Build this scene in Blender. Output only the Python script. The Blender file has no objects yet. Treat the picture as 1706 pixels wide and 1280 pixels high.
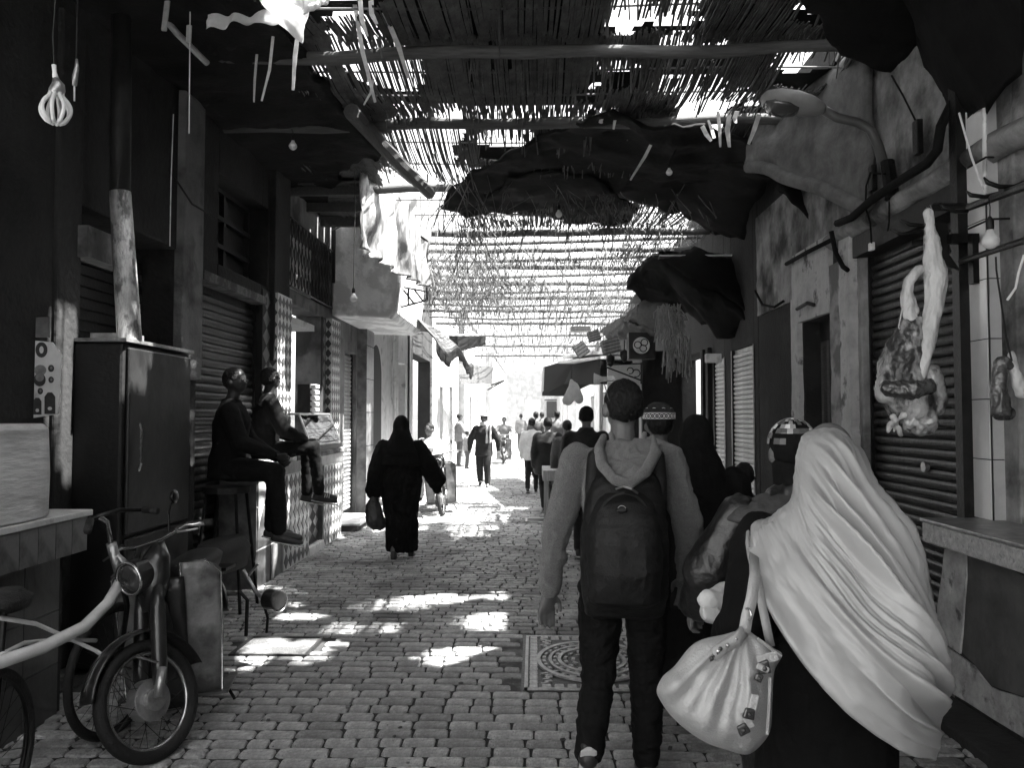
import bpy, bmesh, math, random
from mathutils import Vector, Matrix, noise, Euler
V = Vector
SC = bpy.context.scene
COL = SC.collection
# ------------------------------------------------------------------ camera
F, CX, CY = 1330.0, 853.0, 640.0
camd = bpy.data.cameras.new('camera'); cam = bpy.data.objects.new('camera', camd); COL.objects.link(cam)
cam.location = (0, 0, 1.6)
YAW = math.atan(37 / F); PITCH = math.atan(53 / F)
cam.rotation_euler = (math.pi / 2 + PITCH, 0, YAW)
camd.sensor_fit = 'HORIZONTAL'; camd.sensor_width = 36; camd.lens = 36 * F / 1706
camd.clip_start = 0.05; camd.clip_end = 600
SC.camera = cam
RC = Euler(cam.rotation_euler).to_matrix()
# ------------------------------------------------------------------ light
SUN = V((0.57, 0.02, 1.0)).normalized()
ELEV = math.asin(SUN.z); AZ = math.atan2(SUN.x, SUN.y)
w = bpy.data.worlds.new('World'); SC.world = w; w.use_nodes = True
nt = w.node_tree; nt.nodes.clear()
sky = nt.nodes.new('ShaderNodeTexSky'); sky.sky_type = 'NISHITA'; sky.sun_disc = False
sky.sun_elevation = ELEV; sky.sun_rotation = AZ; sky.air_density = 1.3; sky.dust_density = 4.0
bw = nt.nodes.new('ShaderNodeRGBToBW'); bg = nt.nodes.new('ShaderNodeBackground'); bg.inputs[1].default_value = 0.10
wo = nt.nodes.new('ShaderNodeOutputWorld')
nt.links.new(sky.outputs[0], bw.inputs[0]); nt.links.new(bw.outputs[0], bg.inputs[0]); nt.links.new(bg.outputs[0], wo.inputs[0])
sl = bpy.data.lights.new('sun', 'SUN'); sl.energy = 5.0; sl.angle = math.radians(0.8); sl.color = (1, 0.99, 0.97)
so = bpy.data.objects.new('sun', sl); COL.objects.link(so); so.rotation_euler = SUN.to_track_quat('Z', 'Y').to_euler()
so.location = (3, 1, 12)
SC.view_settings.view_transform = 'Standard'; SC.view_settings.look = 'None'
SC.view_settings.gamma = 1.0; SC.view_settings.exposure = 3.1; SC.view_settings.use_curve_mapping = False
SC.cycles.use_denoising = True; SC.cycles.denoiser = 'OPENIMAGEDENOISE'; SC.cycles.denoising_prefilter = 'ACCURATE'
SC.cycles.max_bounces = 6; SC.cycles.diffuse_bounces = 4; SC.cycles.transparent_max_bounces = 12
SC.cycles.sample_clamp_indirect = 6.0

# ------------------------------------------------------------------ helpers
def ray(px, py):
    return RC @ V(((px - CX) / F, (CY - py) / F, -1.0))
def P(px, py, Y=None, X=None, z=None):
    d = ray(px, py); o = V((0, 0, 1.6))
    if Y is not None: t = Y / d.y
    elif X is not None: t = X / d.x
    else: t = (z - 1.6) / d.z
    return o + d * t
def proj(p):
    d = RC.transposed() @ (V(p) - V((0, 0, 1.6)))
    return (CX + F * d.x / -d.z, CY - F * d.y / -d.z)
rnd = random.Random(7)
U = rnd.uniform
WM = {}
def M4(loc=(0, 0, 0), rz=0.0):
    return Matrix.Translation(V(loc)) @ Matrix.Rotation(rz, 4, 'Z')
def thing(name, label, cat, loc=(0, 0, 0), rz=0.0, group=None):
    o = bpy.data.objects.new(name, None); COL.objects.link(o)
    o.location = loc; o.rotation_euler = (0, 0, rz); o.empty_display_size = 0.1
    o['label'] = label; o['category'] = cat
    if group: o['group'] = group
    WM[o] = M4(loc, rz); return o
def tag(o, label, cat, group=None):
    o['label'] = label; o['category'] = cat
    if group: o['group'] = group
    return o
def link(o, parent=None):
    COL.objects.link(o)
    if parent is not None:
        o.parent = parent; WM[o] = WM.get(parent, Matrix.Identity(4))
    else: WM[o] = Matrix.Identity(4)
    return o
def inst(name, mesh, parent, loc, rot=(0, 0, 0), scale=(1, 1, 1)):
    o = bpy.data.objects.new(name, mesh); link(o, parent)
    m = WM[parent].inverted() @ (Matrix.Translation(V(loc)) @ Euler(rot).to_matrix().to_4x4() @ Matrix.Diagonal((*scale, 1))) if parent else None
    if m is None: o.location = loc; o.rotation_euler = rot; o.scale = scale
    else: o.matrix_local = m
    return o
class MB:
    def __init__(s): s.v = []; s.f = []
    def add(s, vs, fs):
        n = len(s.v); s.v += [V(v) for v in vs]; s.f += [tuple(i + n for i in f) for f in fs]; return s
    def box(s, c, d, rot=None, taper=1.0):
        x, y, z = d[0] / 2, d[1] / 2, d[2] / 2; R = rot if rot is not None else Matrix.Identity(3)
        if not isinstance(R, Matrix): R = Euler(R).to_matrix()
        vs = [V(c) + R @ V((sx * x * (taper if sz > 0 else 1), sy * y * (taper if sz > 0 else 1), sz * z)) for sz in (-1, 1) for sy in (-1, 1) for sx in (-1, 1)]
        return s.add(vs, [(0, 2, 3, 1), (4, 5, 7, 6), (0, 1, 5, 4), (2, 6, 7, 3), (0, 4, 6, 2), (1, 3, 7, 5)])
    def b2(s, a, b):
        a, b = V(a), V(b); return s.box((a + b) / 2, (abs(b.x - a.x), abs(b.y - a.y), abs(b.z - a.z)))
    def tube(s, pts, r, n=8, cap=True, sx=1.0):
        pts = [V(p) for p in pts]; m = len(pts)
        rs = r if isinstance(r, (list, tuple)) else [r] * m
        prev = None; vs = []
        for i, p in enumerate(pts):
            t = (pts[min(i + 1, m - 1)] - pts[max(i - 1, 0)])
            t = t.normalized() if t.length > 1e-9 else V((0, 0, 1))
            if prev is None:
                a = V((0, 0, 1)) if abs(t.z) < 0.9 else V((0, 1, 0))
                u = t.cross(a).normalized()
            else:
                u = (prev - t * prev.dot(t)); u = u.normalized() if u.length > 1e-6 else t.orthogonal().normalized()
            prev = u; w_ = t.cross(u)
            for k in range(n):
                a = 2 * math.pi * k / n; vs.append(p + u * (math.cos(a) * rs[i] * sx) + w_ * (math.sin(a) * rs[i]))
        fs = [(i * n + k, i * n + (k + 1) % n, (i + 1) * n + (k + 1) % n, (i + 1) * n + k) for i in range(m - 1) for k in range(n)]
        if cap: fs += [tuple(reversed(range(n))), tuple(range((m - 1) * n, m * n))]
        return s.add(vs, fs)
    def loft(s, rings, n=20, sup=1.0):
        """rings: (centre, half-axis a, half-axis b); closed at both ends"""
        vs = []; m = len(rings)
        for c, a, b in rings:
            for k in range(n):
                t = 2 * math.pi * k / n; cc, ss = math.cos(t), math.sin(t)
                cc = math.copysign(abs(cc) ** sup, cc); ss = math.copysign(abs(ss) ** sup, ss)
                vs.append(V(c) + V(a) * cc + V(b) * ss)
        fs = [(i * n + k, i * n + (k + 1) % n, (i + 1) * n + (k + 1) % n, (i + 1) * n + k) for i in range(m - 1) for k in range(n)]
        fs += [tuple(reversed(range(n))), tuple(range((m - 1) * n, m * n))]
        return s.add(vs, fs)
    def ball(s, c, r, n=14, m=10, R=None):
        r = r if isinstance(r, (tuple, list)) else (r, r, r); R = R or Matrix.Identity(3)
        vs = [V(c) + R @ V((0, 0, -r[2]))]
        for i in range(1, m):
            a = math.pi * i / m
            for k in range(n):
                b = 2 * math.pi * k / n
                vs.append(V(c) + R @ V((r[0] * math.sin(a) * math.cos(b), r[1] * math.sin(a) * math.sin(b), -r[2] * math.cos(a))))
        vs.append(V(c) + R @ V((0, 0, r[2]))); L = len(vs) - 1
        fs = [(0, 1 + (k + 1) % n, 1 + k) for k in range(n)]
        fs += [(1 + i * n + k, 1 + i * n + (k + 1) % n, 1 + (i + 1) * n + (k + 1) % n, 1 + (i + 1) * n + k) for i in range(m - 2) for k in range(n)]
        fs += [(1 + (m - 2) * n + k, 1 + (m - 2) * n + (k + 1) % n, L) for k in range(n)]
        return s.add(vs, fs)
    def cap(s, p0, r0, p1, r1, n=12):
        """tapered capsule"""
        p0, p1 = V(p0), V(p1); t = (p1 - p0); t = t.normalized() if t.length > 1e-6 else V((0, 0, 1))
        pts = [p0 - t * r0 * q for q in (0.98, 0.8, 0.45)] + [p0, p0.lerp(p1, .33), p0.lerp(p1, .66), p1] + [p1 + t * r1 * q for q in (0.45, 0.8, 0.98)]
        rr = [r0 * q for q in (0.2, 0.6, 0.89)] + [r0, r0 * .67 + r1 * .33, r0 * .33 + r1 * .67, r1] + [r1 * q for q in (0.89, 0.6, 0.2)]
        return s.tube(pts, rr, n)
    def chain(s, pr, n=12):
        for (a, ra), (b, rb) in zip(pr, pr[1:]): s.cap(a, ra, b, rb, n)
        return s
    def prism(s, pts, off):
        """polygon pts extruded by vector off"""
        n = len(pts); off = V(off); a = [V(p) for p in pts]
        return s.add(a + [p + off for p in a], [tuple(range(n)), tuple(reversed(range(n, 2 * n)))] + [(i, i + n, (i + 1) % n + n, (i + 1) % n) for i in range(n)])
    def torus(s, c, R_, r, axis=(0, 0, 1), N=40, n=8, a0=0, a1=360):
        q = V(axis).to_track_quat('Z', 'Y'); full = abs(a1 - a0) >= 360
        pts = [V(c) + q @ V((R_ * math.cos(math.radians(a0 + (a1 - a0) * i / N)), R_ * math.sin(math.radians(a0 + (a1 - a0) * i / N)), 0)) for i in range(N + 1)]
        return s.tube(pts, r, n, cap=not full)
    def cyl(s, c, r, h, axis=(0, 0, 1), n=24, r2=None):
        t = V(axis).normalized(); return s.tube([V(c) - t * h / 2, V(c) + t * h / 2], [r, r if r2 is None else r2], n)
    def grid(s, fn, nu, nv):
        vs = [fn(i / nu, j / nv) for j in range(nv + 1) for i in range(nu + 1)]
        return s.add(vs, [(j * (nu + 1) + i, j * (nu + 1) + i + 1, (j + 1) * (nu + 1) + i + 1, (j + 1) * (nu + 1) + i) for j in range(nv) for i in range(nu)])
    def mesh(s, name, mat, smooth=False, inv=None, fix=True):
        me = bpy.data.meshes.new(name)
        vs = [inv @ v for v in s.v] if inv is not None else s.v
        me.from_pydata([tuple(v) for v in vs], [], s.f)
        if fix:
            bm = bmesh.new(); bm.from_mesh(me); bmesh.ops.recalc_face_normals(bm, faces=bm.faces); bm.to_mesh(me); bm.free()
        if smooth: me.polygons.foreach_set('use_smooth', [True] * len(me.polygons))
        if mat: me.materials.append(mat)
        me.update(); return me
    def build(s, name, mat, parent=None, smooth=False, bevel=0, kind=None, fix=True, solid=0, label=None):
        inv = WM[parent].inverted() if parent is not None else None
        o = bpy.data.objects.new(name, s.mesh(name, mat, smooth, inv, fix)); link(o, parent)
        if bevel:
            b = o.modifiers.new('b', 'BEVEL'); b.width = bevel; b.segments = 2; b.limit_method = 'ANGLE'; b.angle_limit = 0.7
        if solid:
            b = o.modifiers.new('s', 'SOLIDIFY'); b.thickness = solid; b.offset = 0
        if kind: o['kind'] = kind
        if label: o['label'] = label
        return o
# ---- voxel skinning of a set of capsules and lofts into one continuous body
SCR = bpy.data.scenes.new('scratch')
def skin(mb, name, mat, parent, vox=0.01, smooth=4, wr=0.0, ws=9.0, dirv=(1, 1, .5), label=None, fine=0.0):
    me = mb.mesh('tmp', None)
    o = bpy.data.objects.new('tmp', me); SCR.collection.objects.link(o)
    r = o.modifiers.new('r', 'REMESH'); r.mode = 'VOXEL'; r.voxel_size = vox; r.use_smooth_shade = True
    if smooth:
        q = o.modifiers.new('q', 'SMOOTH'); q.factor = 0.5; q.iterations = smooth
    dg = SCR.view_layers[0].depsgraph; dg.update() if hasattr(dg, 'update') else None
    SCR.view_layers[0].update()
    dg = SCR.view_layers[0].depsgraph
    m2 = bpy.data.meshes.new_from_object(o.evaluated_get(dg)); m2.name = name
    SCR.collection.objects.unlink(o); bpy.data.objects.remove(o); bpy.data.meshes.remove(me)
    if wr or fine:
        nrm = [v.normal.copy() for v in m2.vertices]; d = V(dirv)
        for v, n_ in zip(m2.vertices, nrm):
            p = v.co * ws; q = V((p.x * d.x, p.y * d.y, p.z * d.z))
            q += V((noise.noise(v.co * 5), noise.noise(v.co * 5 + V((9, 9, 9))), 0)) * 0.8
            k = noise.noise(q); k2 = noise.noise(q * 2.3 + V((4, 4, 4)))
            h = (1 - 2 * abs(k)) * 0.6 + (1 - 2 * abs(k2)) * 0.35 - 0.35
            v.co = v.co + n_ * (h * wr + fine * noise.noise(v.co * 60))
    inv = WM[parent].inverted()
    m2.transform(inv)
    m2.materials.clear(); m2.materials.append(mat)
    m2.polygons.foreach_set('use_smooth', [True] * len(m2.polygons)); m2.update()
    o = bpy.data.objects.new(name, m2); link(o, parent)
    if label: o['label'] = label
    return o
# ------------------------------------------------------------------ materials
MC = {}
def mat(name, v, rough=0.8, scale=6.0, var=0.25, bump=0.15, metal=0.0, v2=None, patch=None, pscale=2.0, stretch=(1, 1, 1), spec=0.4, trans=0.0, bscale=None, streak=0.0, sheen=0, coat=0, mid=.5, width=.05):
    """grey procedural surface: fine mottling, optional second tone in ragged patches, grain relief"""
    if name in MC: return MC[name]
    m = bpy.data.materials.new(name); m.use_nodes = True; t = m.node_tree; N = t.nodes; L = t.links
    b = N['Principled BSDF']; b.inputs['Roughness'].default_value = rough; b.inputs['Metallic'].default_value = metal
    b.inputs['Specular IOR Level'].default_value = spec
    if coat: b.inputs['Coat Weight'].default_value = coat; b.inputs['Coat Roughness'].default_value = .15
    if sheen: b.inputs['Sheen Weight'].default_value = sheen; b.inputs['Sheen Roughness'].default_value = .4
    tc = N.new('ShaderNodeTexCoord'); mp = N.new('ShaderNodeMapping'); mp.inputs['Scale'].default_value = stretch
    L.new(tc.outputs['Object'], mp.inputs[0])
    n1 = N.new('ShaderNodeTexNoise'); n1.inputs['Scale'].default_value = scale; n1.inputs['Detail'].default_value = 8; n1.inputs['Roughness'].default_value = .65
    L.new(mp.outputs[0], n1.inputs['Vector'])
    r = N.new('ShaderNodeMapRange'); r.inputs[1].default_value = .3; r.inputs[2].default_value = .7
    r.inputs[3].default_value = v * (1 - var); r.inputs[4].default_value = min(v * (1 + var), .9)
    L.new(n1.outputs['Fac'], r.inputs[0]); out = r.outputs[0]
    if v2 is not None:
        n2 = N.new('ShaderNodeTexNoise'); n2.inputs['Scale'].default_value = pscale; n2.inputs['Detail'].default_value = 10; n2.inputs['Roughness'].default_value = .6
        L.new(mp.outputs[0], n2.inputs['Vector'])
        c = N.new('ShaderNodeMapRange'); c.inputs[1].default_value = mid - width; c.inputs[2].default_value = mid + width; L.new(n2.outputs['Fac'], c.inputs[0])
        mx = N.new('ShaderNodeMix'); mx.data_type = 'FLOAT'; L.new(c.outputs[0], mx.inputs[0]); L.new(out, mx.inputs[2]); mx.inputs[3].default_value = v2
        out = mx.outputs[0]
    if streak:
        mp2 = N.new('ShaderNodeMapping'); mp2.inputs['Scale'].default_value = (1.6, 1.6, .3); L.new(tc.outputs['Object'], mp2.inputs[0])
        n3 = N.new('ShaderNodeTexNoise'); n3.inputs['Scale'].default_value = 2.0; n3.inputs['Detail'].default_value = 10; n3.inputs['Roughness'].default_value = .7; L.new(mp2.outputs[0], n3.inputs['Vector'])
        c3 = N.new('ShaderNodeMapRange'); c3.inputs[1].default_value = .45; c3.inputs[2].default_value = .7; c3.inputs[3].default_value = 1; c3.inputs[4].default_value = 1 - streak
        L.new(n3.outputs['Fac'], c3.inputs[0]); mu = N.new('ShaderNodeMath'); mu.operation = 'MULTIPLY'; L.new(out, mu.inputs[0]); L.new(c3.outputs[0], mu.inputs[1]); out = mu.outputs[0]
    L.new(out, b.inputs['Base Color'])
    if bump:
        nb = N.new('ShaderNodeTexNoise'); nb.inputs['Scale'].default_value = bscale or scale * 4; nb.inputs['Detail'].default_value = 6
        L.new(mp.outputs[0], nb.inputs['Vector'])
        bp = N.new('ShaderNodeBump'); bp.inputs['Strength'].default_value = bump; bp.inputs['Distance'].default_value = .02
        L.new(nb.outputs['Fac'], bp.inputs['Height']); L.new(bp.outputs[0], b.inputs['Normal'])
    if trans:
        ts = N.new('ShaderNodeBsdfTranslucent'); L.new(out, ts.inputs[0]); ms = N.new('ShaderNodeMixShader'); ms.inputs[0].default_value = trans
        L.new(b.outputs[0], ms.inputs[1]); L.new(ts.outputs[0], ms.inputs[2]); L.new(ms.outputs[0], N['Material Output'].inputs[0])
    MC[name] = m; return m
def glass(name, rough=.02, tint=.9):
    m = bpy.data.materials.new(name); m.use_nodes = True; N = m.node_tree.nodes; L = m.node_tree.links
    N.remove(N['Principled BSDF']); g = N.new('ShaderNodeBsdfGlossy'); g.inputs['Roughness'].default_value = rough
    tr = N.new('ShaderNodeBsdfTransparent'); tr.inputs[0].default_value = (tint, tint, tint, 1)
    fr = N.new('ShaderNodeFresnel'); mx = N.new('ShaderNodeMixShader'); L.new(fr.outputs[0], mx.inputs[0]); L.new(tr.outputs[0], mx.inputs[1]); L.new(g.outputs[0], mx.inputs[2])
    L.new(mx.outputs[0], N['Material Output'].inputs[0]); return m
m_plaster = mat('old_plaster', .16, .9, 3, .35, .5, v2=.05, pscale=1.3, streak=.4, bscale=30, mid=.56)
m_plaster_r = mat('stained_plaster', .25, .9, 4, .4, .6, v2=.03, pscale=1.7, streak=.5, bscale=22, mid=.54, width=.08)
m_pale = mat('pale_paint', .62, .8, 5, .15, .4, v2=.3, pscale=3, bscale=40, mid=.62, streak=.15)
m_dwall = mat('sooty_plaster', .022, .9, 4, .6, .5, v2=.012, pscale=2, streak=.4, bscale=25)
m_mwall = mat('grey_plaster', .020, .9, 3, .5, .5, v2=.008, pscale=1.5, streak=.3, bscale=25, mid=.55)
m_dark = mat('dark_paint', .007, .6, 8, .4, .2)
m_black = mat('black_cloth', .005, .9, 20, .5, .2, spec=.15)
m_steel_d = mat('dark_steel', .015, .4, 12, .5, .15, metal=.6)
m_chrome = mat('worn_chrome', .5, .25, 14, .4, .1, metal=.95)
m_alu = mat('dull_aluminium', .35, .38, 10, .45, .2, metal=.8)
m_galv = mat('galvanised_duct', .45, .5, 25, .5, .3, metal=.5, v2=.12, pscale=14, stretch=(1, 1, .4), mid=.55)
m_wood = mat('weathered_wood', .05, .8, 6, .4, .5, stretch=(8, .7, 8))
m_woodl = mat('pale_wood', .3, .8, 6, .35, .4, stretch=(6, 6, .7))
m_reed = mat('dry_reed', .10, .8, 9, .5, .2, spec=.2, trans=.12)
m_shut = mat('roller_shutter_paint', .018, .36, 7, .45, .25, metal=.3, spec=.5, streak=.5)
m_shutl = mat('pale_shutter_metal', .45, .45, 7, .3, .2, metal=.4, streak=.3)
m_tile = mat('white_glazed_tile', .62, .22, 4, .1, .05, spec=.6, streak=.1)
m_tiled = mat('dark_glazed_tile', .045, .3, 4, .4, .08, spec=.5)
m_tilem = mat('mottled_tile', .17, .28, 7, .3, .1, v2=.06, pscale=6, spec=.5, mid=.52, width=.12)
m_tarpb = mat('black_tarpaulin', .006, .85, 6, .5, .3, spec=.1)
m_cloth_w = mat('white_sheet_cloth', .75, .85, 12, .1, .2, trans=.45)
m_plastic = mat('crumpled_plastic_sheet', .55, .28, 9, .3, .25, spec=.6, trans=.5, v2=.25, pscale=5, stretch=(3, 3, .8))
m_conc = mat('rough_concrete', .14, .9, 14, .4, .6, v2=.06, pscale=5, bscale=60)
m_glass = glass('clear_glass')
m_bulb = mat('frosted_bulb', .75, .25, 5, .05, 0, spec=.6, trans=.4)
m_skin = mat('skin', .10, .5, 20, .15, .1, spec=.4)
m_hair = mat('dark_hair', .005, .6, 60, .5, .5, spec=.25, stretch=(1, 1, .2))
# ------------------------------------------------------------------ ground
def brick_mat():
    m = mat('paving_brick', .36, .55, 30, .45, .9, bscale=90, spec=.35, v2=.13, pscale=1.3, mid=.57, width=.09)
    t = m.node_tree; N = t.nodes; L = t.links; b = N['Principled BSDF']
    src = b.inputs['Base Color'].links[0].from_socket
    g = N.new('ShaderNodeNewGeometry'); oi = N.new('ShaderNodeObjectInfo')
    ad = N.new('ShaderNodeMath'); ad.operation = 'ADD'; L.new(g.outputs['Random Per Island'], ad.inputs[0]); L.new(oi.outputs['Random'], ad.inputs[1])
    fr = N.new('ShaderNodeMath'); fr.operation = 'FRACT'; L.new(ad.outputs[0], fr.inputs[0])
    r = N.new('ShaderNodeMapRange'); r.inputs[3].default_value = .68; r.inputs[4].default_value = 1.22; L.new(fr.outputs[0], r.inputs[0])
    mu = N.new('ShaderNodeMath'); mu.operation = 'MULTIPLY'; L.new(src, mu.inputs[0]); L.new(r.outputs[0], mu.inputs[1]); L.new(mu.outputs[0], b.inputs['Base Color'])
    return m
m_brick = brick_mat()
m_mortar = mat('dirty_mortar', .03, .95, 25, .5, .6)
m_far = mat('dusty_paving_far', .26, .9, 12, .2, .3)
g = MB().add([(-150, -60, 0), (150, -60, 0), (150, 300, 0), (-150, 300, 0)], [(0, 1, 2, 3)]).build('pavement', m_mortar, kind='structure')
pav = g
MB().add([(-2.95, 24, .012), (2.65, 24, .012), (2.65, 120, .012), (-2.95, 120, .012)], [(0, 1, 2, 3)]).build('far_paving', m_far, pav)
cover_zone = [(-.10, .85, 4.62, 5.86), (-2.0, -1.5, 5.28, 5.72)]
bricks = []
y = 0.9
while y < 24:
    dy = U(.104, .116) if y < 12 else .125
    x = -2.62 + U(-.15, 0)
    while x < 2.4:
        wd = rnd.choice((.11, .15, .17, .18, .19, .2, .24)) * U(.93, 1.05)
        cx = x + wd / 2; yc = y + dy / 2 + .035 * math.sin(cx * 1.1 + y * .4) + .05 * noise.noise(V((cx * .8, y * .5, 0)))
        if not any(a - .04 < cx < b_ + .04 and c < yc < d for a, b_, c, d in cover_zone):
            bricks.append((cx, yc, wd - U(.007, .013), dy - U(.017, .024)))
        x += wd
    y += dy
def brick_geo(mb, cx, cy, wx, wy, z=0.022, tilt=0.0, rot=0.0):
    z = .012
    hx, hy = wx / 2, wy / 2; vs = []
    j = [U(-.003, .003) for _ in range(8)]; zz = z + U(-.002, .003); tx, ty = U(-.012, .012), U(-.02, .02)
    for q, (ix, h) in enumerate(((0, 0.0), (.003, .8), (.011, 1))):
        for k, (sx, sy) in enumerate(((-1, -1), (1, -1), (1, 1), (-1, 1))):
            # rounded corners through octagonal outline
            c = .015
            for a, b_ in (((sx * (hx - ix), sy * (hy - ix - c)), (sx * (hx - ix - c), sy * (hy - ix))) if k in (0, 2) else ((sx * (hx - ix - c), sy * (hy - ix)), (sx * (hx - ix), sy * (hy - ix - c)))):
                pass
        oct_ = [(-hx + ix, -hy + ix + c), (-hx + ix + c, -hy + ix), (hx - ix - c, -hy + ix), (hx - ix, -hy + ix + c), (hx - ix, hy - ix - c), (hx - ix - c, hy - ix), (-hx + ix + c, hy - ix), (-hx + ix, hy - ix - c)]
        for i, (a, b_) in enumerate(oct_):
            vs.append((cx + a + j[i] * (1 if q else 1), cy + b_ + j[(i + 3) % 8], zz * h + (a * tx + b_ * ty if h else 0)))
    fs = [(r * 8 + k, r * 8 + (k + 1) % 8, (r + 1) * 8 + (k + 1) % 8, (r + 1) * 8 + k) for r in range(2) for k in range(8)] + [tuple(range(16, 24))]
    mb.add(vs, fs)
vis = []
for i, b_ in enumerate(bricks):
    px, py = proj((b_[0], b_[1], .02)) if b_[1] > .5 else (0, 9999)
    if 330 < px < 1240 and py < 1285: vis.append((b_[1], i))
vis = set(i for _, i in sorted(vis)[:300])
protos = []
for k in range(10):
    mb = MB(); brick_geo(mb, 0, 0, .19, .1); protos.append(mb.mesh('brick', m_brick, smooth=False, fix=False))
mb = MB()
for i, (cx, cy, wx, wy) in enumerate(bricks):
    if i in vis:
        o = bpy.data.objects.new('brick', protos[i % 10]); o.location = (cx, cy, 0); o.scale = (wx / .19, wy / .1, 1); link(o, pav)
    else:
        brick_geo(mb, cx, cy, wx, wy)
mb.build('bricks_beyond', m_brick, pav, kind='stuff', fix=False)
# litter and grit
mb = MB()
for _ in range(260):
    x, y = U(-2.4, 2.2), U(3, 16); s = U(.004, .014)
    mb.box((x, y, .012 + s * .4), (s * U(1, 2.6), s * U(1, 2), s * .6), (0, 0, U(0, 3)))
mb.build('litter', m_conc, pav, kind='stuff', fix=False)

# ------------------------------------------------------------------ walls with openings
def wall(mb, side, X, y0, y1, z0, z1, holes=(), th=.35):
    """wall whose street face is the plane x = X; holes are (ya, yb, za, zb)"""
    ys = sorted({y0, y1, *[min(max(h[i], y0), y1) for h in holes for i in (0, 1)]})
    zs = sorted({z0, z1, *[min(max(h[i], z0), z1) for h in holes for i in (2, 3)]})
    Xo = X + side * th
    for a, b_ in zip(ys, ys[1:]):
        run = None
        for c, d in zip(zs, zs[1:]):
            ym, zm = (a + b_) / 2, (c + d) / 2
            if any(h[0] < ym < h[1] and h[2] < zm < h[3] for h in holes):
                if run: mb.b2((X, a, run[0]), (Xo, b_, run[1])); run = None
            else:
                run = (run[0], d) if run else (c, d)
        if run: mb.b2((X, a, run[0]), (Xo, b_, run[1]))
    return mb
def shutter(parent, side, X, y0, y1, z0, z1, pitch, m, n_max=60, rec=.1, name='slat', frame=True):
    """roller shutter: every slat a curved strip of its own"""
    n = int((z1 - z0) / pitch); L_ = y1 - y0
    prof = [(0, 0), (.012, .12), (.020, .35), (.022, .6), (.014, .85), (.002, .97), (0, 1)]
    mb = MB(); s = -side
    for a, b_ in zip(prof, prof[1:]):
        mb.add([(s * a[0], -L_ / 2, a[1] * pitch), (s * a[0], L_ / 2, a[1] * pitch), (s * b_[0], L_ / 2, b_[1] * pitch), (s * b_[0], -L_ / 2, b_[1] * pitch)], [(0, 1, 2, 3)])
    me = mb.mesh('slat', m, smooth=False, fix=False)
    Xr = X + side * rec; p0 = WM[parent].to_translation()
    for k in range(n):
        o = bpy.data.objects.new(name, me); link(o, parent)
        o.location = V((Xr + U(-.002, .002), (y0 + y1) / 2, z0 + k * pitch)) - p0; o.rotation_euler = (U(-.001, .001), U(-.05, .05), 0)
    f = MB()
    f.b2((Xr + side * .003, y0, z0), (Xr + side * .02, y1, z1))
    f.build('shutter_backing', m, parent)
    f = MB()
    for yy in (y0, y1): f.b2((Xr - side * .04, yy - .025, z0), (Xr + side * .02, yy + .025, z1))
    f.build('guide_rail', m_steel_d, parent)
m_bounce_wall = mat('bounce_white_wall', .55, .9, 3, .2, .4, v2=.4, pscale=2, streak=.2, bscale=25)  # white chosen for the unseen near left wall so it bounces light
WL, WR = -2.9, 2.6
def Yl(px, X=WL): return P(px, 693, X=X).y
def Yr(px, X=WR): return P(px, 693, X=X).y
# left, nearest shop (front of dark shutters and grey plaster)
tL1 = thing('shop_building', 'dark plastered shop building on the left with rolled shutter behind the fridge and motorbikes', 'building', (WL, 6, 0))
mb = MB()
h1 = [(6.77, 8.38, 0, 2.84), (7.2, 8.57, 3.0, 3.85), (Yl(112), Yl(290), .0, 2.95)]
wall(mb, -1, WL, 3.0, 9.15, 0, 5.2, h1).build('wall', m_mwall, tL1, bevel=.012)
MB().b2((WL - .12, 6.77, 2.78), (WL + .06, 8.38, 2.86)).build('lintel', m_conc, tL1)
shutter(tL1, -1, WL, 6.77, 8.38, 0.02, 2.78, .075, m_shut)
MB().b2((WL - .32, 7.2, 3.0), (WL - .26, 8.57, 3.85)).build('window_shutter', m_dark, tL1)
f = MB()
for z in (3.02, 3.28, 3.56, 3.83): f.b2((WL - .27, 7.2, z - .02), (WL - .2, 8.57, z + .02))
for yy in (7.22, 7.88, 8.55): f.b2((WL - .26, yy - .025, 3.0), (WL - .21, yy + .025, 3.85))
f.build('window_frame', m_dark, tL1)
ya, yb = Yl(112), Yl(290)
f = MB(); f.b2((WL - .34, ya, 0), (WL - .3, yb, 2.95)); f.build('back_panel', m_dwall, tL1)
for k in range(9):
    MB().b2((WL - .3, ya, 2.2 + k * .08), (WL - .285, yb, 2.265 + k * .08)).build('louvre', m_dark, tL1)
wall(MB(), -1, WL, -12, 2.99, 0, 5.2, []).build('wall', m_bounce_wall, tL1)
MB().add([(-2.9, -12, .012), (2.6, -12, .012), (2.6, .88, .012), (-2.9, .88, .012)], [(0, 1, 2, 3)]).build('bounce_paving', m_far, pav)  # unseen pale ground behind the camera, added to bounce light forward
# grey beam stub and pilaster standing proud
MB().b2((WL - .02, 4.9, 2.6), (WL + .10, 5.4, 2.8)).build('ledge', m_plaster, tL1)
MB().b2((WL - .02, 6.35, 1.9), (WL + .06, 6.74, 4.9)).build('pilaster', m_plaster, tL1, bevel=.01)
MB().b2((WL - .02, 8.6, 2.2), (WL + .07, 9.13, 4.9)).build('pilaster', m_mwall, tL1, bevel=.01)
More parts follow.
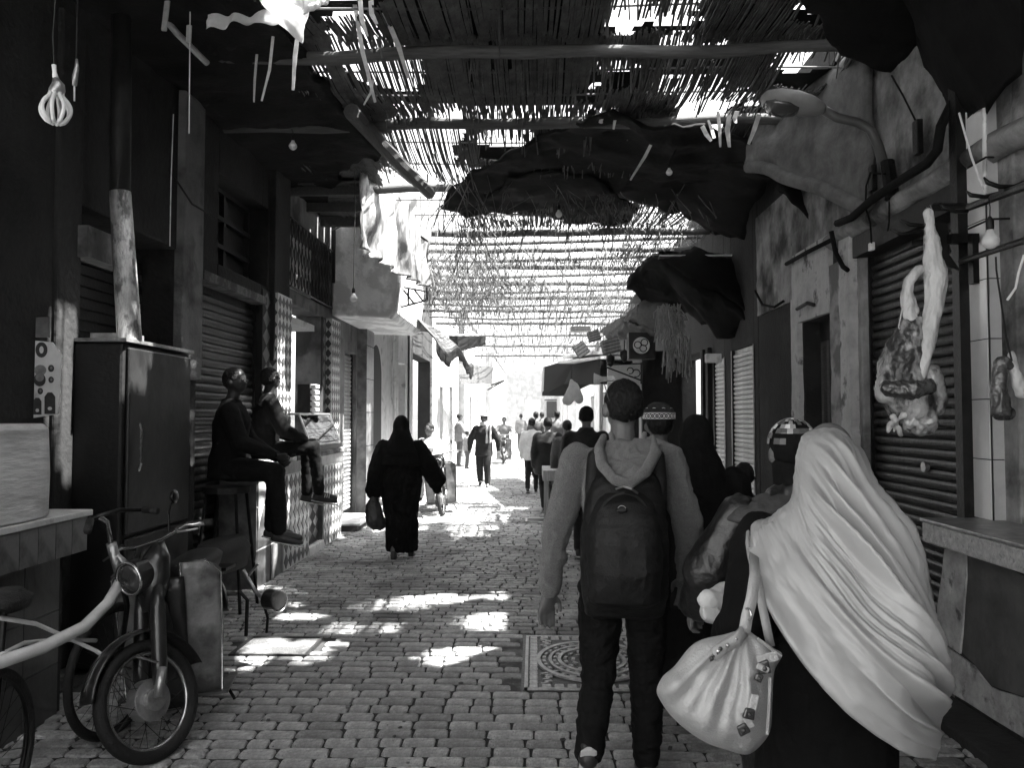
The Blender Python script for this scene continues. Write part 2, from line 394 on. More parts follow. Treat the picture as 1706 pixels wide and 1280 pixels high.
# left, second: tiled snack bar with window and grille
tL2 = thing('shop_building', 'plastered building above the tiled snack counter with an iron window grille', 'building', (WL, 10, 0))
h2 = [(9.45, 10.75, 1.2, 2.95), (9.25, 11.2, 3.12, 3.95), (11.9, 12.95, 0, 2.6)]
wall(MB(), -1, WL, 9.16, 13.0, 0, 5.4, h2).build('wall', m_plaster, tL2, bevel=.012)
shutter(tL2, -1, WL, 11.9, 12.95, .1, 2.6, .065, m_shutl)
r_ = MB(); r_.b2((WL - 1.2, 9.3, 1.0), (WL - 1.15, 10.9, 3.0)).build('back_room_wall', m_mwall, tL2)
MB().b2((WL - 1.15, 9.4, 2.15), (WL - .9, 10.0, 2.55)).build('wall_cabinet', m_pale, tL2)
MB().b2((WL - .5, 9.5, 2.72), (WL - .02, 10.5, 2.8)).build('canvas_blind', m_pale, tL2)
MB().b2((WL - .3, 9.25, 3.12), (WL - .27, 11.2, 3.95)).build('window_pane', m_pale, tL2)
# ornate grille: bars with lancet loops
gr = MB()
for k in range(14):
    yy = 9.3 + k * .142
    gr.tube([(WL + .03, yy, 3.12), (WL + .03, yy, 3.95)], .007, 5)
    for q in range(3):
        zc = 3.26 + q * .28
        for s in (-1, 1):
            gr.tube([(WL + .035, yy, zc - .13), (WL + .035, yy + s * .045, zc - .05), (WL + .035, yy + s * .05, zc + .03), (WL + .035, yy, zc + .13)], .006, 5)
gr.tube([(WL + .03, 9.25, 3.13), (WL + .03, 11.2, 3.13)], .014, 6); gr.tube([(WL + .03, 9.25, 3.94), (WL + .03, 11.2, 3.94)], .014, 6)
gr.build('window_grille', m_steel_d, tL2)
MB().b2((WL - .01, 11.45, .0), (WL + .06, 11.86, 2.75)).build('pilaster', m_plaster, tL2)
MB().b2((WL - .01, 12.98, 0), (WL + .16, 13.55, 3.05)).build('tiled_pier', m_tilem, tL2)
for z in (.55, 1.1, 1.65, 2.2, 2.75): MB().b2((WL + .158, 12.975, z), (WL + .164, 13.555, z + .012)).build('joint', m_dark, tL2)
# harlequin-tiled posts
m_hl = mat('pale_harlequin_tile', .6, .3, 8, .15, .05, spec=.5); m_hd = mat('grey_harlequin_tile', .06, .3, 8, .3, .05, spec=.5)
def harlequin(parent, face, u0, u1, z0, z1, nu, nz, X=None, Yf=None, m=None, base=None):
    """rhombus tiles set on a pale bed; face 'x' lies in plane x=X, face 'y' in plane y=Yf"""
    mb = MB(); du, dz = (u1 - u0) / nu, (z1 - z0) / nz
    for i in range(nu):
        for j in range(nz):
            for (cu, cz) in ((u0 + (i + .5) * du, z0 + (j + .5) * dz),):
                pts = [(cu - du * .46, cz), (cu, cz - dz * .48), (cu + du * .46, cz), (cu, cz + dz * .48)]
                q = [(X, a, b_) if face == 'x' else (a, Yf, b_) for a, b_ in pts]
                mb.prism(q, (.004, 0, 0) if face == 'x' else (0, -.004, 0))
    return mb.build('diamond_tile', m or m_hd, parent, kind='stuff')
for nm, a, b_ in (('near', 8.62, 9.12), ('far', 10.95, 11.42)):
    MB().b2((WL - .02, a, 1.15), (WL + .10, b_, 2.95)).build('tiled_post', m_hl, tL2)
    harlequin(tL2, 'x', a, b_, 1.2, 2.93, 4, 13, X=WL + .101)
    harlequin(tL2, 'y', WL, WL + .10, 1.2, 2.93, 1, 13, Yf=a - .001)
for a, b_ in ((8.36, 8.6), (10.76, 10.94)):
    MB().b2((WL - .02, a, 1.15), (WL + .02, b_, 2.95)).build('tiled_post', m_dark, tL2)
    harlequin(tL2, 'x', a, b_, 1.2, 2.93, 1, 9, X=WL + .021, m=mat('taupe_tile', .13, .4, 8, .2, .05))
# left, third: pale weathered wall with arched doorway
tL3 = thing('shop_building', 'weathered pale wall with a tall narrow arched doorway beyond the tiled pier', 'building', (WL, 15, 0))
wall(MB(), -1, WL, 13.56, 18.2, 0, 5.6, [(14.0, 15.1, 0, 2.3), (16.6, 17.9, 0, 2.75)]).build('wall', m_pale, tL3, bevel=.012)
ar = MB(); N_ = 14
for i in range(N_):          # spandrel blocks filling the corners over the arch
    t0, t1 = math.pi * i / N_, math.pi * (i + 1) / N_
    p0 = (14.55 - .5 * math.cos(t0), 2.3 + .62 * math.sin(t0) ** .9); p1 = (14.55 - .5 * math.cos(t1), 2.3 + .62 * math.sin(t1) ** .9)
    ar.prism([(WL + .003, p0[0], p0[1]), (WL + .003, p1[0], p1[1]), (WL + .003, p1[0], 2.98), (WL + .003, p0[0], 2.98)], (-.34, 0, 0))
ar.build('arch_head', m_pale, tL3)
# cut the wall above the springing by a dark door leaf with pointed head
dl = [(WL + .006, 14.06, .05), (WL + .006, 15.04, .05)] + [(WL + .006, 14.55 - .49 * math.cos(math.pi * (1 - i / 16)), 2.3 + .6 * math.sin(math.pi * i / 16)) for i in range(17)]
MB().prism(dl, (-.02, 0, 0)).build('door_leaf', m_dark, tL3)
MB().b2((WL - .3, 16.6, 0), (WL - .25, 17.9, 2.75)).build('door_leaf', m_dark, tL3)
lg = MB(); [lg.b2((WL - .22, 16.7 + i * .25, 2.4), (WL - .2, 16.74 + i * .25, 2.74)) for i in range(5)]; lg.b2((WL - .23, 16.65, 2.38), (WL - .19, 17.85, 2.42)); lg.b2((WL - .23, 16.65, 2.7), (WL - .19, 17.85, 2.74)); lg.build('fanlight_bars', m_pale, tL3)
for yy in (16.1, 16.35, 18.3): MB().tube([(WL + .07, yy, 0), (WL + .07, yy, 4.2)], .035, 10).build('drainpipe', m_pale, tL3)
# left, fourth: dark passage fronts then bright houses
tL4 = thing('shop_building', 'dark open shopfront under the black awning on the left before the bright houses', 'building', (WL, 20, 0))
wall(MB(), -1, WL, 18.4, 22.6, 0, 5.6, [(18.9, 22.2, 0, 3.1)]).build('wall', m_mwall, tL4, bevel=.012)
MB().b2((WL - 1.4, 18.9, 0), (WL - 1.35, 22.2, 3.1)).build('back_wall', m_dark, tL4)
def house(name, label, side, X, y0, y1, z1, m, holes, back=-1.0):
    t = thing(name, label, 'building', (X, (y0 + y1) / 2, 0))
    wall(MB(), side, X, y0, y1, 0, z1, holes, .4).build('wall', m, t, bevel=.015)
    for h in holes:
        MB().b2((X + side * .26, h[0], h[2]), (X + side * .22, h[1], h[3])).build('door_leaf' if h[2] < .3 else 'window_pane', m_dark if h[2] > .3 else m_wood, t)
        fr = MB()
        for yy in (h[0], h[1]): fr.b2((X - side * .02, yy - .05, h[2]), (X + side * .1, yy + .05, h[3]))
        fr.b2((X - side * .025, h[0] - .08, h[3]), (X + side * .1, h[1] + .08, h[3] + .1)); fr.build('frame', m_pale, t)
    MB().b2((X - side * .08, y0, z1 + .002), (X + side * .4, y1, z1 + .12)).build('cornice', m, t)
    return t
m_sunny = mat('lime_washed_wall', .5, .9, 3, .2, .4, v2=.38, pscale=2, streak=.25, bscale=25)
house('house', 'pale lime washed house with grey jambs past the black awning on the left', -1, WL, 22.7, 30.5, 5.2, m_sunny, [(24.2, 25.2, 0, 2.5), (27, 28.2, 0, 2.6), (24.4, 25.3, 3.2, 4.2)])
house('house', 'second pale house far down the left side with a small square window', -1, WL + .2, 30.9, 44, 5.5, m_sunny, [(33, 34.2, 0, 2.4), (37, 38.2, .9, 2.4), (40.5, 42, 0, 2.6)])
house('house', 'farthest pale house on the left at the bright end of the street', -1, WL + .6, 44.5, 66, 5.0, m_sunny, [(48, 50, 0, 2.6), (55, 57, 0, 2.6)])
t = thing('house', 'distant gate house closing the bright end of the street with shuttered window', 'building', (1, 78, 0))
f = MB(); f.b2((-6, 78, 0), (-.9, 79, 6)); f.b2((-.9, 78, 3.2), (.6, 79, 6)); f.b2((.6, 78, 0), (8, 79, 6)); f.build('wall', m_sunny, t)
MB().b2((1.2, 77.93, 1.4), (2.2, 77.99, 3.0)).build('window', m_mwall, t); MB().b2((1.0, 77.9, 3.1), (2.5, 77.99, 3.2)).build('ledge', m_mwall, t)

# right side
tR1 = thing('shop_building', 'stained plaster building on the right above the butcher stall with big ribbed shutter', 'building', (WR, 5, 0))
wall(MB(), 1, WR, -12, 6.86, 0, 5.0, [(4.94, 6.4, 0, 2.92), (3.2, 4.36, 1.06, 3.1)]).build('wall', m_plaster_r, tR1, bevel=.012)
shutter(tR1, 1, WR, 4.94, 6.4, .02, 2.86, .068, m_shut)
MB().b2((WR - .05, 4.9, 2.86), (WR + .25, 6.42, 3.02)).build('shutter_box', m_dark, tR1)
lk = MB(); lk.cyl((WR + .07, 5.55, 1.25), .035, .03, (1, 0, 0)); lk.build('lock_plate', m_alu, tR1)
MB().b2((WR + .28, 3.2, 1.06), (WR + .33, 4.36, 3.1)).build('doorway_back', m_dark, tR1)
# string course with cables along the wall
st = MB(); st.grid(lambda u, v: V((WR - .02 - .09 * math.sin(v * math.pi), 3.0 + u * 3.9, 3.02 + .16 * v + .03 * noise.noise(V((u * 9, v, 1))))), 60, 8)
st.build('plaster_ledge', m_plaster_r, tR1, smooth=True, solid=.01)
# second right building: plaster door surround
tR2 = thing('shop_building', 'dark building on the right whose doorway has a chipped white plaster surround', 'building', (WR, 8, 0))
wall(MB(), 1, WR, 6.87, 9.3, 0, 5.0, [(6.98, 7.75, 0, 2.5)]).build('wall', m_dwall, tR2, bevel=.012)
MB().b2((WR + .16, 6.98, 0), (WR + .2, 7.75, 2.5)).build('door_leaf', m_dark, tR2)
for yy in (7.25, 7.4, 7.55): MB().b2((WR + .11, yy, .1), (WR + .16, yy + .06, 2.3)).build('door_batten', m_wood, tR2)
def ragged(y0, y1, z0, z1, th, m, name, parent, X=WR, amp=.03, seed=0):
    """plaster skin with uneven, chipped outline"""
    nz = max(6, int((z1 - z0) / .07)); L_, R_ = [], []
    for i in range(nz + 1):
        z = z0 + (z1 - z0) * i / nz
        L_.append((X, y0 + amp * noise.noise(V((z * 3.1, seed, 0))) + .5 * amp * noise.noise(V((z * 11, seed, 5))), z)); R_.append((X, y1 + amp * noise.noise(V((z * 3.3, seed + 7, 0))) + .5 * amp * noise.noise(V((z * 12, seed + 3, 5))), z))
    mb = MB()
    for i in range(nz): mb.prism([L_[i], R_[i], R_[i + 1], L_[i + 1]], (-th if X > 0 else th, 0, 0))
    return mb.build(name, m, parent)
m_surr = mat('chipped_white_plaster', .42, .9, 5, .25, .5, v2=.1, pscale=5, bscale=40, mid=.6, streak=.2)
ragged(6.46, 6.66, 0, 3.15, .07, m_surr, 'door_surround', tR2, amp=.045, seed=1)
ragged(6.68, 6.96, 0, 2.9, .04, mat('grey_chipped_plaster', .25, .9, 5, .3, .5, v2=.12, pscale=4), 'door_surround', tR2, amp=.03, seed=4)
ragged(7.78, 7.98, 0, 2.75, .05, m_surr, 'door_surround', tR2, amp=.03, seed=2)
ragged(6.97, 7.95, 2.5, 3.18, .045, m_surr, 'door_surround', tR2, amp=.02, seed=3)
ragged(7.97, 9.28, 2.75, 3.9, .02, m_plaster_r, 'upper_plaster', tR2, amp=.08, seed=9)
ragged(6.5, 7.96, 3.185, 3.9, .03, m_plaster_r, 'upper_plaster', tR2, amp=.02, seed=12)
MB().tube([P(1328, 515, X=WR - .1), P(1345, 505, X=WR - .12), P(1356, 508, X=WR - .09)], .018, 8).build('wall_bolt', m_dark, tR2)
# third right building: two pale ribbed shutters
tR3 = thing('shop_building', 'dark building on the right with two pale ribbed shutters beyond the doorway', 'building', (WR, 11, 0))
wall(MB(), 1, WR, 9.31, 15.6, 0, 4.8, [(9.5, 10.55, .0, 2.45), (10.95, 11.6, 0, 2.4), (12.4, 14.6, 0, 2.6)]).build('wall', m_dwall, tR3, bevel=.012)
shutter(tR3, 1, WR, 9.5, 10.55, .3, 2.45, .06, m_shutl, rec=.03)
shutter(tR3, 1, WR, 10.95, 11.6, .3, 2.4, .06, m_shutl, rec=.03)
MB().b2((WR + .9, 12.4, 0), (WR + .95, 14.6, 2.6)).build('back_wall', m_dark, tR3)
for a in (11.75, 12.1, 14.9): MB().b2((WR - .06, a, 0), (WR + .01, a + .16, 2.6)).build('pilaster', m_mwall, tR3)
tR4 = thing('shop_building', 'far right shop row in shade with pale doors behind the hanging goods', 'building', (WR, 20, 0))
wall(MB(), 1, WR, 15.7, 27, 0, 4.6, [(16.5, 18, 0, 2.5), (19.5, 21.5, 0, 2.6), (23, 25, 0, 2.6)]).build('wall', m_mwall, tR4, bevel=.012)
for a, b_ in ((16.5, 18), (19.5, 21.5), (23, 25)): MB().b2((WR + .2, a, 0), (WR + .25, b_, 2.6)).build('door_leaf', m_woodl, tR4)
house('house', 'bright far house on the right beyond the shaded shop row', 1, WR + .1, 27.6, 48, 4.4, m_sunny, [(30, 31.5, 0, 2.5), (36, 38, 0, 2.5)])
house('house', 'hazy last house on the right near the gate house', 1, WR - .4, 49, 77, 4.6, m_sunny, [(52, 54, 0, 2.5), (60, 62, .9, 2.5)])
# ------------------------------------------------------------------ reed roof
RZ = 4.4
HOLES = []   # (x, y, rx, ry, cov)
def hole_px(cx, cy, rx, ry, c):
    p = P(cx, cy, z=RZ); k = p.y / F
    HOLES.append((p.x, p.y, rx * k, ry * p.y * p.y / (2.8 * F), c))
for h in ((605, 95, 46, 55, .62), (612, 90, 18, 30, .6), (660, 120, 42, 42, .62), (1050, 22, 30, 45, .25), (1140, 12, 30, 22, .55), (1125, 85, 30, 18, .6), (1190, 88, 26, 14, .55), (1350, 105, 48, 24, .18), (1225, 168, 30, 10, .05), (1150, 150, 60, 16, .72), (1300, 178, 50, 9, .3), (820, 60, 12, 16, .6), (835, 90, 16, 10, .6), (790, 110, 12, 12, .6),
          (700, 245, 50, 50, .58), (742, 215, 30, 30, .5), (690, 300, 40, 30, .35), (825, 200, 75, 14, .6), (845, 238, 50, 13, .1), (920, 195, 90, 9, .66), (871, 320, 24, 30, .12), (985, 322, 12, 10, .2), (1018, 340, 10, 15, .3), (800, 325, 45, 30, .45), (760, 290, 25, 20, .5), (740, 370, 40, 50, .3), (960, 365, 40, 12, .35), (930, 402, 110, 17, .02), (1100, 370, 60, 40, .5), (740, 420, 60, 25, .2), (1180, 400, 80, 40, .5)):
    hole_px(*h)
def hole_sun(px, py, rx, ry, c=0.0, ground=0.0):
    p = P(px, py, z=ground); q = p + SUN * ((RZ - ground) / SUN.z)
    HOLES.append((q.x, q.y, rx * p.y / F, ry * p.y * p.y / (1.6 * F), c))
SUNP = [(800, 1100, 85, 17), (875, 1112, 65, 13), (750, 1096, 40, 10), (715, 992, 40, 14), (742, 973, 30, 10), (700, 1000, 30, 8), (490, 1083, 50, 9), (445, 1078, 40, 8), (540, 1076, 34, 5), (495, 1030, 42, 5), (470, 1012, 30, 4), (640, 975, 30, 3), (545, 965, 26, 3), (780, 826, 82, 7), (700, 833, 60, 5), (860, 815, 60, 4)]
for s in SUNP: hole_sun(*s)
HOLES += [(-.72, 7.3, .10, .14, 0), (-.45, 10.6, .3, .5, .3), (-1.45, 5.0, .4, .28, 0.0), (-1.45, 10.3, .4, 1.5, .08)]
hole_sun(590, 938, 80, 8, .25)
def cov(x, y):
    if y < 0.3: c = -1 if x < .1 else 1.3
    elif y < 2.2 and -1.95 < x < .1: c = .08
    elif y < 4.7: c = 1.3
    elif y < 7.25: c = 1.2 if x > -1.0 else 1.02
    elif y < 11.3: c = 1.06
    elif y < 13: c = .84
    elif y < 15: c = .78
    elif y < 17.4: c = .64
    elif y < 21: c = .5
    else: c = .42
    if y > 4.7: c += .2 * noise.noise(V((x * 1.7, y * .7, 3)))
    if y > 11.3 and x > 1.0: c += .2
    for hx, hy, rx, ry, hc in HOLES:
        d = ((x - hx) / rx) ** 2 + ((y - hy) / ry) ** 2
        if d < 1.0: c = min(c, hc)
        elif d < 1.5: c = min(c, hc + (c - hc) * (d - 1) / .5)
    return c
SUN_BLOCK = True
BY = [-3.2, -1.4, .3, 2.3, 4.3, 5.85, 7.3, 9.4, 11.75, 13.0, 14.5, 16.3, 18.3, 20.6, 23.4, 27, 31, 36]
ORD = ['nearest overhead', 'second', 'third', 'fourth', 'fifth', 'sixth', 'seventh', 'eighth', 'ninth', 'tenth', 'eleventh', 'twelfth', 'thirteenth', 'fourteenth', 'fifteenth', 'sixteenth', 'seventeenth', 'eighteenth', 'farthest']
m_pole = mat('roof_pole_wood', .07, .8, 7, .4, .5, stretch=(.6, 8, 8))
def sag(y0, y1, y, x):
    t = (y - y0) / (y1 - y0); return -.09 * math.sin(math.pi * t) * (1 + .7 * noise.noise(V((x * .8, y0, 0)))) + .03 * noise.noise(V((x * 2, y * 2, 1)))
for bi, (y0, y1) in enumerate(zip(BY, BY[1:])):
    t = thing('reed_mat', '%s reed mat from the camera, split canes laid between two poles over the alley' % ORD[bi], 'reed mat', (0, (y0 + y1) / 2, RZ), group='reed mats roofing the alley')
    mb = MB(); far = y0 > 14
    layers = 1 if y0 > 11 else 2
    step = .015 if y0 < 11 else (.026 if not far else .034)
    for ly in range(layers):
        x = -2.6 + ly * .011
        while x < 2.62:
            xx = x + U(-.006, .006); x += step * U(.8, 1.25)
            rc = rnd.random(); ds = .15 if y0 < 11 else .22
            yy = y0 - U(0, .12); end = y1 + U(0, .15); run = None; skew = U(-.02, .02) + (.05 * noise.noise(V((xx, y0, 2))) if y0 > 4 else 0)
            zoff = ly * .016 + U(0, .012)
            if y0 < 4.3 and ly == 0 and not (y1 < 1.4 and y0 > -3): pass
            pts = []
            def flush(pts):
                if len(pts) >= 2:
                    r0 = U(.0045, .0085) if y0 < 11 else U(.006, .0105)
                    if far: r0 *= 1.15
                    q = [pts[0]] + pts[2:-1:3] + [pts[-1]]
                    mb.tube(q, r0, 3, cap=False, sx=1.25)
            while yy < end:
                c = cov(xx, yy)
                on = c > .8 * rc + .12 * rnd.random() + .16 * (noise.noise(V((xx * 40, yy * 1.2, ly))) + .5)
                if on: pts.append(V((xx + skew * (yy - y0), yy, RZ + zoff + sag(y0, y1, min(max(yy, y0), y1), xx))))
                else:
                    if pts and rnd.random() < .25: pts.append(pts[-1] + V((U(-.03, .03), .12, -U(.02, .14))))
                    flush(pts); pts = []
                yy += ds
            flush(pts)
    if y0 > 9:     # ends that have slipped and hang down
        for _ in range(70 if y0 < 14 else 220):
            x = U(-2.5, 2.5); yy = U(y0 + .1, y1) if y0 < 14 else y1 + U(-.25, .1); L_ = U(.08, .5) if y0 < 15 else U(.15, .75)
            p = V((x, yy, RZ - .03)); d = V((U(-.12, .12), U(-.25, .25), -1)) * L_
            mb.tube([p, p + d * .5 + V((U(-.03, .03), 0, 0)), p + d], U(.004, .009), 3, cap=False)
    mb.build('canes', m_reed, t, kind='stuff', fix=False)
    bt = MB(); [bt.tube([(-2.6 + i * .52, q, RZ - .02 + .012 * math.sin(i)) for i in range(11)], .009, 5) for q in (y0 + (y1 - y0) * .33, y0 + (y1 - y0) * .66)]
    if y0 < 11: bt.build('tie_batten', m_reed, t)
fm = MB(); G_ = .07  # opaque sheet added above the reeds to keep sun from leaking through
yy = -3.2
while yy < 13.0:
    xx = -2.62; run = None
    while xx < 2.66:
        on = cov(xx + G_ / 2, yy + G_ / 2) > (1.0 if yy > 11.3 else .93) and xx < 2.6
        if on and run is None: run = xx
        if (not on) and run is not None:
            z_ = RZ + .055; j_ = [U(-.03, .03) for _ in range(4)]
            fm.add([(run + j_[0], yy, z_), (xx + j_[1], yy, z_), (xx + j_[2], yy + G_ + .01, z_ + .001), (run + j_[3], yy + G_ + .01, z_ + .001)], [(0, 1, 2, 3)]); run = None
        xx += G_
    yy += G_
tag(fm.build('sun_block_sheet', m_tarpb, None, fix=False), 'black sheet added over the near reed mats to block stray sunlight', 'light blocker')
for bi, y in enumerate(BY):
    if y < 4: r = .06
    else: r = U(.04, .055)
    if y > 12: r *= .9
    z = RZ - .09; tl = U(-.06, .04)
    pts = [(-2.95 + i * .48, y + .03 * math.sin(i * 1.1 + bi), z + tl * (i - 6) * .08 + .012 * math.sin(i * 2.1 + bi)) for i in range(13)]
    tag(MB().tube(pts, [r * U(.9, 1.1) for _ in pts], 10).build('roof_pole', m_pole, None, smooth=True), 'rough round wooden pole spanning the alley under the reeds, %s from the camera' % ORD[bi], 'pole', 'poles carrying the reed roof')
# extra slim poles seen between
for k, y in enumerate((12.3, 13.7, 15.3, 17.3, 19.4, 22)):
    tag(MB().tube([(-2.9, y, RZ - .05), (-1, y + .08, RZ - .12), (1, y - .05, RZ - .1), (2.6, y, RZ - .04)], .028, 8).build('roof_batten', m_pole), 'slim crooked batten under the far reeds, %s from the camera' % ('nearest', 'second', 'third', 'fourth', 'fifth', 'farthest')[k], 'batten', 'slim battens under the reeds')

# torn strips of cane hanging near the camera
def strip(mb, p, L_, w_, dx=0, dy=0):
    p = V(p); q = p + V((dx, dy, -L_)); m_ = (p + q) / 2 + V((U(-.03, .03), U(-.03, .03), 0))
    n = V((w_ / 2, 0, 0)); mb.add([p - n, p + n, m_ + n, m_ - n, q + n * .7, q - n * .7], [(0, 1, 2, 3), (3, 2, 4, 5)])
m_strip = mat('split_cane_strip', .5, .7, 12, .3, .2, trans=.35)
st = MB()
for (x0, y0_, x1, y1_, Y, w_) in ((590, 0, 625, 170, 5.4, .03), (640, 20, 680, 130, 5.5, .035), (600, 0, 612, 60, 5.2, .03), (618, 0, 628, 40, 5.2, .035), (622, 130, 606, 175, 6.3, .02), (500, 30, 488, 150, 5.3, .03), (455, 60, 436, 168, 5.4, .02), (428, 90, 423, 170, 5.6, .018), (512, 5, 505, 40, 5.1, .04),
                         (995, 170, 1003, 205, 7.1, .03), (1020, 140, 1000, 205, 7.1, .05), (1030, 175, 1022, 215, 7.1, .03), (1196, 185, 1200, 245, 7.0, .03), (1217, 185, 1215, 245, 7.0, .045), (1228, 185, 1226, 205, 7.0, .04), (1190, 230, 1180, 200, 7.1, .03), (1095, 220, 1050, 300, 7.6, .03), (1265, 190, 1247, 240, 7.0, .04), (1170, 210, 1185, 235, 7.1, .04)):
    a, b_ = P(x0, y0_, Y=Y), P(x1, y1_, Y=Y + .02)
    d = (b_ - a); n = V((d.z, 0, -d.x)).normalized() * w_ / 2; m_ = (a + b_) / 2 + V((U(-.02, .02), .02, 0))
    st.add([a - n, a + n, m_ + n, m_ - n, b_ + n * .6, b_ - n * .6], [(0, 1, 2, 3), (3, 2, 4, 5)])
o = st.build('hanging_reed_strip', m_strip, None, solid=.004); o['kind'] = 'stuff'
# loose wisps around the left edge, x -2.2..-1, y 9..20
ws = MB()
for _ in range(1300):
    y = U(8.8, 18); x = -U(.7, 2.2) if rnd.random() < .6 else U(-.8, 1.9)
    if x < -1.15 and y < 12.2: continue
    if 0: pass; z = RZ - U(.0, .25); L_ = U(.2, .9)
    a = V((x, y, z)); d = V((U(-.5, .5), U(-.3, .3), -U(.3, 1))).normalized() * L_
    ws.tube([a, a + d * .5 + V((U(-.08, .08), 0, 0)), a + d], U(.003, .008), 3, cap=False)
o = ws.build('loose_reed', m_reed, None, fix=False); o['kind'] = 'stuff'

# ------------------------------------------------------------------ awnings, tarpaulins
def sheet3(name, label, cat, pts, thick, m, bump=.05, parent=None, group=None, sub=4, bscale=2.0):
    """a real sheet with sag from a polygon of 3-D points"""
    me = bpy.data.meshes.new(name); bm = bmesh.new()
    vs = [bm.verts.new(p) for p in pts]; f = bm.faces.new(vs)
    bmesh.ops.triangulate(bm, faces=[f])
    for _ in range(6):
        es = [e for e in bm.edges if e.calc_length() > .11]
        if not es or len(bm.verts) > 9000: break
        bmesh.ops.subdivide_edges(bm, edges=es, cuts=1, use_grid_fill=False); bmesh.ops.triangulate(bm, faces=bm.faces[:])
    for v in bm.verts:
        c = v.co.copy(); v.co.z += bump * (1.3 * noise.noise(c * bscale) + .6 * noise.noise(c * bscale * 2.7) + .25 * noise.noise(c * bscale * 8))
        if v.is_boundary: v.co += V((noise.noise(c * 4), noise.noise(c * 4 + V((5, 5, 5))), noise.noise(c * 5))) * .06
    r = bmesh.ops.extrude_face_region(bm, geom=bm.faces[:]); 
    for v in [e for e in r['geom'] if isinstance(e, bmesh.types.BMVert)]: v.co.z += thick
    bmesh.ops.recalc_face_normals(bm, faces=bm.faces); bm.to_mesh(me); bm.free(); me.materials.append(m)
    me.polygons.foreach_set('use_smooth', [True] * len(me.polygons))
    o = bpy.data.objects.new(name, me); link(o, parent)
    if label: tag(o, label, cat, group)
    return o
# left: long plank-and-felt canopy over the near stalls
cl = [V((-3.0, .3, 4.15)), V((-1.9, .3, 4.15)), V((-2.0, 4.6, 4.2)), P(270, 0, z=4.25), P(352, 92, z=4.25), P(490, 78, z=4.25), P(560, 180, z=4.25), P(640, 255, z=4.25), V((-2.15, 8.7, 4.3)), V((-2.3, 9.2, 4.34)), V((-3.0, 10.8, 4.34))]
sheet3('canopy', 'dark felt canopy over the left stalls running under the reeds', 'canopy', cl, .06, m_tarpb, .04)
def edge_beam(name, label, a, b_, r, m=None): return tag(MB().tube([a, (a + b_) / 2 + V((0, 0, -.02)), b_], r, 8).build(name, m or m_pole), label, 'beam')
edge_beam('canopy_beam', 'grey round beam along the street edge of the left canopy', P(585, 185, z=4.2), P(716, 322, z=4.22), .07, m_wood)
edge_beam('canopy_lath', 'pale lath at the upper left edge of the canopy beside the white sheet', P(240, -10, Y=5.0), P(345, 105, Y=5.6), .022, m_strip)
tag(MB().box(P(277, 18, Y=4.9), (.035, .02, .26), (0, .1, 0)).build('hanging_lath', m_strip, bevel=.008), 'short pale lath with rounded tip hanging at the top left', 'lath')
tag(MB().tube([P(318, -20, Y=5.2), P(314, 70, Y=5.3)], .02, 6).build('canopy_strut', m_strip), 'slanting pale strut behind the hanging lath at the top left', 'strut')
# bright white sheet lit from above, at the top left
def cloth_fn(u, v):
    x0 = 345 + 160 * u; top = -25; bot = 50 - 12 * math.sin(u * 3.0) + (26 * max(0, (u - .75) / .25))
    p = P(x0, top + (bot - top) * v, Y=4.95 + .15 * v)
    return p + V((0, .05 * noise.noise(V((u * 5, v * 4, 0))) + .02 * math.sin(u * 25 + 4 * v), .015 * noise.noise(V((u * 8, v, 0)))))
tag(MB().grid(cloth_fn, 40, 20).build('white_sheet', m_cloth_w, smooth=True, solid=.004), 'sunlit white cloth sheet hanging over the canopy edge at the top left', 'cloth')
tag(MB().grid(lambda u, v: P(505 + 60 * u * (1 - v * .3), -25 + v * (50 - 20 * u), Y=5.0) + V((0, .03 * noise.noise(V((u * 6, v * 3, 1))), 0)), 20, 10).build('white_rag', m_cloth_w, smooth=True, solid=.004), 'small white rag beside the large white sheet at the top left', 'cloth')
# right: black canopy near the camera
cr = [V((2.95, -4, 4.3)), V((1.4, -4, 4.3)), V((1.5, 4.9, 4.3)), P(1560, 30, z=4.22), P(1480, 112, z=4.22), P(1540, 140, z=4.15), P(1592, 190, X=2.62), V((2.95, 4.9, 3.6)), V((2.95, 4.4, 3.7))]
cr = [V((3.0, .4, 4.25)), V((1.3, .4, 4.25)), V((1.5, 4.75, 4.22)), P(1400, 92, z=4.2), P(1500, 122, z=4.1), V((2.62, 5.55, 4.1)), V((3.0, 5.0, 4.1))]
sheet3('canopy', 'black sheet canopy overhead on the right above the butcher stall', 'canopy', cr, .05, m_tarpb, .03)
# lower dark apron that dips towards the steel post
sheet3('apron_tarpaulin', 'black tarpaulin sloping down to the wall above the steel post', 'tarpaulin', [P(1545, 128, Y=5.4), P(1592, 195, Y=4.95), P(1590, 200, X=2.62), P(1650, 182, Y=4.3), P(1712, 110, Y=4.0), P(1712, -60, Y=3.6), P(1500, -40, Y=4.6)], .04, m_tarpb, .03)
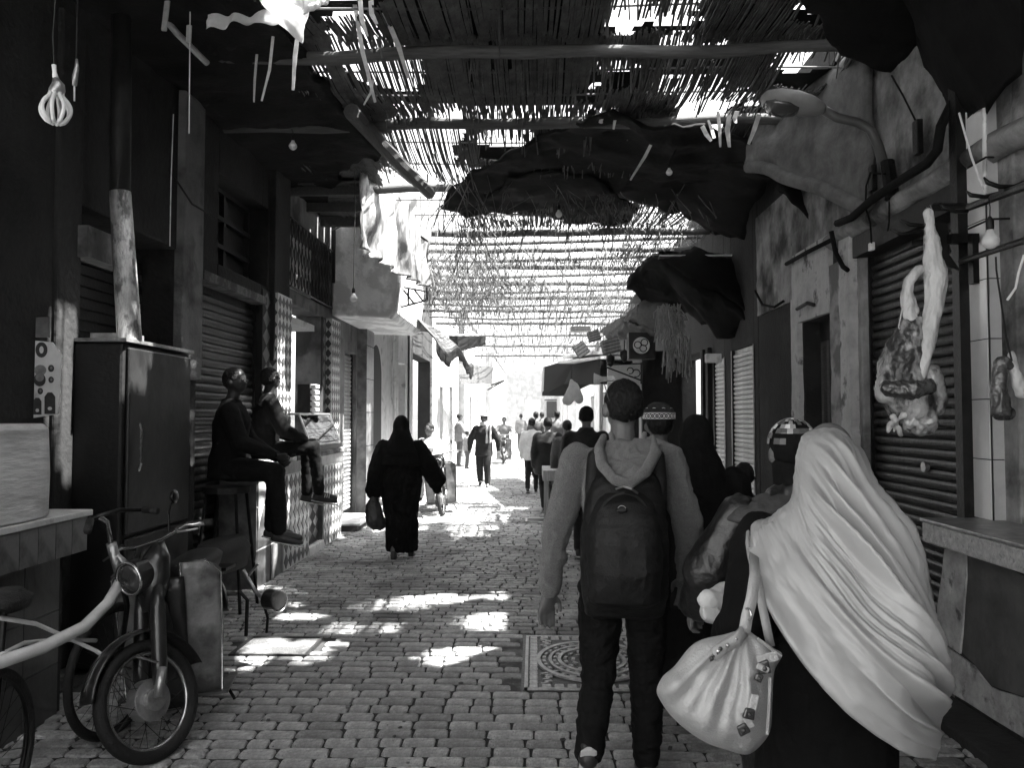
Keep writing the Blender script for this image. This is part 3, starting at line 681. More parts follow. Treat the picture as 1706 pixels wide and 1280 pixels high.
# central sagging black cloth
def px_poly(pts, z): return [P(a, b_, z=z) for a, b_ in pts]
sheet3('sagging_tarpaulin', 'large black tarpaulin sagging under the reeds across the middle of the alley', 'tarpaulin', [P(a, b_, z=z) for a, b_, z in ((736, 338, 4.2), (745, 318, 4.25), (860, 250, 4.28), (930, 215, 4.3), (1000, 190, 4.28), (1140, 215, 4.2), (1290, 245, 4.15), (1300, 275, 4.1), (1220, 330, 4.1), (1120, 352, 4.15), (1030, 330, 4.18), (1005, 305, 4.18), (920, 290, 4.2), (850, 300, 4.2), (775, 362, 4.2))], .03, m_tarpb, .06)
sheet3('patching_sheet', 'dark patching sheet laid over the reeds above the walkers', 'tarpaulin', px_poly([(880, 300), (1010, 318), (1060, 345), (1040, 372), (940, 372), (870, 345)], 4.32), .02, m_tarpb, .05)
sheet3('patching_sheet', 'dark square patching sheet at the top centre of the reed roof', 'tarpaulin', px_poly([(745, -60), (1000, -60), (1010, 60), (985, 150), (850, 168), (720, 165), (700, 60)], 4.47), .02, m_tarpb, .03)
# right-hand shop canopies
def slab_canopy(label, a, b_, c, d, th, m, name='shop_canopy', fringe=True):
    t = thing(name, label, 'canopy', tuple((a + c) / 2))
    MB().prism([a, b_, c, d], (0, 0, th)).build('sheet', m, t, bevel=.004)
    rim = MB().tube([a + V((0, -.01, th)), b_ + V((0, -.01, th))], .012, 6); rim.build('rim', m_pale, t)
    return t
m_can = mat('dusty_black_canopy', .02, .7, 5, .5, .3, v2=.035, pscale=3)
def canopy_px(label, px0, py0, px1, Y, X1, depth, drop, th=.03):
    a = P(px0, py0, Y=Y); z = a.z; b_ = V((P(px1, py0, Y=Y).x, Y, z)); 
    return slab_canopy(label, a, b_, b_ + V((0, depth, -drop)), a + V((0, depth, -drop)), th, m_can)
canopy_px('wide black canopy on the right with a pale front rim below the street lamp', 1140, 249, 1300, 8.0, WR, 2.6, -.1)
sheet3('canopy_valance', 'ragged black valance hanging below the wide black canopy', 'tarpaulin', [P(1142, 252, Y=8.02), P(1298, 252, Y=8.02), P(1405, 340, Y=7.4), P(1420, 372, Y=7.2), P(1398, 395, Y=7.3), P(1350, 365, Y=7.5), P(1310, 330, Y=7.7), P(1288, 300, Y=8.0), P(1255, 335, Y=8.6), P(1240, 400, Y=9.2), P(1180, 390, Y=10), P(1130, 350, Y=9.6), P(1100, 300, Y=9)], .05, m_tarpb, .05)
canopy_px('lower black canopy with pale rim over the far right shops', 1098, 430, 1262, 10.5, WR, 3.2, .15)
sheet3('canopy_valance', 'bulging black cloth under the lower right canopy', 'tarpaulin', [P(1045, 485, Y=11.2), P(1060, 458, Y=11.0), P(1100, 433, Y=10.55), P(1262, 433, Y=10.55), P(1290, 500, Y=9.6), P(1280, 560, Y=9.7), P(1200, 560, Y=10.6), P(1140, 520, Y=11.4), P(1090, 510, Y=11.6)], .12, m_tarpb, .1)
# plaster vault springing on the right wall (bulging, stained)
def vault(u, v):
    # from the wall head down to the ledge, swelling outwards towards the alley
    y = 6.0 + 1.5 * u; z = (3.15 + .82 * u ** .9) * (1 - v) + 4.45 * v
    return V((WR - .06 - (.5 * u ** 1.2) * (.55 + .45 * math.cos(v * math.pi * .5)) + .05 * noise.noise(V((u * 4, v * 4, 2))), y, z + .05 * noise.noise(V((u * 3, v * 3, 7)))))
t = thing('plaster_overhang', 'bulging stained plaster overhang on the right wall behind the street lamp', 'overhang', (WR, 7, 3.3))
m_soot = mat('soot_stained_plaster', .12, .9, 4, .4, .6, v2=.03, pscale=1.6, streak=.5, bscale=22, mid=.53, width=.1)
MB().grid(vault, 40, 26).build('shell', m_soot, t, smooth=True, solid=.04)
rim = MB(); rim.tube([vault(u / 20, 0) + V((-.02, 0, -.02)) for u in range(21)], .06, 10); rim.build('lower_lip', m_soot, t, smooth=True)
rim = MB(); rim.tube([vault(1, v / 12) for v in range(13)], .06, 10); rim.build('end_lip', m_soot, t, smooth=True)
sheet3('shade_sheet', 'dark sheet put in as the shade under the plaster overhang', 'shade sheet', [P(1318, 262, Y=8.4), P(1400, 352, Y=7.0), P(1435, 372, Y=6.6), P(1395, 400, Y=6.9), P(1360, 360, Y=7.6), P(1300, 330, Y=8.6)], .04, m_dark, .02)  # flat dark sheet stands in for shade below the overhang
# left enclosed balcony with plastic sheeting
t = thing('enclosed_balcony', 'white plastered enclosed balcony with rounded underside jutting from the left wall', 'balcony', (-2.4, 12, 3.5))
m_white = mat('white_render', .78, .85, 4, .1, .3, v2=.5, pscale=3, bscale=40)
YB = 11.3
c1, c2 = P(552, 330, Y=YB), P(664, 330, Y=YB)
def under(u, v):   # swelling front and underside
    x = c1.x + (c2.x - c1.x) * u; zf = 3.02 + .42 * (u ** 1.5) * .6
    return V((x, YB + (0 if v < .5 else (v - .5) * 2 * 2.6), (3.02 + (4.7 - 3.02) * (1 - v * 2)) if v < .5 else 3.02))
f = MB(); f.prism([V((WL, YB, 4.75)), V((c2.x, YB, 4.75)), V((c2.x, YB, 3.5)), V((c2.x - .05, YB, 3.1)), V((c2.x - .12, YB, 3.0)), V((WL, YB, 3.03))], (0, 2.6, 0))
f.build('box', m_white, t, bevel=.03)
MB().tube([V((c2.x + .01, YB - .01, 3.5)), V((c2.x - .03, YB - .01, 3.1)), V((c2.x - .1, YB - .01, 2.98))], .02, 6).build('edge_trim', m_pale, t)
MB().b2((c1.x + .02, YB - .03, 3.5), (c1.x + .07, YB - .002, 4.7)).build('frame', m_dark, t)
MB().b2((c1.x, YB - .05, 4.55), (c2.x, YB - .004, 4.6)).build('frame', m_dark, t)
MB().tube([P(552, 385, Y=YB - .03), P(598, 362, Y=YB - .03)], .012, 6).build('stay_rod', m_wood, t)
for k in range(3): MB().b2((WL, 9.3 + k * .7, 4.22 - k * .02), (-1.95, 9.36 + k * .7, 4.32)).build('joist', m_wood, t)
for k in range(6): MB().b2((WL, 9.2 + k * .34, 4.33), (-1.95, 9.5 + k * .34, 4.36)).build('plank', m_wood, t)
# plastic sheet
A0, A1, B0, B1 = P(597, 235, Y=8.9), P(712, 335, Y=11.6), P(597, 415, Y=8.9), P(712, 482, Y=11.6)
def plas(u, v):
    top = A0.lerp(A1, u); bot = B0.lerp(B1, u); p = top.lerp(bot, v)
    d = .05 * math.sin(u * 34 + 3 * noise.noise(V((u * 4, v * 2, 0)))) * (.4 + v) + .07 * noise.noise(V((u * 7, v * 1.6, 3))) + .03 * noise.noise(V((u * 20, v * 6, 3)))
    return p + V((d, -d * .3, .03 * noise.noise(V((u * 6, v, 5))) * v))
tag(MB().grid(plas, 110, 40).build('plastic_sheet', m_plastic, smooth=True, solid=.003), 'crumpled translucent plastic sheet hanging along the balcony edge on the left', 'plastic sheet')
for lab, a, b_, r in (('dark rail crossing the plastic sheet on the slant', P(480, 232, Y=8.6), P(712, 402, Y=11.5), .018), ('upper dark rail along the head of the plastic sheet', P(596, 232, Y=8.85), P(714, 330, Y=11.6), .016), ('upright dark pole at the outer corner of the plastic sheet', P(712, 290, Y=11.55), P(711, 500, Y=11.55), .014)):
    tag(MB().tube([a, b_], r, 6).build('rail', m_steel_d), lab, 'rail')
# brackets under the sheet
t = thing('wall_bracket', 'black triangular lattice bracket under the plastic sheet', 'bracket', P(690, 495, Y=11.8))
f = MB(); a, b_, c = P(668, 478, Y=11.8), P(712, 486, Y=11.8), P(668, 512, Y=11.8); d = P(712, 500, Y=11.8)
for p, q in ((a, b_), (c, d), (a, c), (b_, d), (a, P(690, 506, Y=11.8)), (P(690, 482, Y=11.8), P(705, 502, Y=11.8)), (P(680, 480, Y=11.8), P(680, 510, Y=11.8))): f.tube([p, q], .015, 5)
f.build('lattice', m_steel_d, t)
# ragged black awning left mid-distance
m_gaw = mat('faded_grey_awning', .09, .8, 5, .4, .3, v2=.05, pscale=2)
AW = [(P(668, 512, Y=13.2), P(745, 512, Y=17.0)), (P(690, 600, Y=13.6), P(700, 596, Y=17))]
t = thing('awning', 'grey cloth awning with ragged black hem over the dark left shopfront', 'awning', (-2.4, 15, 3))
def awn(u, v):
    y = 13.4 + 5.6 * u; x = WL + .1 + (1.15 + .2 * u) * v ** .8; z = 3.62 - .75 * v ** 1.6 - .12 * math.sin(u * 9) * v
    return V((x, y, z + .05 * noise.noise(V((u * 5, v * 4, 0)))))
MB().grid(awn, 40, 16).build('cloth', m_gaw, t, smooth=True, solid=.01)
def hem(u, v):
    p = awn(u, 1); return p + V((.05 * noise.noise(V((u * 14, 0, 2))) * v, 0, -(.18 + .22 * abs(noise.noise(V((u * 6, 3, 0))))) * v))
MB().grid(hem, 60, 4).build('valance', m_black, t, smooth=True, solid=.01)
t = thing('awning', 'slatted grey awning on rods before the bright left houses', 'awning', (-2.2, 27, 2.8))
a, b_, c, d = P(762, 606, Y=24), P(822, 612, Y=30), P(819, 640, Y=30), P(768, 640, Y=23.5)
for k in range(16):
    q0, q1 = a.lerp(d, k / 16), b_.lerp(c, k / 16); q2, q3 = b_.lerp(c, (k + .75) / 16), a.lerp(d, (k + .75) / 16)
    MB().prism([q0, q1, q2, q3], (0, .03, .01)).build('slat', m_wood, t)
MB().tube([P(818, 642, Y=30), P(840, 634, Y=30)], .05, 6).build('rod', m_wood, t); MB().tube([P(812, 650, Y=30), P(838, 636, Y=30)], .03, 6).build('rod', m_wood, t)
t = thing('awning', 'small dark box awning tucked beside the ragged awning on the left', 'awning', P(780, 575, Y=19))
MB().prism([P(748, 560, Y=18.5), P(796, 560, Y=21), P(796, 574, Y=21), P(748, 586, Y=18.5)], (.2, .1, 0)).build('cloth', m_black, t); MB().tube([P(746, 559, Y=18.4), P(797, 559, Y=21)], .03, 6).build('rim', m_pale, t)
# far right awnings with goods
t = thing('awning', 'dark plank awning with pale edges over the far right shop', 'awning', P(980, 600, Y=15))
for q, (x0, y0_, x1, y1_) in enumerate(((938, 597, 988, 590), (930, 606, 1000, 598), (1000, 560, 1050, 530))):
    MB().prism([P(x0, y0_, Y=17), P(x1, y1_, Y=14), P(x1, y1_, Y=14) + V((.6, .2, 0)), P(x0, y0_, Y=17) + V((.6, .2, 0))], (0, 0, .05)).build('plank', m_pale, t)
MB().prism([P(905, 612, Y=20), P(960, 596, Y=17), P(1000, 600, Y=14), P(1000, 640, Y=14), P(940, 640, Y=18), P(903, 660, Y=20)], (.6, .3, 0)).build('cloth', m_black, t)
MB().prism([P(905, 612, Y=20), P(925, 622, Y=19.5), P(918, 640, Y=19.6), P(903, 655, Y=20)], (-.02, -.05, 0)).build('flap', m_pale, t)
# ------------------------------------------------------------------ manhole covers
m_iron = mat('cast_iron', .03, .45, 14, .4, .3, metal=.4); m_ironl = mat('polished_cast_iron', .34, .4, 20, .4, .3, metal=.3)
t = thing('manhole_cover', 'square cast iron cover with ringed stone-block pattern behind the backpack wearer', 'manhole cover', (.37, 5.24, 0))
X0, X1, Y0, Y1 = -.06, .80, 4.68, 5.80
MB().b2((X0 - .02, Y0 - .02, 0), (X1 + .02, Y1 + .02, .014)).build('base_plate', m_iron, t); MB().b2((X0 - .16, Y0 - .08, 0), (X1 + .1, Y1 + .08, .006)).build('mortar_bed', m_conc, t)
f = MB()
for a, b_ in (((X0, Y0), (X1, Y0 + .02)), ((X0, Y1 - .02), (X1, Y1)), ((X0, Y0), (X0 + .02, Y1)), ((X1 - .02, Y0), (X1, Y1))): f.b2((*a, .0), (*b_, .024))
f.build('frame', m_ironl, t)
stud = MB().box((0, 0, 0), (.05, .052, .012), taper=.85).mesh('stud', m_ironl)
for i in range(13):
    for xx in (X0 + .055, X1 - .055): inst('stud', stud, t, (xx, Y0 + .06 + i * .083, .02))
for i in range(9):
    for yy in (Y0 + .055, Y1 - .055): inst('stud', stud, t, (X0 + .13 + i * .075, yy, .02), (0, 0, math.pi / 2), (1.0, 1.1, 1))
cxm, cym = (X0 + X1) / 2, (Y0 + Y1) / 2
for k, (r_, w_) in enumerate(((.345, .014), (.27, .010), (.21, .012))):
    q = MB(); N_ = 48
    for i in range(N_):
        a, b_ = 2 * math.pi * i / N_, 2 * math.pi * (i + 1) / N_
        q.prism([(cxm + rr * math.cos(an), cym + rr * 1.18 * math.sin(an), .012) for rr, an in ((r_ - w_, a), (r_ + w_, a), (r_ + w_, b_), (r_ - w_, b_))], (0, 0, .016))
    q.build('ring', m_ironl, t)
q = MB()
for r_, n_ in ((.31, 30), (.24, 24), (.17, 14), (.12, 10), (.07, 6), (.02, 3)):
    for i in range(n_):
        an = 2 * math.pi * i / n_ + r_ * 9; q.box((cxm + r_ * math.cos(an), cym + r_ * 1.18 * math.sin(an), .018), (.034 * U(.8, 1.2), .022, .014), (0, 0, an + math.pi / 2 + U(-.2, .2)))
for sx in (-1, 1):
    for sy in (-1, 1):
        for i in range(6): q.box((cxm + sx * U(.27, .31), cym + sy * (.28 + i * .035), .018), (.045, .02, .014), (0, 0, sx * sy * .5))
q.build('block_relief', m_ironl, t, kind='stuff')
t = thing('access_cover', 'worn flat steel cover plate set in the bricks beside the motorbikes', 'cover', (-1.75, 5.5, 0))
MB().b2((-2.0, 5.3, 0), (-1.52, 5.70, .02)).build('plate', m_conc, t, bevel=.006)
f = MB(); [f.b2(a, b_) for a, b_ in (((-2.02, 5.28, 0), (-1.5, 5.3, .026)), ((-2.02, 5.7, 0), (-1.5, 5.72, .026)), ((-2.02, 5.3, 0), (-2.0, 5.7, .026)), ((-1.52, 5.3, 0), (-1.5, 5.7, .026)))]; f.build('rim', m_iron, t)
t = thing('drain_cover', 'small pale-rimmed drain cover in the paving before the pushcart', 'drain cover', P(885, 870, z=0)); p = P(893, 870, z=0)
f = MB(); f.b2(p + V((-.16, -.2, 0)), p + V((.3, -.17, .03))); f.b2(p + V((-.16, .2, 0)), p + V((.3, .23, .03))); f.b2(p + V((-.16, -.2, 0)), p + V((-.13, .2, .03))); f.build('rim', m_pale, t); MB().b2(p + V((-.13, -.17, 0)), p + V((.3, .2, .026))).build('plate', m_iron, t)

# ------------------------------------------------------------------ snack counter on the left
XC = -2.55
t = thing('snack_counter', 'tiled snack counter with diamond-tiled panels and dark niche on the left', 'counter', (XC - .2, 9, 0))
f = MB(); f.b2((WL + .003, 7.3, 0), (XC, 9.0, 1.12)); f.b2((WL + .003, 9.0, 0), (XC - .05, 9.6, 1.12)); f.b2((WL + .003, 9.6, 0), (XC, 10.5, 1.12)); f.build('body', m_tilem, t)
MB().b2((WL + .003, 7.22, 1.125), (XC + .06, 8.35, 1.18)).build('counter_slab', m_pale, t, bevel=.012)
MB().b2((WL + .003, 8.36, 1.125), (XC + .06, 10.6, 1.19)).build('counter_slab', m_conc, t, bevel=.012)
for z in (.35, .75): MB().b2((XC, 7.3, z), (XC + .003, 8.05, z + .012)).build('joint', m_pale, t)
for yy in (7.32, 7.7): MB().b2((XC, yy, 0), (XC + .003, yy + .012, 1.12)).build('joint', m_dark, t)
for a, b_, z0 in ((8.08, 8.98, 0.02), (9.62, 10.48, .02)):
    MB().b2((XC + .001, a, z0), (XC + .012, b_, 1.0)).build('tile_bed', m_hl, t)
    harlequin(t, 'x', a, b_, z0 + .01, .99, 6, 6, X=XC + .013)
MB().b2((XC - .049, 9.02, .12), (XC - .043, 9.58, 1.05)).build('niche_panel', m_dark, t)
harlequin(t, 'x', 9.05, 9.55, .15, 1.0, 2, 6, X=XC - .042, m=mat('niche_tile', .05, .3, 8, .3, .05))
MB().b2((XC - .04, 8.98, 0), (XC + .02, 9.62, .11)).build('niche_sill', m_pale, t, bevel=.01)
MB().b2((XC - .005, 7.28, 1.0), (XC + .02, 10.5, 1.12)).build('tile_band', m_tilem, t)
# sunlit strips on the near end, painted as white slivers
for q in ([(7.32, 1.1), (7.75, 1.1), (7.6, .98), (7.34, .55)], [(7.95, 1.1), (8.03, 1.1), (7.8, .55), (7.72, .55)]):
    MB().prism([(XC + .004, a, b_) for a, b_ in q], (.006, 0, 0)).build('painted_sun_strip', m_pale, t)
# display case
t = thing('display_case', 'slanting glass display case with pale-framed end on the snack counter', 'display case', (XC - .1, 9.6, 1.19))
cs = [(WL + .05, 1.19), (XC + .02, 1.19), (XC + .02, 1.26), (XC - .12, 1.62), (WL + .05, 1.62)]
a, b_ = 9.0, 10.35
MB().b2((WL + .05, a, 1.192), (XC + .03, b_, 1.24)).build('base', m_steel_d, t)
fr = MB()
for yy in (a, b_):
    pts = [(WL + .06, yy, 1.24), (XC + .02, yy, 1.26), (XC - .12, yy, 1.62), (WL + .06, yy, 1.62), (WL + .06, yy, 1.24)]
    for p, q in zip(pts, pts[1:]): fr.tube([p, q], .013, 5)
for x_, z_ in ((XC + .02, 1.26), (XC - .12, 1.62)): fr.tube([(x_, a, z_), (x_, b_, z_)], .013, 5)
fr.build('frame', m_alu, t)
MB().prism([(XC + .021, a, 1.27), (XC + .021, b_, 1.27), (XC - .12, b_, 1.61), (XC - .12, a, 1.61)], (.003, 0, 0)).build('pane', m_glass, t)
MB().prism([(XC + .01, a + .005, 1.27), (XC - .12, a + .005, 1.61), (WL + .07, a + .005, 1.61), (WL + .07, a + .005, 1.27)], (0, .003, 0)).build('pane', m_glass, t)
MB().b2((WL + .06, 9.5, 1.63), (XC - .14, 10.1, 1.98)).build('stack_of_trays', m_mwall, t)
t2 = thing('egg_tray_stack', 'stack of pale trays standing on the glass display case', 'trays', (XC - .2, 9.6, 1.64))
for k in range(5): MB().b2((WL + .3 - .0, 9.45, 1.99 - .34 + k * .07), (XC - .13 + .01, 9.6, 1.99 - .34 + k * .07 + .045)).build('tray', m_pale, t2, bevel=.006)
for k in range(4):
    yy = 9.2 + k * .3; tag(MB().ball((XC - .13, yy, 1.29), (.08, .12, .05)).build('bread_loaf', m_pale, smooth=True), ('%s pale flat loaf lying inside the glass display case' % ('nearest', 'second', 'third', 'farthest')[k]), 'bread', 'loaves in the display case')
tag(skin(MB().cap((XC - .02, 8.55, 1.24), .045, (XC - .05, 8.75, 1.23), .03).ball((XC, 8.62, 1.25), (.05, .05, .04)), 'rag', m_pale, thing('counter_rag', 'crumpled pale rag on the counter edge beside the display case', 'rag', (XC, 8.6, 1.2)), .012, 3, .012, 12), '', '') if False else None
t = thing('counter_rag', 'crumpled pale rag on the counter edge beside the display case', 'rag', (XC, 8.6, 1.19)); skin(MB().cap((XC - .02, 8.55, 1.22), .03, (XC - .05, 8.75, 1.215), .025).ball((XC, 8.62, 1.225), (.05, .05, .03)), 'cloth', m_pale, t, .01, 3, .012, 12)
# doorstep
t = thing('doorstep', 'low white doorstep before the pale ribbed shutter on the left', 'step', (-2.6, 11.6, 0))
MB().b2((WL + .003, 10.95, 0), (-2.42, 12.1, .09)).build('riser', m_conc, t, bevel=.01); MB().b2((WL + .003, 10.93, .092), (-2.38, 12.12, .12)).build('tread', m_pale, t, bevel=.008)
# ------------------------------------------------------------------ near left stall
XS = -2.5
t = thing('market_stall', 'near left masonry stall with white-tiled slab edge and dark tiled front', 'stall', (XS, 3.5, 0))
MB().b2((WL + .003, -3, 0), (XS - .06, 4.30, .84)).build('body', m_dwall, t)
MB().b2((WL - .05, -3, .85), (XS - .004, 4.42, 1.04)).build('counter_slab', m_conc, t)
MB().b2((WL - .05, -3, 1.041), (XS + .02, 4.45, 1.075)).build('slab_cap', m_pale, t, bevel=.006)
k = 0; yy = 4.415
wt = MB().box((0, 0, 0), (.012, .142, .185)).mesh('tile', m_tilem)
while yy > 2.4: inst('tile', wt, t, (XS + .002, yy - .074, .945), (0, 0, 0)); yy -= .147
yy = 4.26
wt = MB().box((0, 0, 0), (.012, .292, .275)).mesh('tile', mat('grimy_tile', .045, .3, 5, .5, .1, v2=.04, pscale=4, spec=.5, streak=.5))
while yy > 2.4:
    for z in (.14, .42, .70): inst('tile', wt, t, (XS - .055, yy - .15, z), (U(-.003, .003), U(-.004, .004), 0))
    yy -= .297
# pale box wrapped in plastic on the slab
t = thing('wrapped_box', 'large pale wrapped box with grain streaks standing on the near left slab', 'box', (-2.6, 3.6, 1.08))
p0 = P(113, 706, Y=4.2); BX = p0.x
f = MB(); f.loft([(V(((BX - .42) - .0, 3.3, 1.08)), V((.42, 0, 0)), V((0, .85, 0))), (V((BX - .42, 3.3, 1.30)), V((.425, 0, 0)), V((0, .85, 0))), (V((BX - .42, 3.3, 1.53)), V((.415, 0, 0)), V((0, .845, 0))), (V((BX - .42, 3.3, 1.56)), V((.40, 0, 0)), V((0, .82, 0)))], 40, .2)
f.build('wrapping', mat('streaked_pale_wrap', .72, .4, 3, .35, .4, v2=.2, pscale=2, stretch=(1, .7, 4), spec=.5, mid=.6, width=.12), t, smooth=False, bevel=.01)
# poster board
t = thing('poster', 'white printed poster with round emblem and small food pictures above the wrapped box', 'poster', P(68, 640, Y=4.55))
PY_ = 4.55
def pp(x, y, d=0): return P(x, y, Y=PY_ - d)
MB().prism([pp(38, 566), pp(86, 570), pp(103, 590), pp(97, 690), pp(35, 700)], (0, .012, 0)).build('board', m_pale, t)
MB().prism([pp(34, 530), pp(82, 528), pp(82, 562), pp(36, 562)], (0, .012, 0)).build('upper_strip', m_tilem, t)
def disc(cx_, cy_, rx, ry, m, d, nm='printed_picture', n=20, shape=None):
    pts = [pp(cx_ + rx * math.cos(2 * math.pi * k / n), cy_ + ry * math.sin(2 * math.pi * k / n), d) for k in range(n)]
    return MB().prism(pts, (0, .001, 0)).build(nm, m, t)
m_ink = mat('dark_print_ink', .04, .5, 20, .4, 0); m_ink2 = mat('grey_print_ink', .2, .5, 20, .5, 0)
disc(69, 583, 10, 13, m_ink, .003); disc(69, 583, 3.5, 6, m_pale, .006)
disc(67, 617, 10, 9, m_ink2, .003); disc(66, 633, 10, 11, m_ink, .005); disc(66, 629, 7, 7, m_ink2, .008)
for a, b_, r_ in ((49, 618, 5), (51, 640, 4.5), (85, 614, 5), (85, 633, 4.5), (67, 652, 4.5)): disc(a, b_, r_, r_ * 1.2, m_ink, .003); disc(a + .5, b_ - .5, r_ * .4, r_ * .6, m_ink2, .006)
for a, b_, w_, h_ in ((46, 682, 6, 9), (62, 677, 7, 14), (83, 672, 9, 18)):
    MB().prism([pp(a - w_, b_ + h_, .003), pp(a - w_, b_ - h_ * .6, .003), pp(a - w_ * .4, b_ - h_, .003), pp(a + w_ * .4, b_ - h_, .003), pp(a + w_, b_ - h_ * .6, .003), pp(a + w_, b_ + h_, .003)], (0, .001, 0)).build('printed_jar', m_ink, t); disc(a, b_ + h_ * .5, w_ * .4, 3, m_pale, .006)
tag(MB().b2(P(-40, 530, Y=4.6), P(33, 705, Y=4.62)).build('marbled_panel', m_tilem), 'marbled grey wall panel left of the poster', 'panel')
t = thing('column', 'grey square plastered column rising behind the poster on the left', 'column', P(80, 450, Y=4.75)); a = P(62, 300, Y=4.75); b_ = P(108, 300, Y=4.75); MB().b2((a.x, 4.7, 0), (b_.x, 4.95, 4.1)).build('shaft', m_mwall, t, bevel=.015)
MB().b2((a.x - .5, 4.8, 1.9), (a.x, 4.9, 4.1)).build('panel', m_dwall, t)
# refrigerator
t = thing('refrigerator', 'tall dark battered refrigerator cabinet between the near stall and the rolled shutter', 'refrigerator', (-2.75, 5.4, 0))
FX = P(205, 600, Y=4.9).x
MB().b2((FX - .5, 4.9, .03), (FX, 5.85, 2.06)).build('cabinet', m_dark, t, bevel=.02)
m_fr = mat('scuffed_dark_enamel', .010, .38, 3, .7, .15, v2=.02, pscale=2, spec=.35)
MB().b2((FX + .002, 4.93, .85), (FX + .03, 5.82, 2.03)).build('door', m_fr, t, bevel=.012)
MB().b2((FX + .002, 4.93, .08), (FX + .03, 5.82, .83)).build('door', m_fr, t, bevel=.012)
MB().tube([(FX + .05, 5.02, 1.25), (FX + .065, 5.02, 1.3), (FX + .065, 5.02, 1.5), (FX + .05, 5.02, 1.55)], .01, 6).build('handle', m_chrome, t)
MB().b2((FX - .52, 4.88, 2.063), (FX + .03, 5.87, 2.085)).build('top_trim', m_alu, t)
# duct
a, b_ = P(200, 320, Y=5.05), P(216, 568, Y=5.05)
t = thing('flue_pipe', 'mottled galvanised flue pipe leaning up from the top of the refrigerator', 'pipe', b_)
MB().tube([b_, (a + b_) / 2, a], [.075, .07, .066], 20).build('pipe', m_galv, t, smooth=True)
MB().tube([a, a + V((-.04, .05, 1.2))], .064, 16).build('upper_pipe', m_dark, t, smooth=True)
MB().b2(P(150, 568, Y=5.0), P(240, 560, Y=5.2)).build('base_tray', m_alu, t)
# lamps top left
t = thing('lotus_lamp', 'pale lotus-shaped tube lamp hanging at the top left', 'lamp', P(92, 190, Y=3.0))
q = lambda x, y, dy=0: P(x, y, Y=3.0 + dy)
c0 = q(93, 178); s_ = 3.0 / F
for k in range(8):
    an = 2 * math.pi * k / 8 + .3; pts = []
    for i in range(13):
        tt = i / 12; zz = -24 + 52 * tt
        rr = 10 + 13.5 * math.sin(math.pi * min(1, max(0, (tt - .12) / .88))) ** .8 if tt > .12 else 10
        if tt > .93: rr = 7
        pts.append(c0 + V((rr * s_ * math.cos(an), rr * s_ * math.sin(an), -zz * s_)))
    MB().tube(pts, 3.4 * s_, 8).build('glass_tube', m_bulb, t, smooth=True)
MB().loft([(q(93, 157), V((12 * s_, 0, 0)), V((0, 12 * s_, 0))), (q(95, 150), V((13 * s_, 0, 0)), V((0, 13 * s_, 0))), (q(97, 140), V((10 * s_, 0, 0)), V((0, 10 * s_, 0))), (q(93, 130), V((5 * s_, 0, 0)), V((0, 5 * s_, 0)))], 16).build('lamp_base', m_alu, t, smooth=True)
MB().tube([q(93, 130), q(91, 120), q(90, 108)], [5.5 * s_, 3.5 * s_, 4 * s_], 8).build('socket', m_pale, t, smooth=True)
MB().tube([q(90, 108), q(88, 60), q(95, -40)], 1.1 * s_, 5).build('cord', m_dark, t)
t = thing('lamp_holder', 'empty dark lamp holder on its twisted cord beside the lotus lamp', 'lamp holder', P(127, 130, Y=3.1)); q2 = lambda x, y: P(x, y, Y=3.1)
MB().tube([q2(130, -30), q2(127, 95), q2(128, 105)], 1.2 * s_, 5).build('cord', m_dark, t); MB().tube([q2(128, 98), q2(128, 112), q2(125, 128), q2(124, 142)], [2 * s_, 4 * s_, 5 * s_, 4 * s_], 8).build('socket', m_alu, t, smooth=True); MB().tube([q2(124, 142), q2(124, 168)], 1.6 * s_, 6).build('wire_tail', m_pale, t)
def light_bulb(label, px, py, Y, r, cordtop):
    t = thing('light_bulb', label, 'light bulb', P(px, py, Y=Y)); s = Y / F; c = P(px, py, Y=Y)
    f = MB(); f.loft([(c + V((0, 0, r * a)), V((r * b_, 0, 0)), V((0, r * b_, 0))) for a, b_ in ((-1, .15), (-.9, .45), (-.6, .8), (-.2, .99), (.15, .97), (.5, .8), (.9, .5), (1.3, .38))], 18); f.build('glass_bulb', m_bulb, t, smooth=True)
    MB().tube([c + V((0, 0, r * 1.3)), c + V((0, 0, r * 1.7)), c + V((0, 0, r * 2.4)), c + V((0, 0, r * 2.9))], [r * .4, r * .45, r * .42, r * .15], 12).build('socket', m_dark, t, smooth=True)
    top = P(cordtop[0], cordtop[1], Y=Y); MB().tube([c + V((0, 0, r * 2.9)), (c + V((0, 0, r * 2.9))).lerp(top, .5) + V((.004, 0, 0)), top], max(.003, .9 * s), 5).build('cord', m_dark, t)
    return t
light_bulb('bare bulb on a long thin cord before the white balcony on the left', 589, 497, 8.8, .043, (592, 240))
light_bulb('large frosted bulb among the butcher hooks on the right', 1650, 401, 4.0, .042, (1647, 330))
light_bulb('small pale bulb hanging at the centre under the black tarpaulin', 1115, 287, 7.6, .032, (1130, 240))
light_bulb('small dim bulb hanging below the reeds in the middle of the alley', 931, 357, 9.2, .04, (934, 318))
light_bulb('dim bulb hanging in the shade under the left canopy', 488, 243, 6.6, .035, (486, 215))
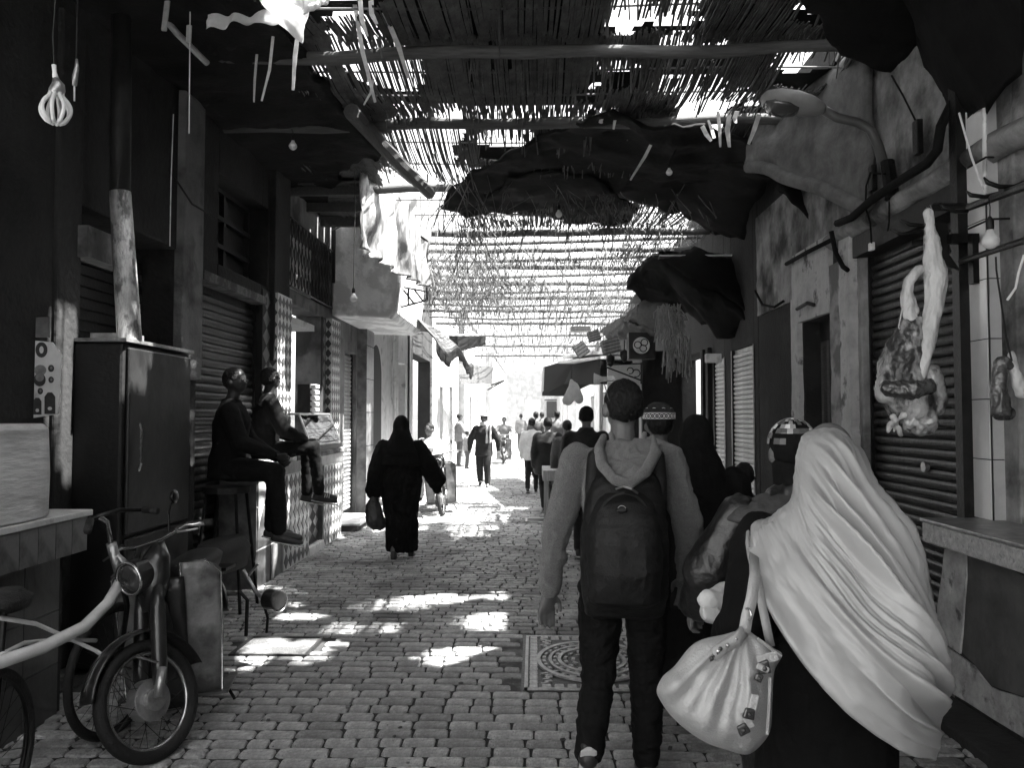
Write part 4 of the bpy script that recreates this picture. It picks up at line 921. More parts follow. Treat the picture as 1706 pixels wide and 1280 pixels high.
# hanging threads and cables on the left
for lab, pts, r_ in (('thin pale cord hanging down from the canopy lath at the top left', [(317, 0, 5.0), (316, 110, 5.02), (315, 222, 5.03)], .004),
                     ('long pale thread hanging over the grey wall above the refrigerator', [(289, 190, 5.6), (285, 300, 5.6), (283, 410, 5.6)], .004),
                     ('dark cable drooping across the grey wall on the left', [(225, 228, 6.1), (280, 280, 6.2), (320, 340, 6.3), (358, 362, 6.5)], .008)):
    tag(MB().tube([P(a, b_, Y=c) for a, b_, c in pts], r_, 5).build('hanging_cable', m_pale if 'pale' in lab else m_dark), lab, 'cable')

# ------------------------------------------------------------------ butcher stall on the right
XB = 2.2
t = thing('butcher_counter', 'thick concrete counter of the butcher stall on the right with peeling painted front', 'counter', (2.5, 4, 0))
MB().b2((2.30, -3, 0), (2.6, 4.50, .82)).build('body', m_dwall, t)
top = MB().b2((XB, -3, .885), (2.75, 4.63, 1.0)).build('counter_slab', mat('speckled_terrazzo', .42, .7, 30, .35, .4, v2=.25, pscale=40, mid=.6), t, bevel=.012)
MB().b2((XB - .006, -3, 1.0), (2.75, 4.64, 1.02)).build('steel_top', m_alu, t, bevel=.004)
# peeled skin of plaster: pale leg and plinth
def skin_poly(pts, th, m, nm): 
    q = [P(a, b_, X=2.295) for a, b_ in pts]; return MB().prism(q, (-th, 0, 0)).build(nm, m, t)
m_peel = mat('peeling_paint', .34, .9, 6, .45, .6, v2=.08, pscale=7, bscale=40, mid=.6)
skin_poly([(1577, 915), (1612, 920), (1613, 960), (1609, 1010), (1606, 1060), (1602, 1090), (1582, 1075), (1563, 1072), (1565, 1010), (1572, 960)], .012, m_peel, 'plaster_patch')
skin_poly([(1562, 1078), (1582, 1080), (1602, 1094), (1625, 1110), (1640, 1130), (1652, 1145), (1668, 1152), (1690, 1158), (1720, 1168), (1720, 1236), (1660, 1200), (1610, 1168), (1582, 1152), (1562, 1150)], .012, m_peel, 'plaster_patch')
MB().prism([P(1612, 920, X=2.297), P(1720, 965, X=2.297), P(1720, 1166, X=2.297), P(1690, 1156, X=2.297), P(1652, 1143, X=2.297), P(1625, 1108, X=2.297), P(1604, 1088, X=2.297)], (-.004, 0, 0)).build('painted_panel', mat('dull_counter_paint', .07, .8, 4, .4, .4, streak=.3), t)
MB().b2((2.05, -3, 0), (2.3, 4.62, .06)).build('plinth', m_dwall, t, bevel=.01)
# tiled column
t = thing('tiled_column', 'white-tiled square column standing on the butcher counter', 'column', (2.7, 4.6, 1.02))
xc = P(1652, 800, Y=4.50).x; xr = P(1690, 800, Y=4.50).x
MB().b2((xc + .006, 4.506, 1.02), (xr - .004, 4.86, 4.1)).build('core', m_dark, t)
z0 = 1.6 + (693 - 863) / F * 4.5; zz = 1.022
for k in range(9):
    h_ = .337; 
    if zz > 4.0: break
    MB().b2((xc, 4.51, zz), (xc + .012, 4.855, zz + h_ - .006)).build('tile', m_tile, t)
    MB().b2((xc + .014, 4.5, zz), (xr, 4.512, zz + h_ - .006)).build('tile', mat('shaded_glazed_tile', .42, .25, 4, .15, .05, spec=.5), t); zz += h_  # darker copy of the white tile: this side's shade in its colour
MB().tube([P(1640, 180, Y=4.4), P(1641, 300, Y=4.42), P(1642, 330, Y=4.42)], .012, 8).build('conduit', m_pale, t)
t = thing('doorway_frame', 'white door frame with dark opening at the far right behind the butcher stall', 'door frame', P(1700, 600, Y=4.3))
MB().b2((xr + .004, 4.56, 1.02), (xr + .08, 4.7, 3.3)).build('dark_post', m_dark, t); MB().b2((xr + .06, 4.2, 1.0), (xr + .1, 4.3, 3.2)).build('jamb', m_pale, t)
MB().b2((xr + .005, 4.3, 3.05), (3.3, 4.5, 4.2)).build('lintel', m_plaster_r, t)
# steel post and rails
t = thing('meat_rack', 'black steel post with welded rails and curved hooks over the butcher counter', 'rack', P(1602, 700, Y=4.7))
a = P(1602, 400, Y=4.72)
MB().b2((a.x - .04, 4.68, .0), (a.x + .04, 4.76, 4.15)).build('post', m_steel_d, t)
q = lambda x, y, Y=4.0: P(x, y, Y=Y)
MB().tube([q(1555, 345, 4.65), q(1615, 345, 4.45), q(1720, 305, 3.6)], .022, 8).build('rail', m_steel_d, t)
MB().tube([q(1600, 436, 4.6), q(1720, 396, 3.7)], .017, 8).build('rail', m_steel_d, t)
MB().tube([q(1520, 405, 4.8), q(1620, 400, 4.6)], .02, 6).build('rail', m_steel_d, t)
MB().b2(q(1612, 395, 4.55), q(1632, 472, 4.5)).build('bracket', m_steel_d, t); MB().b2(q(1578, 392, 4.6), q(1632, 404, 4.55)).build('bracket', m_steel_d, t)
MB().prism([q(1560, 370, 4.6), q(1578, 372, 4.6), q(1582, 395, 4.6), q(1582, 425, 4.6), q(1600, 450, 4.6), q(1575, 440, 4.6), q(1556, 400, 4.6)], (0, .02, 0)).build('bracket', m_steel_d, t)
for pts, Y in (((( 1639, 295), (1645, 304), (1665, 311), (1690, 311), (1706, 304)), 3.9), (((1610, 318), (1617, 325), (1640, 328), (1665, 322), (1690, 312)), 4.1), (((1565, 338), (1572, 346), (1590, 352), (1612, 352)), 4.3), (((1482, 382), (1500, 390), (1530, 388), (1555, 378)), 4.5), (((1500, 366), (1515, 374), (1540, 376), (1556, 370)), 4.5)):
    MB().tube([P(x_, y_, Y=Y) for x_, y_ in pts], [.004] + [.012] * (len(pts) - 1), 8).build('hook', m_steel_d, t, smooth=True)
# cords over the column
for lab, pts, m_, r_ in (('pale cord slanting over the tiled column from the dark post', [(1598, 188, 4.4), (1618, 260, 4.3), (1645, 335, 4.2)], m_pale, .006), ('thin hooked pale wire hanging at the far right edge', [(1706, 425, 3.8), (1697, 455, 3.8), (1692, 480, 3.8), (1678, 500, 3.8)], m_pale, .006), ('dark cord from the lower rail down to the small hanging cut', [(1659, 428, 3.9), (1660, 450, 3.9), (1676, 560, 3.9), (1686, 602, 3.9)], m_dark, .005), ('dark cable sagging across the white-tiled column', [(1612, 382, 4.4), (1650, 365, 4.4), (1690, 364, 4.4), (1720, 372, 4.4)], m_dark, .006), ('second dark cable crossing the top of the tiled column', [(1612, 280, 4.4), (1642, 262, 4.4), (1655, 262, 4.45)], m_dark, .006)):
    tag(MB().tube([P(x_, y_, Y=Y) for x_, y_, Y in pts], r_, 6).build('hanging_cable', m_), lab, 'cable')
# meat: large hindquarter
m_meat = mat('marbled_meat_and_fat', .38, .38, 9, .4, .6, v2=.03, pscale=9, spec=.6, stretch=(1, 1, .5), bscale=30, mid=.50, width=.05)
m_fat = mat('pale_fat', .48, .42, 10, .2, .5, spec=.5, v2=.3, pscale=12, bscale=40, mid=.6, stretch=(1, 1, .4))
m_bld = mat('dark_red_muscle', .05, .25, 8, .6, .5, spec=.7, v2=.2, pscale=12, mid=.62)
YM = 4.0; s = YM / F
q = lambda x, y, d=0: P(x, y, Y=YM + d)
t = thing('hanging_meat', 'large pale hindquarter of meat with long shank hanging from a hook', 'meat', q(1550, 350))
sh = MB().chain([(q(1547, 355), 8 * s), (q(1549, 375), 7 * s), (q(1552, 400), 12 * s), (q(1555, 440), 16 * s), (q(1560, 460), 18 * s), (q(1556, 510), 15 * s), (q(1548, 560), 12 * s), (q(1540, 600), 10 * s), (q(1536, 628), 6 * s)]).cap(q(1565, 440), 9 * s, q(1573, 450), 5 * s)
skin(sh, 'shank', m_fat, t, .006, 2, .008, 22, (1, 1, .4))
lp = MB().chain([(q(1545, 447, .02), 5 * s), (q(1528, 450, .03), 8 * s), (q(1514, 470, .04), 8 * s), (q(1510, 495, .04), 9 * s), (q(1514, 525, .04), 10 * s), (q(1528, 548, .03), 10 * s)]).chain([(q(1514, 480, .05), 4 * s), (q(1524, 520, .05), 7 * s)])
skin(lp, 'hock_loop', m_fat, t, .006, 2, .008, 22)
bd = MB().chain([(q(1520, 545, .05), 20 * s), (q(1508, 580, .06), 30 * s), (q(1500, 615, .07), 36 * s), (q(1505, 650, .07), 40 * s), (q(1520, 680, .07), 36 * s), (q(1535, 700, .05), 26 * s)]).cap(q(1480, 640, .04), 20 * s, q(1478, 655, .04), 18 * s).cap(q(1545, 630, .06), 24 * s, q(1558, 665, .05), 18 * s).cap(q(1560, 680, .05), 12 * s, q(1562, 650, .05), 10 * s)
skin(bd, 'haunch', m_meat, t, .008, 2, .014, 12, (1, 1, .8), fine=.004)
skin(MB().cap(q(1478, 647, -.02), 12 * s, q(1520, 650, -.05), 15 * s).cap(q(1520, 650, -.05), 13 * s, q(1545, 645, -.03), 13 * s), 'cut_face', m_bld, t, .006, 2, .012, 20, fine=.004)
fr = MB()
for _ in range(26):
    a = q(U(1480, 1552), U(690, 714), U(-.04, .08)); fr.chain([(a, U(3, 7) * s), (a + V((U(-.02, .02), U(-.02, .02), -U(.01, .04))), U(1.5, 4) * s)], 8)
skin(fr, 'trimmed_edge', m_fat, t, .005, 1, .004, 30)
MB().tube([q(1541, 430), q(1543, 345), q(1549, 342), q(1554, 352)], .005, 6).build('hook', m_chrome, t)
MB().tube([q(1508, 490, .04), q(1497, 545, .03), q(1499, 550, .03)], .003, 5).build('string', m_pale, t)
q = lambda x, y, d=0: P(x, y, Y=3.95 + d)
t = thing('hanging_meat', 'small dark cut of meat hanging before the tiled column', 'meat', q(1670, 600))
skin(MB().chain([(q(1668, 600), 8 * s), (q(1665, 625), 12 * s), (q(1664, 655), 13 * s), (q(1668, 685), 15 * s), (q(1680, 690), 10 * s)]).cap(q(1672, 600), 7 * s, q(1684, 610), 6 * s), 'flesh', m_bld, t, .006, 2, .012, 16)
t = thing('hanging_meat', 'small pale bone-ended cut of meat at the far right edge', 'meat', q(1690, 600))
skin(MB().chain([(q(1686, 592), 6 * s), (q(1691, 620), 6 * s), (q(1697, 640), 10 * s), (q(1701, 655), 8 * s)]), 'flesh', m_fat, t, .006, 2, .01, 16)

# ------------------------------------------------------------------ street lamp on the right wall
t = thing('street_lamp', 'cobra-head street lamp on a bent pipe arm fixed to the right wall', 'street lamp', P(1480, 310, X=2.5))
YS = 5.9
q = lambda x, y, Y=YS: P(x, y, Y=Y)
s = YS / F
hd = MB(); A_, B_ = q(1268, 165), q(1372, 182); ax = (B_ - A_).normalized(); up = V((0, 0, 1)); up = (up - ax * up.dot(ax)).normalized(); sd = ax.cross(up)
hd.loft([(A_ + ax * (L_ * s) + up * o_ * s, sd * w_ * s, up * h_ * s) for L_, w_, h_, o_ in ((0, 6, 3, 4), (6, 22, 11, 3), (25, 31, 17, 2), (55, 33, 18, 2), (80, 29, 15, 1), (98, 18, 11, 0), (106, 10, 8, 0))], 24)
hd.build('lamp_head', mat('grey_lamp_housing', .2, .5, 6, .2, .1), t, smooth=True)
MB().loft([(A_ + ax * (L_ * s) + up * o_ * s, sd * w_ * s, up * h_ * s) for L_, w_, h_, o_ in ((6, 12, 4, -6), (18, 24, 10, -9), (40, 26, 13, -9), (60, 22, 9, -8), (68, 8, 4, -6))], 20).build('lens', mat('smoked_lens', .05, .15, 5, .1, 0, spec=.7), t, smooth=True)
ap = [q(1372, 183), q(1395, 196), q(1430, 204), q(1450, 216), q(1462, 240), q(1472, 275, 5.85), P(1484, 315, X=2.5)]
MB().tube(ap, [.035] * 5 + [.04, .042], 12).build('arm', mat('lamp_arm_paint', .06, .5, 6, .2, .1), t, smooth=True)
MB().tube([P(1478, 270, X=2.5), P(1486, 330, X=2.5)], .05, 10).build('wall_clamp', m_steel_d, t)
# things fixed to the right wall
for lab, a, b_ in (('dark iron bar hanging on the plaster above the cable ledge', (1529, 200), (1529, 258)), ('dark iron bar on the wall beside the lamp arm clamp', (1454, 275), (1453, 318))):
    c = P(*a, X=2.48); d = P(*b_, X=2.48); tag(MB().box((c + d) / 2, (.04, .07, (c - d).length)).build('wall_bar', m_steel_d, bevel=.005), lab, 'iron bar')
for lab, pts, r_ in (('thick black cable bundle sweeping along the plaster ledge', [(1590, 165, 2.5), (1568, 210, 2.44), (1562, 250, 2.42), (1545, 272, 2.42), (1500, 300, 2.42), (1450, 335, 2.4), (1420, 362, 2.4), (1395, 372, 2.42)], .03),
                     ('thin wire running slanting down the plaster to the iron bar', [(1485, 125, 2.3), (1505, 160, 2.4), (1525, 200, 2.46)], .006), ('looping thin wire near the lamp arm clamp', [(1475, 290, 2.46), (1450, 288, 2.45), (1443, 310, 2.43), (1442, 345, 2.45), (1450, 372, 2.5), (1452, 405, 2.5)], .007), ('hanging wire under the lamp arm clamp', [(1482, 320, 2.48), (1481, 370, 2.5), (1479, 385, 2.5)], .006),
                     ('dark cable drooping over the white door surround', [(1385, 385, 2.45), (1392, 420, 2.5), (1405, 445, 2.5), (1412, 450, 2.5)], .02), ('dark cable looping on the sooty wall beside the door', [(1258, 485, 2.5), (1270, 508, 2.48), (1290, 512, 2.48), (1305, 502, 2.5)], .014), ('diagonal cable under the chipped plaster lintel', [(1310, 440, 2.5), (1345, 420, 2.5), (1385, 400, 2.5)], .02)):
    tag(MB().tube([P(x_, y_, X=X_) for x_, y_, X_ in pts], r_, 7).build('wall_cable', m_black, smooth=True), lab, 'cable')
tag(MB().box(P(1452, 411, X=2.52), (.03, .06, .06)).build('junction_box', m_pale, bevel=.006), 'tiny white junction box at the foot of the hanging wire', 'junction box')
tag(MB().box(P(1188, 597, Y=9.0), (.17, .1, .1)).build('meter_box', m_pale, bevel=.01), 'small white box fixed above the narrow ribbed shutter on the right', 'box')
MB()
# ------------------------------------------------------------------ goods over the far right shops
t = thing('round_sign', 'round white hanging sign with three linked rings over the right shops', 'sign', P(1068, 576, Y=9.6)); c = P(1068, 576, Y=9.6); s = 9.6 / F
MB().cyl(c, 15 * s, .05, (0, 1, 0), 36).build('disc', m_pale, t)
MB().torus(c + V((0, -.027, 0)), 15 * s, .008, (0, 1, 0)).build('rim', m_dark, t)
for a, b_ in ((-6, -1), (5, -5), (3, 5)): MB().torus(c + V((a * s, -.03, -b_ * s)), 5.5 * s, .006, (0, 1, 0), 24, 6).build('printed_ring', m_dark, t)
MB().box(P(1068, 577, Y=9.75), (44 * s, .2, 44 * s)).build('housing', m_dark, t)
def crate(label, x0, y0_, x1, y1_, Y, m=None, rot=0.0):
    a, b_ = P(x0, y0_, Y=Y), P(x1, y1_, Y=Y); c = (a + b_) / 2; wx, wz = abs(b_.x - a.x), abs(a.z - b_.z)
    t = thing('hanging_crate', label, 'crate', c); R = Euler((0, rot, 0)).to_matrix()
    MB().box(c, (wx, .28, wz), R).build('body', m or m_wood, t)
    for k in range(4): MB().box(c + R @ V((0, -.15, -wz / 2 + (k + .5) * wz / 4)), (wx * 1.02, .012, wz / 5.2), R).build('slat', m_woodl, t)
    return t
crate('slatted crate hung under the dark awning nearest the round sign', 1003, 566, 1031, 588, 10.5, rot=-.25)
crate('smaller slatted crate hung to the left under the dark awning', 980, 552, 998, 568, 12, rot=-.3)
crate('leftmost little crate hung beneath the pale-rimmed awning', 958, 572, 978, 594, 14, rot=-.6)
crate('pale box standing on top of the far right awning', 950, 545, 983, 553, 14, m_pale)
sheet3('plank_awning', 'splintered dark plank awning above the round sign', 'awning', [P(1000, 552, Y=13), P(1062, 520, Y=9.8), P(1100, 512, Y=9.4), P(1098, 560, Y=9.3), P(1050, 545, Y=10.2), P(1010, 566, Y=12)], .06, m_wood, .04)
t = thing('white_bag', 'white cloth bag hanging beneath the far right awning', 'bag', P(955, 650, Y=10)); s = 10 / F; q = lambda x, y, d=0: P(x, y, Y=10 + d)
skin(MB().chain([(q(952, 634), 3 * s), (q(954, 645), 7 * s), (q(952, 658), 10 * s), (q(946, 667), 9 * s)]).chain([(q(956, 645), 8 * s), (q(964, 665), 8 * s)]), 'bag', m_cloth_w, t, .012, 3, .015, 12); MB().tube([q(952, 634), q(953, 612)], .006, 5).build('cord', m_dark, t)
hb = MB()
for _ in range(150):
    a = P(U(1096, 1135), U(505, 540), Y=8.8 + U(-.15, .15)); b_ = a + V((U(-.08, .08), U(-.05, .05), -U(.08, .3))); hb.tube([a, (a + b_) / 2 + V((U(-.04, .04), 0, 0)), b_], U(.004, .008), 4, cap=False)
tag(hb.build('herb_bundle', mat('dried_stalks', .22, .7, 10, .4, .2), fix=False), 'bushy bundle of dried stalks hanging beside the round sign', 'bundle')
hb = MB()
for _ in range(90):
    a = P(U(1105, 1150), U(555, 580), Y=8.7 + U(-.15, .15)); b_ = a + V((U(-.05, .05), U(-.05, .05), -U(.15, .4))); hb.tube([a, b_], U(.003, .006), 4, cap=False)
tag(hb.build('herb_bundle', MC['dried_stalks'], fix=False), 'lower fringe of dark stalks hanging under the bushy bundle', 'bundle')
for k, (x_, y_, Y) in enumerate(((1017, 600, 11), (1040, 592, 10.4))):
    t = thing('hanging_lantern', ('left', 'right')[k] + ' of two small dark lanterns hanging below the awning crates', 'lantern', P(x_, y_, Y=Y)); s = Y / F
    MB().loft([(P(x_, y_ + d, Y=Y), V((r_ * s, 0, 0)), V((0, r_ * s, 0))) for d, r_ in ((-9, 2), (-6, 7), (2, 7), (9, 4), (12, 1))], 12).build('body', m_dark, t, smooth=True); MB().tube([P(x_, y_ - 9, Y=Y), P(x_, y_ - 25, Y=Y)], .006, 5).build('cord', m_dark, t)
t = thing('iron_bracket', 'scrolled wrought iron bracket on the pale wall behind the backpack wearer', 'bracket', P(1040, 625, Y=10.5)); f = MB(); q = lambda x, y: P(x, y, Y=10.5)
for pts in (((1010, 608), (1070, 606)), ((1010, 612), (1068, 634)), ((1068, 604), (1068, 640))): f.tube([q(*p) for p in pts], .01, 5)
f.build('frame', m_steel_d, t); f = MB(); 
for cx_, cy_, r_ in ((1050, 618, 5), (1060, 622, 6)): f.torus(q(cx_, cy_), r_ * 10.5 / F, .007, (0, 1, 0), 20, 5, 0, 300)
f.build('scroll', m_steel_d, t)
tag(MB().b2(P(1012, 606, Y=11.4), P(1070, 690, Y=11.45)).build('pale_board', m_pale), 'pale board panel behind the scrolled iron bracket', 'board')
tag(MB().b2(P(1070, 585, Y=11.2), P(1136, 800, Y=11.3)).build('grey_door_panel', m_mwall), 'grey plaster panel behind the embroidered cap wearer', 'panel')
tag(MB().tube([P(1002, 640, Y=9), P(1001, 720, Y=9)], .02, 6).build('awning_pole', m_pale), 'slim pale awning pole beside the backpack wearer head', 'pole')
t = thing('speaker_horn', 'small pale horn loudspeaker at the top of the awning pole', 'loudspeaker', P(1003, 632, Y=9)); c = P(1003, 632, Y=9); MB().loft([(c + V((-.09, 0, 0)), V((0, .07, 0)), V((0, 0, .07))), (c, V((0, .03, 0)), V((0, 0, .03))), (c + V((.1, 0, 0)), V((0, .03, 0)), V((0, 0, .03)))], 16).build('horn', m_pale, t, smooth=True); MB().box(c + V((.1, 0, 0)), (.08, .08, .08)).build('driver', m_alu, t)
# pushcart behind the backpack wearer
CYc = 11.9
t = thing('pushcart', 'low wooden pushcart tray on a dark wheel left of the backpack wearer', 'cart', P(935, 860, z=0)); q = lambda x, y, d=0: P(x, y, Y=CYc + d)
a, b_ = q(904, 784), q(985, 802)
MB().b2(a, b_ + V((0, 1.2, 0))).build('tray', m_woodl, t, bevel=.01)
MB().torus(V((q(917, 840).x, CYc + .5, .27)), .25, .03, (1, .1, 0)).build('wheel', m_dark, t, smooth=True)
MB().torus(V((q(975, 840).x, CYc + .5, .27)), .25, .03, (1, .1, 0)).build('wheel', m_dark, t, smooth=True)
MB().b2(V((a.x + .02, CYc + .05, 0.02)), V((a.x + .09, CYc + .12, a.z - .12))).build('leg', m_woodl, t)
MB().b2(V((a.x + .15, CYc + .1, .25)), V((b_.x - .1, CYc + .9, a.z - .14))).build('chassis', m_mwall, t)
# small boxes on left floor: rough slab at near left wall
t = thing('stone_slab', 'broken rough stone slab on the ground at the foot of the near left stall', 'slab', P(50, 1150, z=0))
MB().prism([P(x_, y_, z=.0) for x_, y_ in ((-60, 1190), (30, 1150), (85, 1118), (118, 1120), (118, 1140), (85, 1165), (60, 1180), (-20, 1230))], (0, 0, .06)).build('slab', m_conc, t, bevel=.01)
tag(MB().ball(P(0, 1165, Y=3.5), (.045, .045, .045)).build('ball', m_pale, smooth=True), 'pale round knob at the lower left edge', 'ball') if False else None
# ------------------------------------------------------------------ people
m_jean = mat('black_jeans', .005, .85, 20, .5, .2, spec=.15)
m_hood = mat('heather_grey_fleece', .12, .95, 150, .35, .8, bscale=260, spec=.15, sheen=.3)
m_pack = mat('black_backpack_nylon', .005, .6, 30, .4, .3, bscale=200, spec=.35)
m_coat = mat('dark_wool_coat', .010, .9, 30, .5, .4, spec=.2, sheen=.2)
m_gcoat = mat('grey_jacket_cloth', .05, .8, 10, .4, .3)
m_gloss = mat('glossy_black_quilt', .006, .42, 10, .4, .3, spec=.6)
m_lcoat = mat('pale_shirt_cloth', .5, .85, 10, .2, .2)
m_mcoat = mat('mid_grey_cloth', .16, .85, 10, .3, .2)
m_shoe = mat('black_shoe_leather', .02, .45, 20, .4, .2); m_sole = mat('pale_shoe_sole', .45, .7, 20, .2, .1)
m_abaya = mat('black_abaya', .004, .9, 12, .5, .2, spec=.12)
m_shawl = mat('silky_grey_shawl', .26, .36, 3, .06, .05, spec=.55, bscale=400)
m_eye = mat('eye_dark', .02, .15, 5, .1, 0, spec=.7)
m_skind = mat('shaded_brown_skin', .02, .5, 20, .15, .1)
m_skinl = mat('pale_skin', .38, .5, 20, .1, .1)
D = dict(pelvis=(0, 0, .53), waist=(0, 0, .62), chest=(0, 0, .735), neck=(0, -.005, .835), head=(0, .012, .928),
         shL=(-.103, 0, .785), shR=(.103, 0, .785), elL=(-.135, -.015, .63), elR=(.135, -.015, .63), wrL=(-.142, .03, .485), wrR=(.142, .03, .485),
         hiL=(-.05, 0, .515), hiR=(.05, 0, .515), knL=(-.055, .012, .285), knR=(.055, .012, .285), anL=(-.055, -.012, .048), anR=(.055, -.012, .048))
class Person: pass
def person(label, x, y, H, rot, wear, pose=None, vox=.018, z=0.0, mats=None, group=None, hands=True, hair='short', fat=1.0, wr=.008, toes=None, headturn=0.0, skinm=None, hold=None, handrot=0):
    """rot 0 faces +Y (away from the camera). wear: dict top/legs/robe/coat ... -> material"""
    J = dict(D); J.update(pose or {})
    R = Matrix.Rotation(math.radians(rot), 4, 'Z')
    T = Matrix.Translation(V((x, y, z))) @ R @ Matrix.Scale(H, 4)
    W = lambda p: T @ V(p)
    t = thing('person', label, 'person', (x, y, z), group=group)
    G = {k: W(v) for k, v in J.items()}
    R3 = R.to_3x3(); X_ = R3 @ V((1, 0, 0)) * H; Y_ = R3 @ V((0, 1, 0)) * H; Z_ = V((0, 0, H))
    Rh = R3 @ Matrix.Rotation(math.radians(headturn), 3, 'Z')
    hx, hy = Rh @ V((1, 0, 0)) * H, Rh @ V((0, 1, 0)) * H
    sp = [('pelvis', .088, .066), ('waist', .078, .06), ('chest', .094, .068)]
    def torso(mb, e=0.0, low=None, up=True, fw=1.0):
        p, w_, c, n = G['pelvis'], G['waist'], G['chest'], G['neck']
        shx = (G['shR'] - G['shL']) / 2
        shd = shx.normalized()
        ringsl = []
        if low is not None: ringsl.append((low[0], X_ * low[1], Y_ * low[2]))
        ringsl += [(p - Z_ * .03, X_ * (.088 * fat + e), Y_ * (.066 * fat + e)), (p + Z_ * .03, X_ * (.086 * fat + e), Y_ * (.068 * fat + e)), (w_, X_ * (.078 * fat + e), Y_ * (.06 * fat + e)), (c, shd * H * (.096 * fat + e), Y_ * (.07 * fat + e)), ((G['shL'] + G['shR']) / 2 - Z_ * .005, shd * H * (.108 + e * .8), Y_ * (.055 + e)), ((G['shL'] + G['shR']) / 2 + Z_ * (.022 + e * .3), shd * H * (.078 + e * .6), Y_ * (.046 + e * .6)), (n - Z_ * .006, X_ * (.046 + e * .4), Y_ * (.040 + e * .4)), (n + Z_ * .012, X_ * (.036 + e * .3), Y_ * (.036 + e * .3))]
        mb.loft(ringsl, 20)
        for s in 'LR': mb.ball(G['sh' + s] - Z_ * .012, (.033 + e * .7) * H)
    B = MB(); torso(B)
    B.cap(G['neck'] - Z_ * .02, .034 * H, G['head'] - Z_ * .035, .030 * H)
    hc = G['head'] + Z_ * .008
    B.ball(hc, (.0435 * H, .055 * H, .058 * H), 18, 14, Rh)
    B.ball(hc + hy * .018 - Z_ * .032, (.032 * H, .034 * H, .030 * H), 14, 10, Rh)      # jaw
    B.cap(hc + hy * .050 - Z_ * .002, .006 * H, hc + hy * .060 - Z_ * .018, .0085 * H)   # nose
    for s in (-1, 1): B.ball(hc + hx * (.0465 * s) - hy * .002 - Z_ * .014, (.0085 * H, .0135 * H, .020 * H), 10, 8, Rh)
    B.cap(hc + hy * .048 - Z_ * .036 - hx * .012, .006 * H, hc + hy * .048 - Z_ * .036 + hx * .012, .006 * H)
    legs_hidden = 'robe' in wear
    for s in 'LR':
        B.chain([(G['sh' + s], .029 * H), (G['el' + s], .024 * H), (G['wr' + s], .0165 * H)])
        if not legs_hidden: B.chain([(G['hi' + s], .048 * H), (G['kn' + s], .031 * H), (G['an' + s], .022 * H)])
        else: B.chain([(G['kn' + s], .03 * H), (G['an' + s], .022 * H)])
        B.cap(G['an' + s], .02 * H, G['an' + s] + ((toes or {}).get(s) and R3 @ V(toes[s]) * H or (Y_ * .09 - Z_ * .026)), .018 * H)
        if hands:
            d = (G['wr' + s] - G['el' + s]).normalized(); lat = (Y_.normalized() - d * Y_.normalized().dot(d)); lat = lat.normalized() if lat.length > .1 else X_.normalized()
            inn = X_.normalized() * (1 if s == 'L' else -1); inn = (inn - d * inn.dot(d)).normalized()
            if handrot: Rz_ = Matrix.Rotation(math.radians(handrot * (1 if s == 'L' else -1)), 3, d); lat = Rz_ @ lat; inn = Rz_ @ inn
            wv = G['wr' + s]; k = H
            B.loft([(wv, lat * .016 * k, inn * .011 * k), (wv + d * .02 * k, lat * .022 * k, inn * .010 * k), (wv + d * .048 * k, lat * .025 * k, inn * .009 * k), (wv + d * .056 * k, lat * .022 * k, inn * .007 * k)], 12)
            cu = (hold or {}).get(s, .35)
            for fi, (o_, L_) in enumerate(((-.021, .034), (-.007, .042), (.007, .045), (.021, .041))):
                p0 = wv + d * .050 * k + lat * o_ * k
                p1 = p0 + (d * math.cos(cu) + inn * math.sin(cu)) * L_ * .5 * k; p2 = p1 + (d * math.cos(cu * 2.4) + inn * math.sin(cu * 2.4)) * L_ * .5 * k
                B.chain([(p0, .0056 * k), (p1, .0052 * k), (p2, .0045 * k)], 8)
            tb = wv + d * .016 * k + lat * .018 * k; t1 = tb + (d * .7 + lat * .7) * .026 * k; t2 = t1 + (d * .95 + inn * .3 + lat * .15) * .022 * k
            B.chain([(tb, .008 * k), (t1, .0065 * k), (t2, .0055 * k)], 8)
    body = skin(B, 'body', skinm or m_skin, t, vox, 2)
    fs = lambda s: (toes or {}).get(s)
    # clothes
    if 'legs' in wear:
        L_ = MB(); e = wear.get('legfit', .007)
        L_.loft([(G['pelvis'] + Z_ * .06, X_ * (.08 * fat + e), Y_ * (.06 * fat + e)), (G['pelvis'], X_ * (.09 * fat + e), Y_ * (.07 * fat + e)), (G['pelvis'] - Z_ * .045, X_ * (.086 * fat + e), Y_ * (.064 * fat + e)), (G['pelvis'] - Z_ * .07, X_ * .06, Y_ * .05)], 18)
        for s in 'LR': L_.chain([(G['hi' + s] - Z_ * .01, (.05 + e) * H), (G['kn' + s], (.033 + e) * H), (G['an' + s] + (G['kn' + s] - G['an' + s]) * .06, (.027 + e * .8) * H)], 14)
        skin(L_, 'trousers', wear['legs'], t, vox, 3, wr, 9, (1, 1, 1.6))
    if 'robe' in wear:
        L_ = MB(); e = wear.get('fit', .02); hem = wear.get('hem', .05); hw = wear.get('hemw', .12)
        hemc = wear.get('hemc', (0, 0)); hcn = W((hemc[0], hemc[1], hem)); mid = G['pelvis'].lerp(hcn, .5)
        L_.loft([(hcn, X_ * hw * .98, Y_ * hw * .8), (hcn + Z_ * .01, X_ * hw, Y_ * hw * .85), (mid, X_ * (hw * .5 + .06), Y_ * (hw * .4 + .05)), (G['pelvis'], X_ * (.095 * fat + e), Y_ * (.078 * fat + e)), (G['waist'], X_ * (.09 * fat + e), Y_ * (.07 * fat + e))], 26)
        torso(L_, e); 
